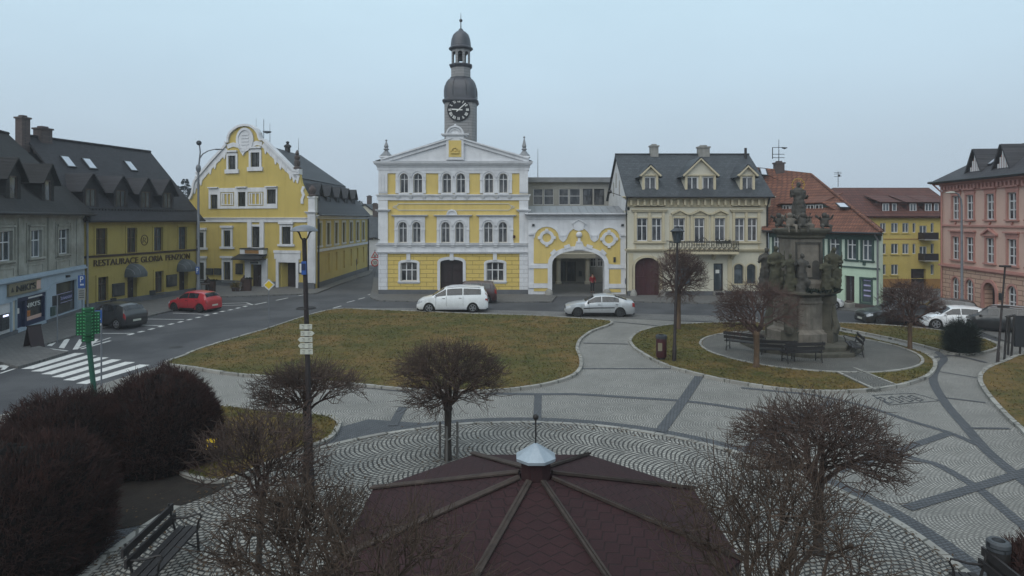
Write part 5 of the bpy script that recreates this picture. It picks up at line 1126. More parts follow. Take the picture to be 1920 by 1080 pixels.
# ================================================================ long lemon yellow block
fc = Fac(G(1560, 541), G(1800, 541)); S = fc.s; T = lambda v: fc.t(1700, v)
root = thing('apartment_block', 'lemon yellow apartment block with small balconies and brown red roof', 'apartment block', fc.P(fc.L/2, 0))
holes = []; kw = dict(fm='frame_white', gm='glass_cool', dep=.12, fw=.05, bar=.06)
rows = ((418, 436), (457, 476), (496, 515))
for i, (y0, y1) in enumerate(rows):
    for a, b in ((1602, 1614), (1624, 1636), (1650, 1661), (1671, 1684), (1692, 1704)):
        if i == 2 and a > 1690: continue
        win(fc, root, holes, S(a), S(b), T(y1), T(y0), 0, 1, (), sill=(.08, .1, 'yellow_block'), **kw)
    for a, b in ((1711, 1717), (1745, 1751)):
        if not (i == 2 and a < 1720): win(fc, root, holes, S(a), S(b), T(y1), T(y0), 0, 0, (), **kw)
for y0, y1, yb in ((423, 446, 446), (462, 485, 485)):
    win(fc, root, holes, S(1724), S(1738), T(y1), T(y0), 0, 1, (), **kw)
    q = MB(); b0, b1 = S(1722), S(1747); q.fbox(fc, b0, b1, T(yb+4), T(yb+1), 0, .9); bl = q.build('balcony', M['concrete'], root); q = MB(); f9 = fc.off(.88)
    for k in range(24): x = lerp(b0, b1, k/23); q.fbox(f9, x-.035, x+.035, T(yb+2), T(yb-10), 0, .03)
    q.fbox(f9, b0, b1, T(yb-9), T(yb-10.5), -.02, .05)
    for x in (b0, b1): q.fbox(fc, x-.03, x+.03, T(yb+2), T(yb-10), 0, .9)
    q.build('railing', M['wood_dark'], bl)
dp = rect(S(1708), S(1736), .02, T(504)); holes.append(dp); d = MB(); d.flat([dp], lambda x, y: fc.P(x, y, -.3)); d.fbox(fc, S(1715), S(1728), .1, 1.6, -.32, -.26); d.build('gate', M['wood_dark'], root)
ez = T(405)
w = MB(); w.prism(fc, rect(0, fc.L, .9, ez), -.3, 0, [h for h in holes if h[0][1] > .9]+[rect(S(1708), S(1736), .91, T(504))]); walls(w, plan_of(fc, 10), 0, ez); w.build('wall', M['yellow_block'], root)
w = MB(); w.prism(fc, rect(0, S(1708), 0, .9), -.3, .04); w.prism(fc, rect(S(1736), fc.L, 0, .9), -.3, .04); w.build('plinth', M['orange_plinth'], root)
w = MB(); moulding(w, fc, 0, fc.L, ez-.2, ((.1, .12), (.1, .3))); w.fbox(fc, 0, fc.L, T(449), T(447.5), 0, .03); w.fbox(fc, S(1600), S(1706), T(532)+.3, T(531)+.34, 0, .06); w.build('cornice', M['orange_plinth'], root)
w = MB(); z1 = T(347)
w.slab([fc.P(-.4, ez-.02, .5), fc.P(fc.L+.4, ez-.02, .5), fc.P(fc.L+.4, z1, -5), fc.P(2.6, z1, -5)], .14); w.slab([fc.P(2.6, z1, -5), fc.P(fc.L+.4, z1, -5), fc.P(fc.L+.4, ez, -10.5), fc.P(-.4, ez, -10.5)], .14); w.slab([fc.P(-.4, ez, -10.5), fc.P(-.4, ez-.02, .5), fc.P(2.6, z1, -5), fc.P(2.6, z1, -5)], .14); w.build('roof', M['tile_brown'], root)
for a, b, n in ((1652, 1684, 2), (1700, 1722, 1), (1732, 1762, 2)):
    f2 = fc.off(-.55); s0, s1 = f2.s(a), f2.s(b); q = MB(); q.prism(f2, rect(s0, s1, ez+.3, ez+1.25), -2.2, 0); dm = q.build('dormer', M['tile_brown'], root); q = MB(); q.slab([f2.P(s0-.2, ez+1.3, .3), f2.P(s1+.2, ez+1.3, .3), f2.P(s1+.2, ez+2., -2.5), f2.P(s0-.2, ez+2., -2.5)], .08); q.build('dormer_roof', M['tile_brown'], dm)
    for k in range(n): c = lerp(s0, s1, (k+.5)/n); ww = .6 if k == 0 else .4; win(f2, dm, None, c-ww/2, c+ww/2, ez+.45, ez+1.15, 0, 1 if k == 0 else 0, (), fm='frame_white', gm='glass_cool', dep=-.04, fw=.05, bar=.05)
VS = (fc.P(0, z1, -5)-fc.P(0, ez, .5)).normalized(); NS = fc.U.cross(VS); NS = NS if NS.z > 0 else -NS
for x in (S(1590), S(1595)): skylight(root, fc.P(x, ez, .5)+VS*1.9, fc.U, VS, .4, .9, NS)
c = fc.P(S(1597)+1.3, z1+.1, -5); q = MB(); q.tube([c, c+Vector((0, 0, 1.5))], .03, 5)
for z in (1.0, 1.25, 1.4): q.tube([c+Vector((-.4, 0, z)), c+Vector((.35, 0, z+.05))], .02, 4)
q.ball(c+Vector((.1, 0, 1.1)), .12, 5); q.build('aerial_mast', M['iron'], root)

# ================================================================ pink corner building
A = Vector((31.27, 46.5, 0)); B0 = Vector((30.4, 38, 0)); U_ = (B0-A).normalized(); fc = Fac(A, A+U_*20.); S = fc.s
root = thing('pink_building', 'pink three storey corner building with rose window mouldings', 'building', fc.P(fc.L/2, 0))
holes = []; kw = dict(fm='frame_white', gm='glass', dep=.12, fw=.06, bar=.07)
cols = [(1785.5, 1800), (1812, 1826.5), (1850, 1864.5), (1891, 1906.5)]
cs = [(S(a)+S(b))/2 for a, b in cols]; cs += [cs[-1]+1.75, cs[-1]+3.5, cs[-1]+5.3, cs[-1]+7.]
hw = .42
for i, c in enumerate(cs):
    win(fc, root, holes, c-hw, c+hw, 6.35, 8.0, 0, 1, (.36, .68), sur=(.12, .07, 'pink_trim'), sill=(.2, .14, 'pink_trim'), **kw)
    win(fc, root, holes, c-hw, c+hw, 3.55, 5.15, 0, 1, (.36, .68), sur=(.12, .07, 'pink_trim'), sill=(.2, .14, 'pink_trim'), **kw)
gh = []
for i, c in enumerate(cs):
    if i == 2: continue
    win(fc, root, gh, c-hw, c+hw, .75, 2.3, hw, 1, (.36, .66), sur=(.12, .07, 'pink_trim'), sill=(.2, .14, 'pink_trim'), **kw)
c = cs[2]; dp = arch(c-.62, c+.62, .02, 2.3, .62); gh.append(dp); d = MB(); d.flat([dp], lambda x, y: fc.P(x, y, -.5)); d.fbox(fc, c-.03, c+.03, .1, 1.7, -.52, -.44); d.build('door', M['wood_dark'], root)
ez = 9.05
w = MB(); w.prism(fc, rect(0, fc.L, 3.0, ez), -.3, 0, holes); pl = plan_of(fc, 11); walls(w, pl, 0, ez); w.build('wall', M['pink'], root)
w = MB(); w.prism(fc, rect(0, fc.L, .5, 3.0), -.6, .04, [h if h[0][1] > .5 else arch(c-.62, c+.62, .51, 2.3, .62) for h in gh]); w.build('rusticated_base', M['pink_rustic'], root)
w = MB(); w.fbox(fc, 0, c-.8, 0, .5, -.1, .1); w.fbox(fc, c+.8, fc.L, 0, .5, -.1, .1); w.build('plinth', M['pink_trim'], root)
w = MB(); moulding(w, fc, 0, fc.L, 2.9, ((.1, .1), (.1, .2), (.08, .12))); w.fbox(fc, 0, fc.L, 5.86, 5.98, 0, .12); w.fbox(fc, 0, fc.L, 8.3, 8.4, 0, .08)
moulding(w, fc, 0, fc.L, 8.72, ((.12, .15), (.1, .4), (.1, .5)))
for k in range(52): x = (k+.5)*fc.L/52; w.fbox(fc, x-.09, x+.09, 8.42, 8.72, 0, .2)
for i, x in enumerate(cs):
    for t in (8.12, 5.28):
        if t < 6 and i == 2: w.strip(fc, [(x-.75, 5.35), (x, 5.75), (x+.75, 5.35)], .1, 0, .2); w.fbox(fc, x-.75, x+.75, 5.28, 5.38, 0, .16); continue
        w.fbox(fc, x-.6, x+.6, t, t+.22, 0, .07); w.fbox(fc, x-.68, x+.68, t+.22, t+.32, 0, .2)
    w.prism(fc, [(x-.12, 6.18), (x, 6.0), (x+.12, 6.18)], 0, .1)
w.ring(fc, dp, grow(dp, .2), -.02, .12)
w.build('moulding', M['pink_trim'], root)
q = MB(); q.fbox(fc, cs[3]-1.15, cs[3]-.85, 1.3, 1.75, .04, .1); q.build('plaque', M['frame_dark'], root)
rz = 11.35
w = MB(); e0, e1, k0 = fc.P(-.6, ez-.02, .6), fc.P(fc.L+.6, ez-.02, .6), fc.P(-.6, ez-.02, -11.6); r0 = fc.P(2.7, rz, -2.7); r1 = fc.P(fc.L+.6, rz, -2.7); r2 = fc.P(2.7, rz, -8.5); r3 = fc.P(fc.L+.6, rz, -8.5)
w.slab([e0, e1, r1, r0], .14); w.slab([k0, e0, r0, r2], .14); w.slab([r0, r1, r3, r2], .14); w.slab([r2, r3, fc.P(fc.L+.6, ez, -11.6), k0], .14); w.build('roof', M['slate_pink'], root)
for u in (1829, 1881.5):
    f2 = fc.off(-.25); x = f2.s(u); ww = 1.25; q = MB(); q.prism(f2, [(x-ww/2, ez+.45), (x+ww/2, ez+.45), (x, ez+1.75)], -2.2, 0); dm = q.build('dormer', M['pink_trim'], root)
    q = MB(); q.slab([f2.P(x, ez+2.0, .2), f2.P(x-ww/2-.22, ez+.4, .2), f2.P(x-ww/2-.22, ez+.4, -2), f2.P(x, ez+2., -2.4)], .1); q.slab([f2.P(x+ww/2+.22, ez+.4, .2), f2.P(x, ez+2., .2), f2.P(x, ez+2., -2.4), f2.P(x+ww/2+.22, ez+.4, -2)], .1); q.build('dormer_roof', M['slate_pink'], dm)
    q = MB()
    for k in range(5): a = x-ww*.36+k*ww*.18; hgt = 1.15*(1-abs(a-x)/(ww*.5)); q.fbox(f2, a-.06, a+.06, ez+.5, ez+.5+max(hgt, .1), 0, .05)
    q.build('window_slats', M['frame_white'], dm)
VS = (r0+fc.U*2-e0-fc.U*2).normalized(); VS = (fc.P(5, rz, -2.7)-fc.P(5, ez, .6)).normalized(); NS = fc.U.cross(VS); NS = NS if NS.z > 0 else -NS
f2 = fc.off(-.9); skylight(root, fc.P(f2.s(1856), ez, .6)+VS*1.5, fc.U, VS, .6, 1., NS)
gutter('gutter', root, [e0+fc.N*.05, e1+fc.N*.05], .09, 'frame_dark'); gutter('downpipe', root, [fc.P(.1, .1, .12), fc.P(.1, 8.3, .12), fc.P(-.3, ez-.1, .55)], .06, 'pink_trim')

# ================================================================ houses far down the left street
def farhouse(name, lab, x0, x1, y0, y1, ez, rz, wm, rm, wins, axis='x'):
    root = thing(name, lab, 'house', ((x0+x1)/2, y0, 0)); f = Fac((x0, y0), (x1, y0)); hs = []
    for a, b, c, d in wins: win(f, root, hs, a, b, c, d, 0, 1, (), fm='frame_white', gm='glass', dep=.1, fw=.06)
    w = MB(); L = f.L; D_ = y1-y0
    w.prism(f, [(0, 0), (L, 0), (L, ez), (L/2, rz), (0, ez)] if axis == 'y' else rect(0, L, 0, ez), -.3, 0, hs); walls(w, plan_of(f, D_), 0, ez); w.build('wall', M[wm], root)
    w = MB()
    if axis == 'y':
        for sg, x in ((-1, -.3), (1, L+.3)): q = [f.P(L/2, rz+.1, .3), f.P(x, ez-.1, .3), f.P(x, ez-.1, -D_-.3), f.P(L/2, rz+.1, -D_-.3)]; w.slab(q if sg < 0 else q[::-1], .15)
    else:
        w.slab([f.P(-.3, ez-.1, .4), f.P(L+.3, ez-.1, .4), f.P(L+.3, rz, -D_/2), f.P(-.3, rz, -D_/2)], .15); w.slab([f.P(-.3, rz, -D_/2), f.P(L+.3, rz, -D_/2), f.P(L+.3, ez-.1, -D_-.4), f.P(-.3, ez-.1, -D_-.4)], .15)
        for x in (0, L): w.quad(f.P(x, ez, 0), f.P(x, rz-.1, -D_/2), f.P(x, ez, -D_))
    w.build('roof', M[rm], root); chimney(root, f.P(L*.45, rz-.3, -D_*.5), .7, .7, 1.8, 'chimney_brick')
farhouse('street_house', 'low white house with grey roof far down the left street', -25, -13, 88, 96, 3.9, 6.9, 'white', 'slate_grey', [(2, 3, 1.2, 2.4), (4.2, 5.2, 1.2, 2.4), (6.5, 7.5, 1.2, 2.4)])
farhouse('gable_house', 'beige gabled house rising behind the low white house', -28, -19.5, 103, 114, 5.4, 8.6, 'cream', 'slate', [(2, 3, 3, 4.3), (5.2, 6.2, 3, 4.3)], 'y')
# ================================================================ plants
M['bark'] = mat('tree_bark', (.05, .04, .034), (.03, .025, .022), 7., .9, .4, 30, stretch=(1, 1, .3))
M['twig'] = mat('bare_twigs', (.082, .052, .041), (.036, .026, .022), 3., .85, .1)
M['bark_warm'] = mat('warm_tree_bark', (.14, .09, .055), (.075, .05, .034), 7., .9, .4, 30, stretch=(1, 1, .3))
M['twig_warm'] = mat('warm_brown_twigs', (.09, .052, .042), (.052, .032, .028), 3., .85, .1)
M['twig_green'] = mat('lichen_twigs', (.072, .049, .035), (.034, .024, .019), 4., .85, .1)
M['shrub_twig'] = mat('dark_red_twigs', (.05, .022, .018), (.022, .012, .0105), 2.5, .9, .1)
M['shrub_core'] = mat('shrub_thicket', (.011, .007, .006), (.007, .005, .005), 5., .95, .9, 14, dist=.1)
M['needle'] = mat('dark_needles', (.014, .022, .016), (.009, .013, .011), 3., .9, .1)
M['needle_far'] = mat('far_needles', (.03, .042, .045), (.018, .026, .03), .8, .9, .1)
M['wood_grey'] = mat('weathered_wood', (.15, .14, .13), (.09, .085, .08), 5., .85, .3, stretch=(1, 1, .2))
def tube3(mb, pts, rs, n=3):
    b = len(mb.v); m = len(pts)
    for i, p in enumerate(pts):
        d = pts[min(i+1, m-1)]-pts[max(i-1, 0)]
        a = d.cross(Vector((.3, .2, .93))); a = a.normalized() if a.length > 1e-6 else Vector((1, 0, 0)); c = a.cross(d).normalized()
        for k in range(n):
            q = p+(a*math.cos(2*math.pi*k/n)+c*math.sin(2*math.pi*k/n))*rs[i]; mb.v.append((q.x, q.y, q.z))
    for i in range(m-1):
        for k in range(n): j = (k+1) % n; mb.f.append((b+i*n+k, b+i*n+j, b+(i+1)*n+j, b+(i+1)*n+k))
def bare_tree(lab, base, fork, top, rh, seed, rt=.07, m='twig', dens=1., lean=(0, 0), group='bare pollarded trees on the square', tw=1.):
    rr = random.Random(seed); root = thing('tree', lab, 'tree', base, rr.uniform(0, 6), group); O = W(root)
    U3 = lambda s: Vector((rr.uniform(-s, s), rr.uniform(-s, s), rr.uniform(-s, s)))
    zc = fork+.4*(top-fork); ru = top-zc; rd = (zc-fork)*1.5
    def ell_(d, k): d = d.normalized(); return Vector((0, 0, zc))+Vector((d.x*rh*k, d.y*rh*k, d.z*(ru if d.z > 0 else rd)*k))
    def path(a, b, n, wob, up):
        L = (b-a).length; out = []
        for i in range(n+1):
            t = i/n; p = a.lerp(b, t)+Vector((0, 0, up*L*math.sin(math.pi*t)))
            if 0 < i: p += U3(wob*L)*(1 if i < n else .3)
            out.append(p)
        return out
    tr = MB(); f0 = Vector((lean[0], lean[1], fork))
    tp = [Vector((0, 0, -.1)), Vector((0, 0, .12)), Vector((lean[0]*.4+rr.gauss(0, .015), lean[1]*.4, fork*.5)), f0+Vector((0, 0, .05))]
    tr.tube([O @ p for p in tp], [rt*1.45, rt*1.1, rt*.95, rt*1.1], 9); tr.ball(O @ f0, rt*1.35, 6); tr.build('trunk', M['bark_warm' if m == 'twig_warm' else 'bark'], root, 60)
    mb = MB(); NL = max(7, int(11*dens**.35))
    for i in range(NL):
        az = i*2.399+rr.uniform(-.3, .3); el = R(lerp(-14, 78, ((i+.5)/NL)**.85))+rr.uniform(-.1, .1)
        d = Vector((math.cos(az)*math.cos(el), math.sin(az)*math.cos(el), math.sin(el)))
        e = ell_(d+Vector((0, 0, -.15 if el < .5 else 0)), rr.uniform(.42, .78)); P = path(f0, e, 5, .075, .07)
        r0 = rt*rr.uniform(.4, .6); rs = [lerp(r0, r0*.35, k/5) for k in range(6)]; tube3(mb, P, rs, 5); kn = rs[5]*1.9; tube3(mb, [P[5]-(P[5]-P[4]).normalized()*kn*1.6, P[5]-(P[5]-P[4]).normalized()*kn*.6, P[5]+(P[5]-P[4]).normalized()*kn*.5, P[5]+(P[5]-P[4]).normalized()*kn], [rs[5], kn, kn*.8, .004], 6)
        for j in range(max(5, int(8*dens**.4))):
            t = rr.uniform(.25, 1.); k = min(int(t*5), 4); a = P[k].lerp(P[k+1], t*5-k); ra = lerp(r0, r0*.35, t)*.6
            dd = (a-Vector((0, 0, zc-.25))).normalized()+U3(.75); Q = path(a, ell_(dd, rr.uniform(.62, 1.02)), 4, .09, .05); tube3(mb, Q, [lerp(ra, .007*tw, q/4) for q in range(5)], 4)
            for l in range(max(3, int(8*dens**.6))):
                t2 = rr.uniform(.2, 1.); k = min(int(t2*4), 3); b = Q[k].lerp(Q[k+1], t2*4-k)
                d3 = (b-Vector((0, 0, zc-.3))).normalized()+U3(.55); S_ = path(b, b.lerp(ell_(d3, rr.uniform(.93, 1.12)), rr.uniform(.6, 1.)), 3, .08, .04); tube3(mb, S_, [.0085*tw, .0072*tw, .006*tw, .004*tw])
                for _ in range(3 if dens > .8 else 2):
                    t3 = rr.uniform(.2, 1.); k = min(int(t3*3), 2); c = S_[k].lerp(S_[k+1], t3*3-k)
                    v = ((c-Vector((0, 0, zc-.2))).normalized()*.8+U3(.8)).normalized()*rr.uniform(.12, .34); tube3(mb, [c, c+v*.5+U3(.02), c+v+Vector((0, 0, .03))], [.006*tw, .005*tw, .0035*tw])
    mb.v = [tuple(O @ Vector(p)) for p in mb.v]; mb.build('crown', M[m], root)
    return root
gv = lambda u, v: G(u, v, .0)
bare_tree('bare round tree in front of the large lawn, staked at the plaza edge', gv(840, 863), 1.38, 3.08, 1.62, 3, .092, dens=1.)
bare_tree('bare tree behind the street lamp with the direction boards', gv(575, 905), 1.7, 2.85, 1.38, 5, .078, dens=.85)
bare_tree('bare tree over the round plaza right of the gazebo', gv(1534, 1040), 1.3, 2.95, 1.62, 8, .09, dens=1.15)
bare_tree('bare tree above the bench, hung with a yellow tag', gv(484, 1075), 1.35, 2.95, 1.25, 12, .055, dens=.8, lean=(-.15, .1))
bare_tree('bare tree with lichen beside the left edge of the gazebo roof', Vector((-2.65, 8.0, 0)), 1.7, 2.95, 1.15, 21, .06, 'twig_green', .75)
bare_tree('bare tree at the near edge left of the gazebo, twigs over its roof', Vector((-1.0, 4.85, 0)), 2.9, 4.1, .95, 22, .05, 'twig_green', .6, tw=.55)
bare_tree('bare tree at the near edge right of the gazebo, twigs over its roof', Vector((1.95, 4.9, 0)), 3.1, 4.5, .92, 25, .05, 'twig_green', .65, tw=.55)
bare_tree('small round tree behind the lantern lamp, before the maroon gate', gv(1272, 619), 1.95, 4.6, 1.72, 31, .13, 'twig_warm', dens=1., tw=1.3)
bare_tree('round tree in front of the left side of the monument', gv(1418, 692), 1.5, 3.75, 1.85, 33, .12, 'twig_warm', dens=.9, tw=1.2)
bare_tree('round tree on the lawn between the monument and the parked cars', gv(1706, 657), 1.25, 3.35, 1.45, 35, .1, 'twig_warm', dens=.9, tw=1.25)
def tag_plate(): 
    root = thing('yellow_tag', 'small yellow tag with black marks among the twigs', 'tag', Vector((-5.72, 12.25, 2.12))); f = Fac((-5.83, 12.2), (-5.63, 12.22), 2.0)
    w = MB(); w.fbox(f, 0, .2, 0, .2, 0, .01); w.build('plate', M['sign_yellow'], root); w = MB()
    for a in ((.02, .11, .18, .13), (.05, .02, .08, .09), (.12, .02, .14, .1)): w.fbox(f, a[0], a[2], a[1], a[3], .01, .014)
    w.build('mark', M['frame_dark'], root); w = MB(); w.tube([f.P(.1, .2), f.P(.12, .45)], .004, 4); w.build('wire', M['iron'], root)
M['sign_yellow'] = mat('yellow_sign_paint', (.72, .5, .03), None, 3., .5, .05); M['sign_red'] = mat('red_sign_paint', (.5, .03, .03), None, 3., .5, .05); M['sign_blue'] = mat('blue_sign_paint', (.03, .09, .3), None, 3., .5, .05)
tag_plate()
root = thing('tree_guard', 'three grey stakes tied round the trunk at the plaza edge', 'tree guard', gv(840, 863)); b = gv(840, 863); w = MB()
for k in range(3): a = 2*math.pi*k/3+.5; w.tube([b+Vector((.27*math.cos(a), .27*math.sin(a), -.1)), b+Vector((.27*math.cos(a), .27*math.sin(a), .98))], .035, 6)
w.build('stake', M['wood_grey'], root)
w = MB(); w.tube([b+Vector((.27*math.cos(2*math.pi*k/3+.5), .27*math.sin(2*math.pi*k/3+.5), .62)) for k in (0, 1, 2, 0)], .018, 5); w.build('tie', M['chimney'], root)
def shrub(lab, c, r, h, seed, n=9000, m='shrub_twig', core='shrub_core', nm='shrub', grp=None, tl=.24, sy=1.):
    rr = random.Random(seed); root = thing(nm, lab, 'shrub', c, 0, grp); mb = MB(); N = 26; ph = [rr.uniform(0, 6) for _ in range(6)]
    def rad(a, e): return 1+.04*math.sin(3*a+ph[0])+.035*math.sin(5*a+ph[1]+2*e)+.04*math.sin(4*e+ph[2])*math.cos(2*a+ph[3])+.03*math.sin(9*a+ph[4])*math.cos(7*e+ph[5])
    def P(a, e, k): f = rad(a, e)*k; bl = .86+.14*min(1, e*1.6); return Vector((c[0]+r*f*bl*math.cos(a)*math.cos(e)**.7, c[1]+sy*r*f*bl*math.sin(a)*math.cos(e)**.7, c[2]+h*f*math.sin(e)))
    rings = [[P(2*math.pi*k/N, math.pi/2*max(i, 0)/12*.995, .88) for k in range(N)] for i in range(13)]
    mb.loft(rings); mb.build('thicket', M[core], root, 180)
    mb = MB()
    for _ in range(n):
        a = rr.uniform(0, 2*math.pi); e = math.asin(rr.random()**.8); p = P(a, e, rr.uniform(.78, .93)); o = Vector((math.cos(a)*math.cos(e), math.sin(a)*math.cos(e), math.sin(e)+.25)).normalized()
        v = (o+Vector((rr.gauss(0, .5), rr.gauss(0, .5), .25+rr.gauss(0, .4)))).normalized()*tl*rr.uniform(.3, 1.2)
        tube3(mb, [p, p+v*.55+Vector((0, 0, .02)), p+v], [.007, .006, .003])
        if rr.random() < .6: q = p+v*.5; v2 = (v.normalized()+Vector((rr.gauss(0, .5), rr.gauss(0, .5), rr.gauss(0, .4)))).normalized()*tl*.5; tube3(mb, [q, q+v2], [.006, .003])
    mb.build('twigs', M[m], root); return root
hg = 'dark reddish shrubs along the left edge'
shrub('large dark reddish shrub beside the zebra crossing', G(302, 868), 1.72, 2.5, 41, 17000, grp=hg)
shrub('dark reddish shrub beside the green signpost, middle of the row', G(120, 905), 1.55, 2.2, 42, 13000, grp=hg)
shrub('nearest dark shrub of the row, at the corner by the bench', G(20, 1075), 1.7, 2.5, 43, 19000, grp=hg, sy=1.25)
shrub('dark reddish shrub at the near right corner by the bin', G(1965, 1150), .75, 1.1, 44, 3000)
shrub('dark evergreen bush in front of the white parked car', G(1802, 664), .5, 1.35, 45, 2600, 'needle', 'needle', 'evergreen_bush', tl=.62)
M['leaf'] = mat('fallen_leaf', (.1, .06, .03), (.05, .034, .022), 30., .9, .1)
w = MB(); rr = random.Random(77)
for _ in range(2600):
    k = rr.random()
    if k < .45: c = gv(*rr.choice(((840, 863), (575, 905), (1534, 1040), (484, 1075), (610, 1000)))); r = abs(rr.gauss(0, 1.5)); a = rr.uniform(0, 6.28); x, y = c.x+r*math.cos(a), c.y+r*math.sin(a)
    elif k < .8: a = rr.uniform(-.6, 3.6); r = CR-abs(rr.gauss(.1, .35)); x, y = Cc.x+r*math.cos(a), Cc.y+r*math.sin(a)
    else: x, y = rr.uniform(-8.5, -4.5), rr.uniform(9.5, 15)
    s = rr.uniform(.018, .045); a = rr.uniform(0, 6.28); d = Vector((math.cos(a), math.sin(a), rr.uniform(-.2, .4)))*s; n = Vector((-math.sin(a), math.cos(a), rr.uniform(-.2, .4)))*s*.6; p = Vector((x, y, .045)); w.add([p-d, p-n, p+d, p+n], [(0, 1, 2, 3)])
struct(w.build('fallen_leaves', M['leaf']), 'stuff', 'scattered brown leaves on the paving')
def spruce(lab, base, h, r, seed):
    rr = random.Random(seed); root = thing('spruce_tree', lab, 'tree', base, 0, 'dark spruces beyond the roofs'); w = MB(); w.tube([base, base+Vector((0, 0, h*.97))], [.25, .03], 6); w.build('trunk', M['bark'], root)
    mb = MB(); b = Vector(base)
    for i in range(int(h*16)):
        t = rr.random()**.8; z = h*(.12+.88*t); L = r*(1-t)**.8*rr.uniform(.65, 1.1)+.15; a = rr.uniform(0, 6.28)
        d = Vector((math.cos(a), math.sin(a), -.28)); n = Vector((-math.sin(a), math.cos(a), 0))
        for k in range(7):
            s = L*(k+1)/7; p = b+Vector((0, 0, z))+d*s; ww = .22+.25*(1-k/7)*min(L, 2)*.5
            for sg in (-1, 1):
                q = p+n*sg*ww*rr.uniform(.6, 1.2)+d*.25+Vector((0, 0, rr.uniform(-.3, .1))); mb.add([p, q, p+d*.22+Vector((0, 0, .1))], [(0, 1, 2)])
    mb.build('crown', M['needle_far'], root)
for i, (u, Y, top, r) in enumerate(((347, 96, 334, 2.6), (331, 104, 348, 2.4), (322, 99, 343, 1.6), (359, 110, 352, 2.2), (676, 125, 376, 2.5), (686, 135, 384, 2.6), (703, 128, 380, 2.2), (694, 118, 386, 1.8))):
    lab = ['tallest dark spruce between the inn and the corner house', 'spruce just left of the tallest one behind the inn', 'slim spruce behind the last dormer of the inn', 'low spruce touching the corner house gable', 'spruce behind the far end of the corner house roof', 'spruce left of the beige gabled house', 'spruce right of the beige gabled house by the town hall', 'slim spruce behind the beige gabled house'][i]
    spruce(lab, Vector(((u-CX)*Y/F, Y, 0)), H+(HV-top)*Y/F, r, 60+i)

# ================================================================ gazebo
M['shingle'] = None
def shingle():
    m, nt, b = newmat('maroon_shingles'); p = posn(nt)
    s = nd(nt, 'ShaderNodeSeparateXYZ', {0: p}).outputs; x = mth(nt, 'SUBTRACT', s[0], .3); y = mth(nt, 'SUBTRACT', s[1], 8.1)
    ax = mth(nt, 'ABSOLUTE', x); ay = mth(nt, 'ABSOLUTE', y); k = .70711; dg = mth(nt, 'MULTIPLY', mth(nt, 'ADD', ax, ay), k); mx = mth(nt, 'MAXIMUM', ax, ay)
    tg = mth(nt, 'ADD', mth(nt, 'MULTIPLY', mth(nt, 'GREATER_THAN', ax, ay), mth(nt, 'SUBTRACT', y, x)), x); isd = mth(nt, 'GREATER_THAN', dg, mx)
    tg = mth(nt, 'ADD', mth(nt, 'MULTIPLY', isd, mth(nt, 'SUBTRACT', mth(nt, 'MULTIPLY', mth(nt, 'SUBTRACT', ax, ay), k), tg)), tg); ap = mth(nt, 'MAXIMUM', dg, mx)
    wob = mth(nt, 'MULTIPLY', noise(nt, p, 9., 2), .02); u = mth(nt, 'DIVIDE', mth(nt, 'ADD', tg, wob), .24); r0 = mth(nt, 'DIVIDE', mth(nt, 'ADD', ap, wob), .115); row = mth(nt, 'FLOOR', r0)
    off = mth(nt, 'MULTIPLY', mth(nt, 'MODULO', row, 2.), .5); zz = mth(nt, 'ABSOLUTE', mth(nt, 'SUBTRACT', mth(nt, 'FRACT', mth(nt, 'ADD', u, off)), .5)); fr = mth(nt, 'SUBTRACT', r0, row)
    v = mth(nt, 'ABSOLUTE', mth(nt, 'SUBTRACT', fr, mth(nt, 'ADD', .12, mth(nt, 'MULTIPLY', zz, 1.3)))); e = ramp(nt, v, .01, .09)
    cell = nd(nt, 'ShaderNodeCombineXYZ', {0: row, 1: mth(nt, 'FLOOR', mth(nt, 'ADD', u, off))}).outputs[0]; wv = nd(nt, 'ShaderNodeTexWhiteNoise', {'Vector': cell}, noise_dimensions='3D').outputs[0]
    c = mix(nt, mth(nt, 'ADD', mth(nt, 'MULTIPLY', wv, .6), mth(nt, 'MULTIPLY', ramp(nt, noise(nt, p, 1.3, 6, .7), .4, .7), .5)), (.046, .02, .022), (.031, .015, .017))
    c = mix(nt, mth(nt, 'MULTIPLY', ramp(nt, noise(nt, p, 2.1, 7, .75), .58, .74), .3), c, (.045, .036, .03))
    c = mix(nt, ramp(nt, noise(nt, p, 70., 3), .4, .7), c, (.024, .015, .015)); finish(nt, b, mix(nt, e, (.019, .013, .013), c), .9, mth(nt, 'ADD', e, mth(nt, 'MULTIPLY', noise(nt, p, 90., 3), .5)), .5, .02, spec=.2); return m
M['shingle'] = shingle(); M['batten'] = mat('aged_batten', (.06, .045, .038), (.034, .026, .023), 6., .85, .4, 30)
gc = Vector((.3, 8.1, 0)); GR = 2.45; ze, za = 2.58, 3.14
root = thing('gazebo', 'octagonal gazebo with maroon shingle roof and a zinc lantern cap', 'gazebo', gc); w = MB()
cor = [Vector((gc.x+GR*math.cos(R(22.5+45*k)), gc.y+GR*math.sin(R(22.5+45*k)), ze)) for k in range(8)]; inn = [Vector((gc.x+.22*math.cos(R(22.5+45*k)), gc.y+.22*math.sin(R(22.5+45*k)), za)) for k in range(8)]
for k in range(8): w.slab([cor[k], cor[(k+1) % 8], inn[(k+1) % 8], inn[k]], .06)
w.build('roof', M['shingle'], root)
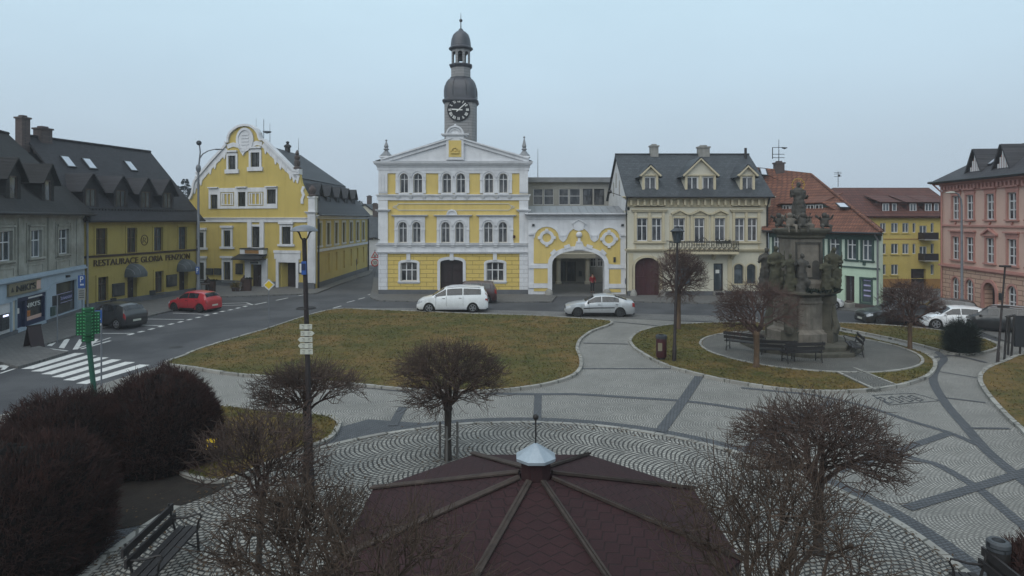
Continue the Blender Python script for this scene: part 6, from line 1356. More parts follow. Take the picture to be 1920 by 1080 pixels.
for k in range(8):
    w = MB(); d = (cor[k]-inn[k]); L = d.length; d.normalize(); n = d.cross(Vector((0, 0, 1))).normalized(); up = n.cross(d)
    for sg in (-1, 1):
        q = lambda a, s, z: inn[k]+d*a+n*s+up*z; s0, s1 = (-.038, -.003) if sg < 0 else (.003, .038)
        w.hexa([q(0, s0, .01), q(L+.03, s0, .01), q(L+.03, s1, .01), q(0, s1, .01), q(0, s0, .045-(.015 if sg < 0 else 0)), q(L+.03, s0, .03), q(L+.03, s1, .045), q(0, s1, .045)])
    w.build('ridge_batten', M['batten'], root)
w = MB()
for k in range(8): a, b = cor[k], cor[(k+1) % 8]; f = Fac(a, b, ze); w.fbox(f, 0, f.L, -.17, -.04, -.05, -.02)
w.build('eaves_board', M['batten'], root)
for k in range(8): c = gc+(cor[k]-gc)*.86; w = MB(); w.box(c.x-.06, c.x+.06, c.y-.06, c.y+.06, 0, ze+.05); w.build('post', M['batten'], root)
w = MB(); w.lathe([(.2, za-.1), (.195, za+.26)], 8, gc, R(22.5)); cap = w.build('lantern', M['shingle'], root)
w = MB(); w.lathe([(.262, za+.225), (.265, za+.26), (.02, za+.42)], 8, gc, R(22.5)); M['bright_zinc'] = mat('bright_zinc', (.34, .39, .43), (.26, .3, .34), 4., .4, .1, 30, metal=.3, spec=.6); w.build('cap', M['bright_zinc'], cap)
w = MB(); w.tube([gc+Vector((0, 0, za+.4)), gc+Vector((0, 0, za+.73))], .011, 5); w.ball(gc+Vector((0, 0, za+.75)), .038, 8); w.build('finial', M['iron'], cap)

# ================================================================ benches, bins
def bench(lab, c, rz, L=1.7, grp='benches of the square', z=.0):
    root = thing('park_bench', lab, 'bench', (c[0], c[1], z), rz, grp); X = W(root)
    w = MB()
    for k in range(3): w.box(-L/2, L/2, -.22+k*.145, -.1+k*.145, .43, .47, X)
    w.build('seat', M['bench_wood'], root); w = MB()
    for k in range(2): w.box(-L/2, L/2, .24+k*.05, .28+k*.05, .58+k*.19, .72+k*.19, X)
    w.build('backrest', M['bench_wood'], root)
    for sx in (-L/2+.12, L/2-.12):
        w = MB(); t = lambda pts, r: w.tube([X @ Vector((sx, y, q)) for y, q in pts], r, 6)
        t([(-.24, 0), (-.22, .25), (-.2, .43), (.22, .42), (.25, .2), (.3, 0)], .024); t([(.2, .42), (.26, .65), (.33, .95)], .022); t([(-.2, .43), (-.23, .6), (-.28, .68), (-.26, .74), (-.18, .73), (0, .68), (.25, .66)], .02)
        t([(-.2, .1), (0, .2), (.24, .12)], .016); w.build('iron_frame', M['iron'], root, 60)
    return root
M['bench_wood'] = mat('dark_bench_slats', (.03, .026, .026), (.02, .018, .019), 5., .6, .3, stretch=(1, 1, 1))
bench('dark bench with curled iron arms in the near left corner', (-6.2, 11.5), R(93), 1.75)
bench('bench left of the monument steps', G(1398, 663), R(-38)+math.pi, 1.9, z=.1)
bench('bench half hidden by the tree before the monument', G(1452, 678), R(-12)+math.pi, 1.8, z=.1)
bench('bench in front of the monument steps', G(1503, 683), R(5)+math.pi, 1.8, z=.1)
bench('bench seen end on right of the monument steps', G(1600, 668), R(72)+math.pi, 1.7, z=.1)
bench('dark bench end in the near right corner', (7.5, 9.95), R(-95), 1.6)
def bin_(lab, c, r, h, m, z=.1):
    root = thing('litter_bin', lab, 'litter bin', (c[0], c[1], z)); w = MB(); w.lathe([(r*.9, .08), (r, .12), (r, h*.86), (r*.93, h*.87)], 18, (c[0], c[1], z)); w.build('body', M[m], root, 40)
    w = MB(); w.lathe([(r*.92, h*.85), (r*1.08, h*.86), (r*1.08, h*.97), (r*.9, h), (r*.6, h), (r*.58, h*.93), (.02, h*.93)], 18, (c[0], c[1], z)); w.build('lid', M['slate_grey'], root, 40); w = MB(); w.lathe([(r*.7, 0), (r*.7, .1)], 14, (c[0], c[1], z)); w.build('foot', M['iron'], root); return root
b = bin_('maroon round litter bin with grey lid on the monument lawn', G(1240, 677), .235, 1.08, 'door_red'); c = G(1240, 677); w = MB(); w.box(c.x-.2, c.x-.02, c.y-.245, c.y-.2, .5, .85); w.build('sticker', M['sign_tan'], b)
bin_('dark round bin in the near right corner', (8.02, 10.55), .16, 1.1, 'iron', 0.)

# ================================================================ lamps and signs
def lamp_post(lab, base, top, r0, r1, m):
    root = thing('street_lamp', lab, 'street lamp', base); w = MB(); b = Vector(base); t = Vector(top)
    w.tube([b-Vector((0, 0, .1)), b.lerp(t, .12), b.lerp(t, .13), t], [r0*1.35, r0*1.3, r0, r1], 10); w.build('pole', M[m], root, 50); return root
def zpx(v, Y): return H-(v-HV)*Y/F
b = G(584, 940); Y = b.y; top = Vector(((570.5-CX)*Y/F, Y, zpx(450, Y)))
root = lamp_post('brown street lamp with a round shade and white direction boards', b, top, .062, .05, 'pole_brown'); w = MB()
sh = Vector((top.x, Y, zpx(433, Y)))
for sg in (-1, 1): w.tube([top-Vector((0, 0, .05)), top+Vector((sg*.08, 0, .06)), top+Vector((sg*.12, 0, .17)), sh+Vector((sg*.2, 0, .02))], .018, 6)
w.ball(top, .05, 6); w.build('fork', M['pole_brown'], root); w = MB(); w.lathe([(.04, .0), (.29, -.01), (.3, .0), (.27, .05), (.19, .1), (.06, .135), (.01, .14)], 24, sh); w.build('shade', M['pole_grey'], root, 50)
lp = lambda v: Vector((lerp(570.5, 584, (v-450)/490), 0, 0)).x
def onpole(v): return Vector(((lp(v)-CX)*Y/F, Y, zpx(v, Y)))
c = onpole(578); w = MB(); w.tube([c+Vector((.22*math.cos(2*math.pi*k/20), .22*math.sin(2*math.pi*k/20), 0)) for k in range(21)], .01, 5); w.tube([c-Vector((.22, 0, 0)), c+Vector((.22, 0, 0))], .008, 4); w.tube([c-Vector((0, .22, 0)), c+Vector((0, .22, 0))], .008, 4); w.build('flower_ring', M['iron'], root)
c = onpole(502); w = MB(); w.box(c.x-.05, c.x+.05, c.y-.1, c.y-.05, c.z-.15, c.z+.15); w.build('small_sign', M['sign_blue'], root); w = MB(); w.box(c.x-.045, c.x+.045, c.y-.103, c.y-.1, c.z-.05, c.z+.1); w.build('sign_face', M['navy'], root)
M['board_white'] = mat('off_white_board', (.5, .5, .44), (.42, .42, .36), 8., .6, .05)
for i, (v, dirn) in enumerate(((612, 0), (624.5, 1), (636, -1), (647.5, -1), (658.5, 0))):
    c = onpole(v); f = Fac((c.x-.14, c.y-.065), (c.x+.14, c.y-.065), c.z-.065); w = MB(); P_ = [(0, .01), (.28, .01), (.28, .125), (0, .125)]
    if dirn > 0: P_ = [(.02, .01), (.27, .01), (.33, .067), (.27, .125), (.02, .125)]
    if dirn < 0: P_ = [(.01, .01), (.28, .01), (.28, .125), (.01, .125), (-.05, .067)]
    w.prism(f, P_, -.012, 0, (), True); o = w.build('direction_board', M['board_white'], root); w = MB()
    for k in range(3): w.fbox(f, .05+.02*(k % 2), .11, .032+k*.03, .04+k*.03, 0, .002); w.fbox(f, .18, .25-.02*(k % 2), .032+k*.03, .04+k*.03, 0, .002)
    w.build('board_line', M['slate_grey'], o)
# lantern lamp
b = G(1264, 676, .1); Y = b.y; top = Vector(((1270-CX)*Y/F, Y, zpx(456, Y))); root = lamp_post('maroon lamp post with a glass lantern beside the litter bin', b, top, .07, .045, 'pole_brown'); w = MB()
w.lathe([(.12, 0), (.16, .02), (.16, .04), (.06, .05)], 6, top); w.lathe([(.3, .5), (.32, .54), (.16, .66), (.1, .7), (.1, .74), (.03, .78)], 6, top)
for k in range(6): a = math.pi*k/3; w.tube([top+Vector((.15*math.cos(a), .15*math.sin(a), .03)), top+Vector((.25*math.cos(a), .25*math.sin(a), .52))], .014, 4)
w.build('lantern_frame', M['slate_grey'], root); w = MB(); w.lathe([(.13, .04), (.235, .5)], 6, top); w.build('lantern_glass', M['glass_cool'], root)
# tall double arm lamp by the inn
b = G(372, 562); Y = b.y; top = Vector((b.x, Y, zpx(318, Y))); root = lamp_post('tall grey street lamp with two arms between the inn and the corner house', b, top, .12, .075, 'pole_grey'); w = MB()
w.lathe([(.1, -.2), (.16, -.1), (.2, .1), (.16, .3), (.08, .4)], 10, top)
q = lambda u, v: Vector(((u-CX)*Y/F, Y, zpx(v, Y)))
w.tube([top, q(374, 300), q(375.5, 285), q(374, 272)], [.07, .06, .05, .05], 6); w.tube([q(374.5, 297), q(380, 289), q(390, 283), q(402, 280)], [.05, .045, .04, .04], 6); w.build('arms', M['pole_grey'], root, 50)
w = MB(); w.ball(q(373, 268), .2, 8); w.build('lamp_head', M['slate_grey'], root, 60); w = MB(); w.lathe([(.03, 0), (.12, .1), (.12, .3), (.06, .7)], 8, (0, 0, 0)); w.v = [tuple(q(402, 280)+Vector((p[2], p[1], p[0]*.5))) for p in w.v]; w.build('lamp_head', M['pole_grey'], root, 60)
w = MB(); w.box(b.x-.14, b.x+.14, Y-.16, Y-.13, zpx(514, Y), zpx(500, Y)); o = w.build('parking_sign', M['sign_blue'], root); text('P', 'lettering', M['clock_white'], o, Fac((b.x-.14, Y-.16), (b.x+.14, Y-.16)), .08, .2, zpx(512, Y), zpx(502, Y), .005, .004)
w = MB(); w.lathe([(.1, -.25), (.1, .25)], 8, q(371, 455)); w.lathe([(.11, -.15), (.11, .1)], 8, q(371.5, 467)); w.build('cable_box', M['iron'], root)
# lamp before the pink building
b = G(1804, 600); Y = b.y; top = q(1803, 385); root = lamp_post('tall grey lamp with a short curved arm before the pink building', b, q(1803, 385), .09, .06, 'pole_grey'); w = MB(); w.tube([q(1803, 386), q(1802, 374), q(1797, 364), q(1790, 361)], [.06, .05, .045, .04], 6); w.build('arm', M['pole_grey'], root, 50); w = MB(); w.lathe([(.03, 0), (.13, .1), (.13, .3), (.05, .6)], 8, (0, 0, 0)); w.v = [tuple(q(1791, 361)+Vector((-p[2], p[1], p[0]*.5))) for p in w.v]; w.build('lamp_head', M['board_white'], root, 60)
# leaning lamp and steel frame at the right edge
b = G(1870, 683); Y = b.y; root = lamp_post('thin dark lamp with a flat cross top at the right edge', b, q(1884.5, 500), .05, .035, 'pole_brown'); w = MB(); c = q(1884.5, 500); w.box(c.x-.2, c.x+.2, c.y-.1, c.y+.1, c.z-.02, c.z+.06); w.build('lamp_head', M['pole_brown'], root)
w = MB(); c = q(1881.5, 575); w.box(c.x-.25, c.x+.25, c.y-.03, c.y+.03, c.z-.04, c.z+.04); w.build('cross_arm', M['pole_brown'], root)
root = thing('notice_stand', 'dark steel posts carrying a dark notice panel at the right edge', 'notice board', G(1905, 668)); w = MB()
for u0, v0, u1, v1 in ((1883, 676, 1889, 594), (1890, 666, 1893, 594), (1896, 671, 1902, 592), (1912, 668, 1917, 592), (1935, 672, 1940, 592)):
    bb = G(u0, v0); Y = bb.y; pp = MB(); t = q(u1, v1); pp.tube([bb, t], .045, 6); pp.build('post', M['iron'], root)
Y = G(1905, 668).y; w = MB(); a, b2 = q(1886, 594), q(1904, 591); w.tube([a, b2], .05, 6); w.build('top_rail', M['iron'], root); w = MB(); a = q(1902, 650); b2 = q(1950, 592); w.box(a.x, b2.x, Y-.05, Y+.05, a.z, b2.z); w.build('panel', M['frame_dark'], root)
# traffic signs
def sign_root(lab, base, h, name='road_sign', r=.03, m='pole_grey', grp=None):
    root = thing(name, lab, 'road sign', base, 0, grp); w = MB(); w.tube([Vector(base)-Vector((0, 0, .05)), Vector(base)+Vector((0, 0, h))], r, 7); w.build('pole', M[m], root); return root
def facing(c, w_): # facade-like frame facing the middle of the square
    d = Vector((-c.x, -c.y, 0)).normalized(); u = Vector((-d.y, d.x, 0)); return Fac(Vector((c.x, c.y, 0))-u*w_/2+d*.05, Vector((c.x, c.y, 0))+u*w_/2+d*.05)
dia = lambda r, c: [(c[0], c[1]-r), (c[0]+r, c[1]), (c[0], c[1]+r), (c[0]-r, c[1])]
cir = lambda r, c, n=24: [(c[0]+r*math.cos(2*math.pi*k/n), c[1]+r*math.sin(2*math.pi*k/n)) for k in range(n)]
b = G(504, 617); f = facing(b, 1.); z = zpx(534, b.y); root = sign_root('yellow and white diamond priority sign at the lawn edge', b, z+.3); w = MB(); w.prism(f, dia(.36, (.5, z)), -.01, .01, (), True); o = w.build('sign_plate', M['frame_white'], root); w = MB(); w.prism(f, dia(.24, (.5, z)), 0, .014); w.build('sign_face', M['sign_yellow'], o); w = MB(); w.ring(f, dia(.33, (.5, z)), dia(.35, (.5, z)), 0, .013); w.build('sign_border', M['frame_dark'], o)
b = G(190, 724); f = facing(b, 1.); Y = b.y; z = zpx(594, Y); root = sign_root('blue pedestrian crossing sign behind the green signpost', b, zpx(578, Y)); w = MB(); w.fbox(f, .28, .52, z-.22, z+.26, -.01, .01); o = w.build('sign_plate', M['sign_blue'], root); w = MB(); w.prism(f, [(.32, z-.1), (.48, z-.1), (.4, z+.18)], 0, .014); w.fbox(f, .3, .5, z-.32, z-.25, -.01, .012); w.build('sign_face', M['frame_white'], o)
w = MB(); w.prism(f, [(.385, z-.05), (.42, z-.05), (.41, z+.06), (.39, z+.06)], .012, .017); w.build('sign_figure', M['frame_dark'], o)
b = Vector(((703-CX)*70/F, 70, 0)); f = facing(b, 1.2); root = sign_root('warning triangle above a red ringed 30 sign beside the town hall corner', b, 3., r=.04); z = zpx(479, 70); w = MB(); T3 = lambda r: [(.6-r*.87, z-r*.5), (.6+r*.87, z-r*.5), (.6, z+r)]
w.prism(f, T3(.52), -.01, .01, (), True); o = w.build('triangle_plate', M['sign_red'], root); w = MB(); w.prism(f, T3(.34), 0, .015); w.build('sign_face', M['frame_white'], o); w = MB(); w.fbox(f, .54, .58, z-.1, z+.08, .01, .02); w.fbox(f, .62, .66, z-.1, z+.08, .01, .02); w.fbox(f, .5, .7, z-.14, z-.1, .01, .02); w.build('sign_figure', M['frame_dark'], o)
z2 = zpx(492.5, 70); w = MB(); w.prism(f, cir(.42, (.6, z2)), -.01, .01, (), True); o = w.build('round_plate', M['sign_red'], root); w = MB(); w.prism(f, cir(.31, (.6, z2)), 0, .015); w.build('sign_face', M['frame_white'], o); text('30', 'lettering', M['frame_dark'], o, f, .4, .8, z2-.17, z2+.17, .016, .004)
for u, v, vz, lab in ((717.5, 550, 484, 'grey back of a road sign at the town hall corner'), (669, 523, 492, 'grey back of a road sign beside the corner house wall')):
    b = G(u, v); Y = b.y; z = zpx(vz, Y); root = sign_root(lab, b, z+.3); f = Fac((b.x-.1, b.y+.3), (b.x+.14, b.y-.3)); w = MB(); w.prism(f, cir(.32 if u > 700 else .4, (f.L/2, z)), .03, .05, (), True); w.build('sign_plate', M['pole_grey'], root)
b = G(154, 613); f = facing(b, 1.); Y = b.y; root = sign_root('tall blue and white parking sign at the corner of the shop house', b, zpx(512, Y)); w = MB(); w.fbox(f, .3, .66, zpx(540, Y), zpx(516, Y), -.02, .02); o = w.build('sign_plate', M['sign_blue'], root); text('P', 'lettering', M['clock_white'], o, f, .4, .56, zpx(529, Y), zpx(518, Y), .021, .004); w = MB(); w.fbox(f, .4, .58, zpx(535, Y), zpx(532, Y), .02, .026); w.build('sign_line', M['frame_white'], o)
w = MB(); w.fbox(f, .3, .66, zpx(562, Y), zpx(541, Y), -.02, .02); o2 = w.build('lower_plate', M['concrete'], root); w = MB()
for k in range(4): w.fbox(f, .35, .6, zpx(546+k*4, Y), zpx(544.5+k*4, Y), .02, .024)
w.build('sign_line', M['slate_grey'], o2)
b = G(107.5, 642); Y = b.y; root = sign_root('thin pole with an edge on sign before the shop window', b, zpx(553, Y)); f = Fac((b.x+.02, b.y+.25), (b.x-.04, b.y-.25)); w = MB(); w.fbox(f, 0, f.L, zpx(573, Y), zpx(554, Y), .03, .05); w.build('sign_plate', M['frame_dark'], root)
b = G(1596, 577); Y = b.y; root = sign_root('slim dark info pole on a stone block before the green house door', b, zpx(512, Y)); w = MB(); w.box(b.x-.1, b.x+.12, b.y-.06, b.y+.02, zpx(535, Y), zpx(512, Y)); w.build('sign_plate', M['slate_grey'], root); w = MB(); w.box(b.x-.35, b.x+.5, b.y-.2, b.y+.2, 0, .5); w.build('stone_base', M['chimney_brick'], root)
# green cross sign
M['sign_green'] = mat('green_sign', (.012, .095, .035), (.009, .075, .028), 6., .5, .1); M['pole_green'] = mat('green_pole', (.022, .085, .06), (.018, .07, .05), 4., .5, .1); M['led'] = mat('pale_diodes', (.12, .5, .22), None, 9., .4, .05)
b = G(177, 745); Y = b.y; t = q(165, 632); root = thing('pharmacy_sign', 'green cross shaped lamp sign on a thick leaning green pole', 'sign', b); w = MB(); w.tube([b-Vector((0, 0, .1)), b+Vector((0, 0, .12)), b+Vector((0, 0, .13)), t], [.16, .15, .085, .085], 12); w.build('pole', M['pole_green'], root, 50)
zb, zt_ = zpx(640, Y), zpx(577, Y); c = t
for ang in (R(35), R(125)):
    f = Fac((c.x-.36*math.cos(ang), c.y-.36*math.sin(ang)), (c.x+.36*math.cos(ang), c.y+.36*math.sin(ang))); zm = (zb+zt_)/2; w = MB()
    P_ = [(.17, zb), (.55, zb), (.55, zb+.26), (.72, zb+.26), (.72, zt_-.16), (.55, zt_-.16), (.55, zt_), (.17, zt_), (.17, zt_-.16), (0, zt_-.16), (0, zb+.26), (.17, zb+.26)]
    w.prism(f, P_, -.09, .09, (), True); o = w.build('cross_box', M['sign_green'], root); w = MB()
    for i in range(8):
        for j in range(11):
            s, z = .055+i*.087, zb+.06+j*.112
            if inside((s, z), P_):
                for d0, d1 in ((.088, .1), (-.1, -.088)): w.fbox(f, s-.02, s+.02, z-.02, z+.02, d0, d1)
    w.build('lamp_dots', M['led'], o); w = MB()
    for j in range(8): z = zb+.04+j*.15; e = -.02 if zb+.26 < z < zt_-.16 else .15; w.fbox(f, e, .72-e, z-.008, z+.008, -.1, .1)
    w.build('ribs', M['pole_green'], o)
# A-board, planters, figures by the corner house
b = G(64, 652); root = thing('sandwich_board', 'dark sandwich board on the pavement before the shop', 'sandwich board', b, R(70)); X = W(root)
for sg in (-1, 1): w = MB(); w.hexa([X @ Vector(p) for p in ((-.32, sg*.3, 0), (.32, sg*.3, 0), (.32, sg*.3+.03, 0), (-.32, sg*.3+.03, 0), (-.32, 0, 1.1), (.32, 0, 1.1), (.32, .03, 1.1), (-.32, .03, 1.1))]); w.build('panel', M['wood_dark'], root)
w = MB(); w.box(-.35, .35, -.02, .05, 1.08, 1.13, X); w.build('hinge_rail', M['iron'], root)
M['brown_fig'] = mat('dark_brown_figure', (.05, .028, .022), (.03, .018, .016), 6., .7, .4)
M['planter'] = mat('brown_planter_wood', (.065, .036, .03), (.045, .026, .022), 5., .8, .3, stretch=(1, 1, .3)); M['flowers'] = mat('faded_flowers', (.25, .15, .05), (.03, .05, .025), 14., .9, .2, lo=.45, hi=.55)
def robed(mb, c, h, seed, fold=.09, arms=1, wid=1., sit=0):
    """Standing draped figure as one closed lump: robe, shoulders, head, arms."""
    rr = random.Random(seed); ph = rr.uniform(0, 6); prof = [(.17, 0), (.175, .04), (.15, .2), (.135, .38), (.115, .52), (.125, .62), (.15, .73), (.145, .785), (.09, .825), (.048, .845), (.045, .88)]
    rings = []; n = 20; tx = rr.uniform(-.03, .03)
    for r, z in prof:
        rg = []
        for k in range(n):
            a = 2*math.pi*k/n; f = 1+fold*math.sin(6*a+ph+4*z)*(1 if z < .7 else .3)+fold*.6*math.sin(11*a+2*ph-9*z)*(1 if z < .6 else 0)
            rg.append((c[0]+h*wid*r*f*math.cos(a)+tx*h*math.sin(z*5), c[1]+h*wid*r*f*.78*math.sin(a)-.02*h*math.sin(z*4), c[2]+h*z))
        rings.append(rg)
    mb.loft(rings); hd = Vector((c[0]+tx*h, c[1]-.02*h, c[2]+h*.93)); mb.ball(hd, .062*h, 8, .88, 1, 1.2)
    mb.ball(hd+Vector((0, -.06*h, -.005*h)), .012*h, 5)
    for sg in (-1, 1):
        s = Vector((c[0]+sg*.14*h*wid, c[1], c[2]+.765*h)); e = s+Vector((sg*h*rr.uniform(.02, .1), -h*rr.uniform(.02, .08), -h*rr.uniform(.1, .2))); hnd = e+Vector((-sg*h*rr.uniform(-.06, .14), -h*rr.uniform(.06, .14), h*rr.uniform(-.04, .2)))
        mb.tube([s, e, hnd], [.05*h, .042*h, .026*h], 7); mb.ball(hnd, .03*h, 5)
def lump(name, mb, m, root, vox=.03, label=None):
    o = mb.build(name, m, root, 180, label); md = o.modifiers.new('Remesh', 'REMESH'); md.mode = 'VOXEL'; md.voxel_size = vox; md.use_smooth_shade = True
    if vox > .032 or 'rubble' not in bpy.data.textures:
        tx = bpy.data.textures.get('rubble') or bpy.data.textures.new('rubble', 'CLOUDS'); tx.noise_scale = .16; dm = o.modifiers.new('Worn', 'DISPLACE'); dm.texture = tx; dm.strength = .11; dm.mid_level = .5; dm.texture_coords = 'GLOBAL'
    return o
for u, v, h, lab in ((457, 545, 1.35, 'dark brown figure with a round head beside the planter box by the door'), (390, 546, 1.3, 'dark brown figure with a round head near the tall grey lamp')):
    b = G(u, v, .1); root = thing('carved_figure', lab, 'figure', b); w = MB(); robed(w, b, h, int(u), .05); lump('body', w, M['brown_fig'], root, .03); w = MB(); w.lathe([(.3, -.02), (.3, .05), (.02, .06)], 10, b); w.build('base', M['brown_fig'], root)
for u, v, wd, ht, lab in ((465, 545, .5, .95, 'tall brown planter box beside the corner house door'), (398, 547, .4, .85, 'brown planter box left of the corner house window')):
    b = G(u, v, .1); root = thing('planter_box', lab, 'planter', b); w = MB(); w.box(b.x-wd/2, b.x+wd/2, b.y-.2, b.y+.2, .1, .1+ht); w.box(b.x-wd/2-.04, b.x+wd/2+.04, b.y-.24, b.y+.24, .1+ht, .16+ht); w.build('box', M['planter'], root); w = MB(); rr = random.Random(int(u))
    for k in range(90): p = Vector((b.x+rr.uniform(-wd/2, wd/2), b.y+rr.uniform(-.2, .2), .14+ht)); v_ = Vector((rr.gauss(0, .1), rr.gauss(0, .1), rr.uniform(.05, .2))); w.add([p, p+v_, p+v_+Vector((.05, .03, -.04))], [(0, 1, 2)])
    w.build('plants', M['needle'], root)
for u, v, lab in ((438, 546, 'flower pot left of the planter box, by the corner house window'), (445.5, 546, 'flower pot next to the figure with the planter box')):
    b = G(u, v, .1); root = thing('flower_pot', lab, 'flower pot', b, 0, 'flower pots by the corner house'); w = MB(); w.lathe([(.12, 0), (.18, .3), (.2, .32), (.16, .33)], 12, b); w.build('pot', M['planter'], root); w = MB(); rr = random.Random(int(u*2))
    for k in range(120): p = b+Vector((rr.gauss(0, .12), rr.gauss(0, .12), rr.uniform(.3, .75))); w.add([p, p+Vector((rr.gauss(0, .08), rr.gauss(0, .08), rr.gauss(0, .08))), p+Vector((rr.gauss(0, .08), rr.gauss(0, .08), rr.gauss(0, .08)))], [(0, 1, 2)])
    w.build('flowers', M['flowers'], root)
# stacked garden chairs by the inn corner
b = G(381, 549, .1); root = thing('garden_table', 'dark folded garden table and legs beside the tall grey lamp', 'table', b); w = MB(); w.lathe([(.55, .72), (.55, .76), (.02, .77)], 18, b); w.build('tabletop', M['brown_fig'], root)
for k in range(4): a = math.pi/4+math.pi/2*k; w = MB(); w.tube([b+Vector((.35*math.cos(a), .35*math.sin(a), .72)), b+Vector((.45*math.cos(a), .45*math.sin(a), 0))], .02, 5); w.build('leg', M['pole_grey'], root)
# ================================================================ monument
M['stone'] = mat('old_sandstone', (.21, .185, .155), (.115, .103, .087), 1.8, .92, .5, 25, streak=.8)
M['stone_dark'] = mat('mossy_sandstone', (.1, .092, .072), (.055, .052, .041), 2.2, .95, .6, 22, streak=.5)
M['statue'] = mat('blackened_sandstone', (.075, .07, .062), (.04, .038, .034), 3., .92, .5, 25)
M['statue_moss'] = mat('mossy_statue_stone', (.072, .069, .046), (.04, .039, .028), 3., .95, .5, 25)
M['gilt'] = mat('gilded_metal', (.5, .33, .09), (.35, .22, .06), 4., .4, .1, metal=.7)
mc = Vector((14.2, 31.5, 0)); root = thing('monument', 'baroque sandstone column group with saints and a haloed figure on top', 'monument', mc)
oct8 = lambda r, z: (r, z)
w = MB()
for r, z0, z1 in ((2.8, .08, .3), (2.4, .3, .52)): w.lathe([(r, z0), (r, z1-.05), (r-.04, z1), (.5, z1)], 8, mc, R(22.5)+.1)
w.build('steps', M['stone_dark'], root)
rq = lambda a: 1+.12*abs(math.cos(2*a+.5))**3
w = MB(); w.lathe([(1.38, .5), (1.4, .95), (1.32, 1.0), (1.22, 1.06), (1.13, 1.12), (1.13, 2.3), (1.2, 2.4), (1.18, 2.46), (1.13, 2.5), (1.13, 2.7)], 24, mc, .1, rq); w.build('pedestal', M['stone'], root, 35)
w = MB(); w.lathe([(1.13, 2.66), (1.4, 2.76), (1.6, 2.84), (1.6, 2.93), (1.4, 2.98), (.5, 3.0)], 24, mc, .1, rq); w.build('ledge', M['stone_dark'], root, 35)
for k in range(4):
    a = R(-48)+math.pi/2*k+.1; c = mc+Vector((1.2*math.cos(a), 1.2*math.sin(a), 0)); X = Matrix.Translation(c) @ Matrix.Rotation(a, 4, 'Z'); w = MB()
    for z0, z1, hw, d in ((.5, 1.05, .38, .4), (1.05, 2.35, .28, .28), (2.35, 2.72, .34, .36)): w.box(-d, d, -hw, hw, z0, z1, X)
    w.tube([X @ Vector((.3, 0, 1.05)), X @ Vector((.42, 0, 1.3)), X @ Vector((.32, 0, 1.7)), X @ Vector((.26, 0, 2.3))], [.26, .2, .16, .14], 8); w.build('corner_pier', M['stone_dark'], root)
w = MB(); sq6 = lambda a: 1/(abs(math.cos(a-.12))**6+abs(math.sin(a-.12))**6)**(1/6)
w.lathe([(1.0, 2.95), (1.0, 3.3), (.9, 3.4), (.83, 3.5), (.79, 5.4), (.84, 5.5)], 32, mc, 0, sq6); sh = w.build('shaft', M['stone'], root, 35)
f = Fac((mc.x-.95, mc.y-.85), (mc.x+1.05, mc.y-.73)); w = MB(); w.ring(f, rect(.4, 1.5, .3+3.3, 5.2), rect(.33, 1.57, 3.52, 5.28), 0, .06); w.prism(f, arch(1.15, 1.5, 3.3, 4.4, .17), 0, .03); w.build('niche', M['statue'], sh)
w = MB(); w.lathe([(.82, 5.42), (.9, 5.5), (.9, 5.6), (1.03, 5.72), (1.08, 5.8), (1.08, 5.88), (.9, 5.95), (.3, 5.97)], 32, mc, 0, sq6); w.build('shaft_cornice', M['stone_dark'], root, 35)
w = MB(); w.lathe([(.52, 5.95), (.52, 6.12), (.42, 6.18), (.4, 6.42), (.48, 6.5), (.1, 6.52)], 24, mc, 0, sq6); w.build('top_block', M['stone'], root, 35)
w = MB(); tb = mc+Vector((-.15, -.1, 6.35)); robed(w, tb, 1.85, 3, .1, 1, 1.15); o = lump('statue', w, M['statue'], root, .035)
w = MB(); hc = tb+Vector((.02, .06, 1.72)); w.tube([hc+Vector((.3*math.cos(2*math.pi*k/24), 0, .3*math.sin(2*math.pi*k/24))) for k in range(25)], .022, 5)
for k in range(12): a = 2*math.pi*k/12; w.tube([hc+Vector((.2*math.cos(a), 0, .2*math.sin(a))), hc+Vector((.36*math.cos(a), 0, .36*math.sin(a)))], .012, 4)
w.build('halo', M['gilt'], o)
w = MB(); w.ball(tb+Vector((0, 0, -.1)), .42, 10, 1.2, 1, .55); w.ball(tb+Vector((.3, -.1, -.2)), .2, 8); w.ball(tb+Vector((-.35, -.1, -.15)), .18, 8); lump('cloud_base', w, M['statue'], root, .04)
def cherub(c, seed, m):
    rr = random.Random(seed); w = MB(); c = Vector(c); w.ball(c+Vector((0, 0, .28)), .2, 8, 1, .9, 1.25); w.ball(c+Vector((rr.uniform(-.05, .05), -.05, .62)), .13, 8)
    for sg in (-1, 1):
        w.tube([c+Vector((sg*.12, 0, .12)), c+Vector((sg*.2, -.25, .1)), c+Vector((sg*.17, -.3, -.2))], [.1, .085, .05], 7); w.tube([c+Vector((sg*.17, 0, .42)), c+Vector((sg*.3, -.1, .4+rr.uniform(-.1, .2))), c+Vector((sg*.3, -.25, .5+rr.uniform(-.1, .3)))], [.07, .06, .04], 7)
        w.tube([c+Vector((sg*.08, .15, .4)), c+Vector((sg*.3, .25, .6)), c+Vector((sg*.38, .25, .4))], [.05, .09, .03], 6)
    lump('cherub', w, m, root, .03)
cherub((mc.x-.86, mc.y-.8, 5.95), 1, M['stone']); cherub((mc.x-.35, mc.y-.9, 5.95), 2, M['statue']); cherub((mc.x+.85, mc.y-.66, 5.95), 3, M['statue']); cherub((mc.x-.75, mc.y+.75, 5.95), 4, M['statue'])
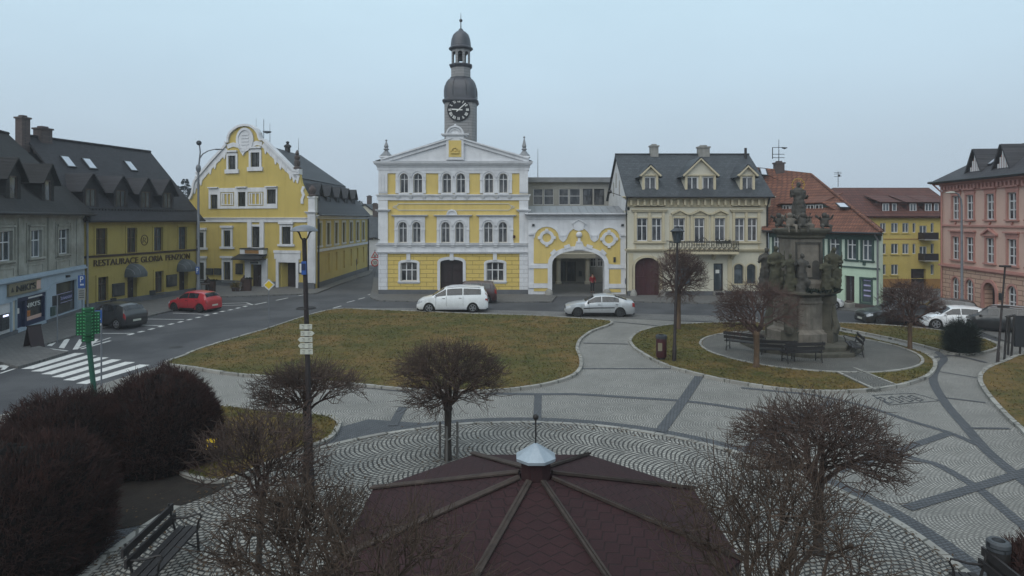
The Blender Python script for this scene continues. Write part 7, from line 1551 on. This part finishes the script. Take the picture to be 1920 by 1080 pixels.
for i, (dx, dy, h, wd, m) in enumerate(((-1.55, -.55, 2.05, 1.0, 'statue_moss'), (-1.05, -1.1, 1.7, .95, 'statue_moss'), (-.55, -1.38, 1.72, .9, 'statue'), (.7, -1.35, 1.5, 1.05, 'statue_moss'), (1.28, -.9, 2.0, 1.05, 'statue_moss'), (1.58, .0, 1.6, 1.0, 'statue'), (-1.6, .6, 1.9, 1.1, 'statue'), (.9, 1.3, 1.9, 1.1, 'statue'))):
    c = mc+Vector((dx*.92, dy*.92, 2.95)); w = MB(); w.ball(c+Vector((0, 0, .02)), .3*wd, 8, 1.1, .9, .5); robed(w, c+Vector((0, 0, .1)), h, 10+i, .11, 1, wd)
    if i in (0, 4): w.tube([c+Vector((.3, -.2, .2)), c+Vector((.32, -.22, h*.95))], .035, 6)
    w.ball(c+Vector((.2*wd, -.12, .45)), .17, 6, 1, 1, 1.3); lump('statue', w, M[m], root, .04)
rr = random.Random(9); w = MB()
for k in range(260): a = rr.uniform(-1.9, .3); r = 1.55+rr.gauss(0, .1); p = mc+Vector((r*math.cos(a), r*math.sin(a), 2.9)); w.add([p, p+Vector((rr.gauss(0, .1), rr.gauss(0, .1), rr.uniform(.05, .35))), p+Vector((rr.gauss(0, .08), rr.gauss(0, .08), rr.uniform(0, .2)))], [(0, 1, 2)])
w.build('ledge_moss', M['needle'], root)

# ================================================================ cars
M['tyre'] = mat('tyre_rubber', (.014, .014, .015), (.02, .019, .018), 5., .85, .2); M['rim'] = mat('alloy_rim', (.3, .31, .33), (.2, .205, .215), 6., .35, .05, metal=.6)
M['rim_dark'] = mat('dark_rim', (.05, .052, .056), None, 6., .4, .05, metal=.4)
M['car_glass'] = glassmat('car_glass', (.012, .014, .017), (.03, .034, .04), .04); M['car_trim'] = mat('black_plastic', (.016, .016, .018), None, 6., .55, .1)
M['lamp_clear'] = mat('clear_lamp', (.45, .47, .5), (.3, .32, .35), 12., .12, .05, spec=.7); M['lamp_red'] = mat('red_lamp', (.3, .02, .02), (.2, .015, .015), 12., .15, .05, spec=.6)
TYPES = dict(
 mpv=([(0, .34), (.015, .44), (.06, .52), (.15, .585), (.2, .61), (.4, .955), (.5, .99), (.62, 1.), (.85, .975), (.94, .945), (.975, .74), (.99, .62), (1, .36)], .2, .4, .93, .985, (.175, .785), .335),
 liftback=([(0, .36), (.012, .47), (.06, .545), (.16, .62), (.26, .66), (.43, .965), (.52, .995), (.6, 1.), (.7, .97), (.9, .76), (.97, .735), (.99, .66), (1, .4)], .265, .43, .7, .9, (.18, .785), .315),
 hatch=([(0, .34), (.015, .45), (.07, .53), (.2, .62), (.25, .645), (.42, .96), (.52, .995), (.62, 1.), (.82, .965), (.9, .9), (.965, .67), (.99, .58), (1, .34)], .245, .42, .86, .96, (.18, .82), .31),
 suv=([(0, .4), (.015, .5), (.06, .585), (.22, .655), (.28, .68), (.42, .965), (.52, .995), (.65, 1.), (.88, .965), (.93, .93), (.975, .68), (.99, .6), (1, .4)], .275, .42, .91, .97, (.18, .81), .36))
def car(lab, cat, typ, c, rz, L, Wd, Ht, paint, rim='rim', rails=False, trimline=False, group=None, nm='parked_car'):
    prof, x_h, x_r0, x_r1, x_tail, (wf, wr), rw = TYPES[typ]
    root = thing(nm, lab, cat, c, rz, group); X = W(root); hw = Wd/2
    xs = sorted(set([i/56 for i in range(57)]+[p[0] for p in prof]+[.007, .993, wf-.075, wr-.075, wf+.075, wr+.075]))
    wid = lambda x: interp([(0, .8), (.015, .86), (.06, .955), (.18, 1.), (.85, 1.), (.95, .955), (.985, .9), (1, .85)], x)*hw
    gcl = .15*Ht/1.45+.04; ra = rw*1.12
    def belt(x): return min(interp(prof, x), lerp(.6, .665, x))*Ht
    def ringat(x):
        tp = interp(prof, x)*Ht; bl = belt(x); w_ = wid(x); X0 = (x-.5)*L; zb = gcl+ (.06 if x < .02 or x > .98 else 0)
        for xw in (wf, wr):
            d = (x-xw)*L
            if abs(d) < ra: zb = max(zb, rw*.95+math.sqrt(ra*ra-d*d))
        cab = max(0., min(1., (tp-bl)/(.3*Ht)))
        rwid = lerp(w_*.86, w_*.74, cab); bz = bl-.05*(1-cab); sill = max(gcl+.12, zb+.005); mid = max(lerp(gcl, bz, .62), zb+.012); bz = max(bz, mid+.01)
        ez = max(tp-(.035+.03*cab), bz+.004); tp = max(tp, ez+.004)
        half = [(0, zb), (w_*.9, zb), (w_*.985, sill), (w_, mid), (w_*.965, bz), (rwid, ez), (rwid*.55, tp-.006), (0, tp)]
        return [Vector((X0, y, z)) for y, z in half]+[Vector((X0, -y, z)) for y, z in half[1:-1]][::-1]
    rings = [ringat(x) for x in xs]; w = MB(); w.loft([[X @ p for p in r] for r in rings]); body = w.build('body', paint, root, 42)
    # glass
    lerpv = lambda a, b, t: a+(b-a)*t
    def side(x0, x1, sg):
        w = MB(); n = 30; top = []; bot = []
        for i in range(n+1):
            x = lerp(x0, x1, i/n); r = ringat(x); a, b = r[4], r[5]; o = Vector((0, .02, .008)); p = lerpv(a, b, .12)+o; q = lerpv(a, b, .88)+o
            bot.append(X @ Vector((p.x, p.y*sg, p.z))); top.append(X @ Vector((q.x, q.y*sg, q.z)))
        w.loft([bot, top], False, False); w.build('side_window', M['car_glass'], root)
    spans = {'mpv': [(.255, .41), (.425, .64), (.655, .9)], 'liftback': [(.325, .515), (.53, .77)], 'hatch': [(.31, .53), (.545, .78)], 'suv': [(.34, .53), (.545, .72), (.735, .88)]}[typ]
    for sg in (-1, 1):
        for a, b in spans: side(a, b, sg)
    def screen(x0, x1, nm):
        w = MB(); R_ = []
        for i in range(15):
            x = lerp(x0, x1, i/14); r = ringat(x); e = Vector((-.008 if x < .5 else .008, 0, .016)); R_.append([X @ (Vector((p.x, p.y*.93, p.z))+e) for p in (r[5], r[6], r[7], r[8], r[9])])
        w.loft(R_, False, False); w.build(nm, M['car_glass'], root)
    screen(x_h+.02, x_r0-.02, 'windscreen'); screen(x_r1+.015, x_tail-.015, 'rear_window')
    for k, xw in enumerate((wf, wr)):
        for sg in (-1, 1):
            cx, cy = (xw-.5)*L, sg*(hw-.12); w = MB(); prf = [(rw*.62, -.1), (rw*.95, -.105), (rw, -.06), (rw, .06), (rw*.95, .105), (rw*.62, .1)]
            rg = [[X @ Vector((cx+r*math.cos(2*math.pi*j/26), cy+d, rw+r*math.sin(2*math.pi*j/26))) for j in range(26)] for r, d in prf]; w.loft(rg); t = w.build('wheel', M['tyre'], root, 40)
            w = MB(); d = sg*.1
            ci = lambda r, dd, n=26: [X @ Vector((cx+r*math.cos(2*math.pi*j/n), cy+dd, rw+r*math.sin(2*math.pi*j/n))) for j in range(n)]
            w.loft([ci(rw*.68, d), ci(rw*.68, d+sg*.012), ci(rw*.58, d+sg*.012), ci(rw*.56, d-sg*.005)], True, False); w.loft([ci(rw*.2, d-sg*.01), ci(rw*.16, d+sg*.014)])
            for j in range(5):
                a = 2*math.pi*j/5+k; dv = Vector((math.cos(a), 0, math.sin(a))); pv = Vector((-dv.z, 0, dv.x)); o = Vector((cx, cy+d, rw)); q = lambda r, s, e: X @ (o+dv*r+pv*s+Vector((0, sg*e, 0)))
                w.hexa([q(rw*.12, -.04, -.01), q(rw*.6, -.03, -.01), q(rw*.6, .03, -.01), q(rw*.12, .04, -.01), q(rw*.12, -.04, .012), q(rw*.6, -.03, .01), q(rw*.6, .03, .01), q(rw*.12, .04, .012)])
            w.build('rim', M[rim], t)
    # lamps, plates, mirrors, handles, bumpers
    for sg in (-1, 1):
        def patch(nm, x0, x1, i0, t0, i1, t1, m, o=.012):
            w = MB(); A_ = []; B_ = []
            for i in range(5):
                x = lerp(x0, x1, i/4); r = ringat(x); p = lerpv(r[i0], r[i0+1], t0); q = lerpv(r[i1], r[i1+1], t1); e = Vector((-.02 if x < .5 else .02, o, .004)); p = p+e; q = q+e
                A_.append(X @ Vector((p.x, p.y*sg, p.z))); B_.append(X @ Vector((q.x, q.y*sg, q.z)))
            w.loft([A_, B_], False, False); w.build(nm, M[m], root)
        patch('headlight', .012, .085, 3, .25, 4, .25, 'lamp_clear'); patch('tail_light', .955, .992, 3, .1, 4, .1 if typ != 'mpv' else .6, 'lamp_red')
        r = ringat(x_h+.06); p = r[4]; w = MB(); w.ball(X @ Vector((p.x, sg*(p.y+.1), p.z+.07)), .09, 6, .7, 1, .75); w.build('mirror', paint if typ != 'liftback' else M['car_trim'], root, 60)
        for a, b in spans[:2]: x = b-.03; r = ringat(x); p = lerpv(r[3], r[4], .6); w = MB(); w.box(p.x-.09, p.x+.09, sg*(p.y+.005)-.015, sg*(p.y+.005)+.015, p.z-.015, p.z+.015, X); w.build('door_handle', M['car_trim'], root)
        w = MB(); A_ = []; B_ = []
        for i in range(9): x = lerp(wf+.085, wr-.085, i/8); r = ringat(x); A_.append(X @ Vector((r[1].x, sg*(r[1].y+.03), r[1].z-.01))); B_.append(X @ Vector((r[2].x, sg*(r[2].y+.012), r[2].z-.02)))
        w.loft([A_, B_], False, False); w.build('sill', M['car_trim'] if typ != 'mpv' else paint, root)
        if trimline:
            w = MB(); A_ = []; B_ = []
            for i in range(9): x = lerp(wf+.08, wr-.08, i/8); r = ringat(x); A_.append(X @ Vector((r[3].x, sg*(r[3].y+.012), r[3].z-.06))); B_.append(X @ Vector((r[3].x, sg*(r[3].y+.012), r[3].z+.0)))
            w.loft([A_, B_], False, False); w.build('side_moulding', M['car_trim'], root)
        for x in (spans[0][1]+.008, spans[0][0]+.015, spans[1][1]+.01):
            w = MB(); A_ = []
            for i0, t in ((2, .2), (3, 0), (4, 0)): r = ringat(x); p = lerpv(r[i0], r[i0+1], t); A_.append(p)
            w.loft([[X @ Vector((p.x-.006, sg*(p.y+.004), p.z)) for p in A_], [X @ Vector((p.x+.006, sg*(p.y+.004), p.z)) for p in A_]], False, False); w.build('door_gap', M['car_trim'], root)
        if rails: w = MB(); w.tube([X @ (Vector((ringat(x)[5].x, sg*ringat(x)[5].y*.97, ringat(x)[5].z+.05+(0 if .44 < x < .88 else -.05)))) for x in (.42, .46, .6, .75, .86, .9)], .022, 5); w.build('roof_rail', M['rim'], root)
    for x0, z0, z1, hw_ in ((-L/2, .3, .41, .26), (L/2, .42 if typ != 'liftback' else .5, .53 if typ != 'liftback' else .6, .26)):
        w = MB(); w.box(x0-.012 if x0 < 0 else x0-.05, x0+.05 if x0 < 0 else x0+.012, -hw_, hw_, z0*Ht/1.45, z1*Ht/1.45, X); w.build('number_plate', M['board_white'], root)
    w = MB(); r = ringat(.01); w.box(-L/2-.008, -L/2+.1, -hw*.5, hw*.5, .5*Ht/1.45, .62*Ht/1.45*.98, X); w.build('grille', M['car_trim'], root)
    w = MB(); w.box(-L/2+.02, L/2-.02, -hw*.78, hw*.78, gcl*.8, gcl+.08, X)
    for xw in (wf, wr): w.box((xw-.5)*L-ra, (xw-.5)*L+ra, -hw*.9, hw*.9, gcl, rw*2.05, X)
    w.build('underbody', M['car_trim'], root); return root
P_white = carpaint('white_car_paint', (.72, .74, .76)); P_silver = carpaint('silver_car_paint', (.42, .44, .46), .35, .3); P_red = carpaint('red_car_paint', (.38, .02, .03)); P_black = carpaint('black_car_paint', (.016, .017, .019)); P_wine = carpaint('dark_wine_car_paint', (.05, .022, .024)); P_grey = carpaint('dark_grey_car_paint', (.05, .055, .06), .3)
grp = 'cars parked round the square'
car('white minivan parked along the large lawn', 'minivan', 'mpv', (-4.08, 44.3, .02), R(2), 4.85, 1.86, 1.76, P_white, 'rim', True, group=grp)
car('silver liftback car with a black side strip parked by the lawn corner', 'car', 'liftback', (5.75, 42.3, .022), R(-2), 4.5, 1.73, 1.43, P_silver, 'rim_dark', trimline=True, group=grp)
car('dark wine red car half hidden behind the white minivan', 'car', 'suv', (-3.3, 48.9, .0), R(1), 4.3, 1.8, 1.68, P_wine, group=grp)
c = G(363, 583); car('red hatchback parked before the inn', 'car', 'hatch', (c.x, c.y+.2, 0), R(-17), 3.4, 1.6, 1.42, P_red, 'rim_dark', group=grp)
c = G(219, 612); car('black hatchback parked before the inn awning', 'car', 'hatch', (c.x-.2, c.y+.1, 0), R(-20), 3.65, 1.68, 1.48, P_black, 'rim', group=grp)
c = G(1684, 607); car('black saloon car behind the round tree at right', 'car', 'liftback', (c.x, c.y, 0), R(-3), 4.55, 1.78, 1.45, P_black, 'rim_dark', group=grp)
c = G(1790, 616); car('white car behind the dark evergreen bush', 'car', 'hatch', (c.x, c.y, 0), R(-20), 3.45, 1.58, 1.36, P_white, 'rim', group=grp)
c = G(1768, 600); car('dark grey car in front of the pink building, left of the black estate', 'car', 'hatch', (c.x, c.y, 0), R(-30), 3.9, 1.7, 1.4, P_grey, 'rim', group=grp)
c = G(1862, 622); car('black estate car before the pink building doorway', 'car', 'suv', (c.x+.2, c.y, 0), R(-40), 4.2, 1.74, 1.5, P_black, 'rim', True, group=grp)
c = G(1542, 578); car('white car mostly hidden behind the monument', 'car', 'hatch', (c.x-.75, c.y, 0), R(180), 3.9, 1.68, 1.45, P_white, 'rim', group=grp)

# ================================================================ person in the gateway
M['skin'] = mat('skin', (.42, .24, .17), None, 8., .6, .05); M['red_coat'] = mat('red_jacket_cloth', (.3, .022, .03), (.22, .016, .022), 5., .85, .3); M['trousers'] = mat('dark_trouser_cloth', (.022, .022, .028), None, 5., .9, .2); M['hair'] = mat('brown_hair', (.035, .024, .018), None, 9., .8, .2)
def person(lab, c, h, rz):
    root = thing('person', lab, 'person', c, rz); X = W(root); s = h/1.75
    def skin(nm, pts, edges, m, sub=1):
        me = bpy.data.meshes.new(nm); me.from_pydata([tuple(Vector(p[:3])*s) for p in pts], edges, []); me.materials.append(M[m]); o = bpy.data.objects.new(nm, me); COL.objects.link(o); o.parent = root
        o.modifiers.new('Skin', 'SKIN').use_smooth_shade = True; lay = me.skin_vertices[0].data
        for i, p in enumerate(pts): lay[i].radius = (p[3]*s, (p[4] if len(p) > 4 else p[3])*s)
        lay[0].use_root = True; md = o.modifiers.new('Sub', 'SUBSURF'); md.levels = md.render_levels = sub; return o
    P = [(0, 0, .95, .12, .085), (0, 0, 1.15, .11, .08), (0, -.01, 1.36, .14, .085), (0, 0, 1.5, .06), (0, -.015, 1.6, .075, .09), (0, -.015, 1.7, .07, .08)]; E_ = [(0, 1), (1, 2), (2, 3), (3, 4), (4, 5)]
    for sg in (-1, 1):
        b = len(P); P += [(sg*.1, 0, .88, .085), (sg*.1, -.02*sg, .5, .055), (sg*.1, .03-.06*(sg > 0), .1, .038), (sg*.11, -.1, .04, .04, .03)]; E_ += [(0, b), (b, b+1), (b+1, b+2), (b+2, b+3)]
        b = len(P); P += [(sg*.19, 0, 1.43, .06), (sg*.27, .0, 1.17, .042), (sg*.2, -.16, 1.0, .03), (sg*.17, -.22, .97, .032, .02)]; E_ += [(2, b), (b, b+1), (b+1, b+2), (b+2, b+3)]
        for k in range(4): j = len(P); dx = (-.028+k*.018)*sg; P += [(sg*.17+dx, -.265, .955, .0085), (sg*.17+dx*1.1, -.29-.006*(1.5-abs(k-1.5)), .935, .0075)]; E_ += [(b+3, j), (j, j+1)]
        j = len(P); P += [(sg*.14, -.235, .975, .009), (sg*.12, -.26, .96, .008)]; E_ += [(b+2, j), (j, j+1)]
    skin('body', P, E_, 'skin')
    T_ = [(0, 0, .84, .17, .125), (0, 0, 1.0, .165, .125), (0, 0, 1.15, .155, .12), (0, -.01, 1.36, .178, .12), (0, 0, 1.5, .085)]; E2 = [(0, 1), (1, 2), (2, 3), (3, 4)]
    for sg in (-1, 1): b = len(T_); T_ += [(sg*.2, 0, 1.42, .075), (sg*.275, 0, 1.17, .06), (sg*.21, -.14, 1.02, .048)]; E2 += [(3, b), (b, b+1), (b+1, b+2)]
    skin('jacket', T_, E2, 'red_coat')
    T_ = [(0, 0, .93, .15, .11)]; E2 = []
    for sg in (-1, 1): b = len(T_); T_ += [(sg*.1, 0, .86, .095), (sg*.1, -.02*sg, .5, .07), (sg*.1, .03-.06*(sg > 0), .1, .055)]; E2 += [(0, b), (b, b+1), (b+1, b+2)]
    skin('trousers', T_, E2, 'trousers')
    w = MB(); 
    for sg in (-1, 1): w.ball(X @ (Vector((sg*.11, -.07+(.03-.06*(sg > 0)), .04))*s), .055*s, 7, .9, 2.2, .8)
    w.build('shoes', M['trousers'], root, 60)
    w = MB(); w.ball(X @ (Vector((0, .035, 1.7))*s), .094*s, 9, .95, 1., 1.05); w.build('hair', M['hair'], root, 60)
    w = MB()
    for sg in (-1, 1): w.ball(X @ (Vector((sg*.03, -.1, 1.655))*s), .012*s, 5)
    w.build('eyes', M['trousers'], root); w = MB(); w.add([X @ (Vector(p)*s) for p in ((-.014, -.1, 1.615), (.014, -.1, 1.615), (0, -.125, 1.617), (0, -.1, 1.655))], [(0, 1, 2), (0, 2, 3), (1, 3, 2), (0, 3, 1)]); w.box(-.022*s, .022*s, -.104*s, -.095*s, 1.583*s, 1.59*s, X); w.build('nose_and_mouth', M['skin'], root)
    for sg in (-1, 1): w = MB(); w.ball(X @ (Vector((sg*.083, 0, 1.635))*s), .024*s, 5, .5, .8, 1.2); w.build('ear', M['skin'], root)
    return root
c = G(1112, 550, .03); person('person in a red jacket standing in the gateway passage', (c.x, c.y+.4, .03), 1.66, .3)

# ================================================================ light, sky, camera
SUN_EL, SUN_AZ = R(48), R(212)
wd = bpy.data.worlds.new('World'); SC.world = wd; wd.use_nodes = True; nt = wd.node_tree; nt.nodes.clear()
outn = nt.nodes.new('ShaderNodeOutputWorld'); bg = nt.nodes.new('ShaderNodeBackground'); nt.links.new(bg.outputs[0], outn.inputs[0]); bg.inputs[1].default_value = .1
sky = nt.nodes.new('ShaderNodeTexSky'); sky.sky_type = 'NISHITA'; sky.sun_disc = False; sky.sun_elevation = SUN_EL; sky.sun_rotation = SUN_AZ; sky.dust_density = 6.; sky.air_density = 1.2
tcn = nt.nodes.new('ShaderNodeTexCoord'); sp = nd(nt, 'ShaderNodeSeparateXYZ', {0: tcn.outputs['Generated']}).outputs
cr_ = nt.nodes.new('ShaderNodeValToRGB'); nt.links.new(sp[2], cr_.inputs[0]); e = cr_.color_ramp
e.elements[0].position = 0.; e.elements[0].color = (.36, .425, .5, 1); e.elements[1].position = 1.; e.elements[1].color = (.55, .66, .75, 1)
for p, col in ((.1, (.38, .468, .55, 1)), (.22, (.42, .545, .64, 1)), (.34, (.45, .6, .695, 1))): q_ = e.elements.new(p); q_.color = col
cl = noise(nt, nd(nt, 'ShaderNodeMapping', {0: tcn.outputs['Generated'], 3: (1., 1., 2.5)}).outputs[0], 1.6, 5, .55)
over = mix(nt, 1., cr_.outputs[0], nd(nt, 'ShaderNodeCombineXYZ', {0: mth(nt, 'ADD', .86, mth(nt, 'MULTIPLY', cl, .28)), 1: mth(nt, 'ADD', .87, mth(nt, 'MULTIPLY', cl, .26)), 2: mth(nt, 'ADD', .88, mth(nt, 'MULTIPLY', cl, .24))}).outputs[0], 'MULTIPLY')
over = mix(nt, 1., over, (10., 10., 10.), 'MULTIPLY')
nt.links.new(mix(nt, .93, sky.outputs[0], over), bg.inputs[0])
ld = bpy.data.lights.new('sun', 'SUN'); ld.energy = 1.2; ld.angle = R(70); ld.color = (1, .96, .9); lo_ = bpy.data.objects.new('sun', ld); COL.objects.link(lo_)
dv = Vector((math.sin(SUN_AZ)*math.cos(SUN_EL), math.cos(SUN_AZ)*math.cos(SUN_EL), math.sin(SUN_EL))); lo_.rotation_euler = dv.to_track_quat('Z', 'Y').to_euler()
cd = bpy.data.cameras.new('camera'); cam = bpy.data.objects.new('camera', cd); COL.objects.link(cam); SC.camera = cam
cam.location = (0, 0, H); cam.rotation_euler = (R(90), 0, 0); cd.sensor_width = 36.; cd.lens = 36*F/1920; cd.shift_y = -(540-HV)/1920; cd.clip_start = .1; cd.clip_end = 3000.
vs = SC.view_settings; vs.view_transform = 'Standard'; vs.look = 'None'; vs.gamma = 1.; vs.exposure = .42; vs.use_curve_mapping = False
SC.render.resolution_x, SC.render.resolution_y = 1024, 576
hz = MB(); hz.box(-240, 240, -30, 300, -1, 34); hm = bpy.data.materials.new('morning_haze'); hm.use_nodes = True; hn = hm.node_tree; hn.nodes.clear(); ho = hn.nodes.new('ShaderNodeOutputMaterial')
pv = nd(hn, 'ShaderNodeVolumePrincipled', {'Color': (.86, .9, .95), 'Density': .0008, 'Anisotropy': .2}); hn.links.new(pv.outputs[0], ho.inputs['Volume']); struct(hz.build('haze', hm), 'stuff', 'thin pale morning haze over the square')
SC.cycles.max_bounces = 6; SC.cycles.volume_bounces = 1; SC.cycles.diffuse_bounces = 3; SC.cycles.glossy_bounces = 3; SC.cycles.use_denoising = True
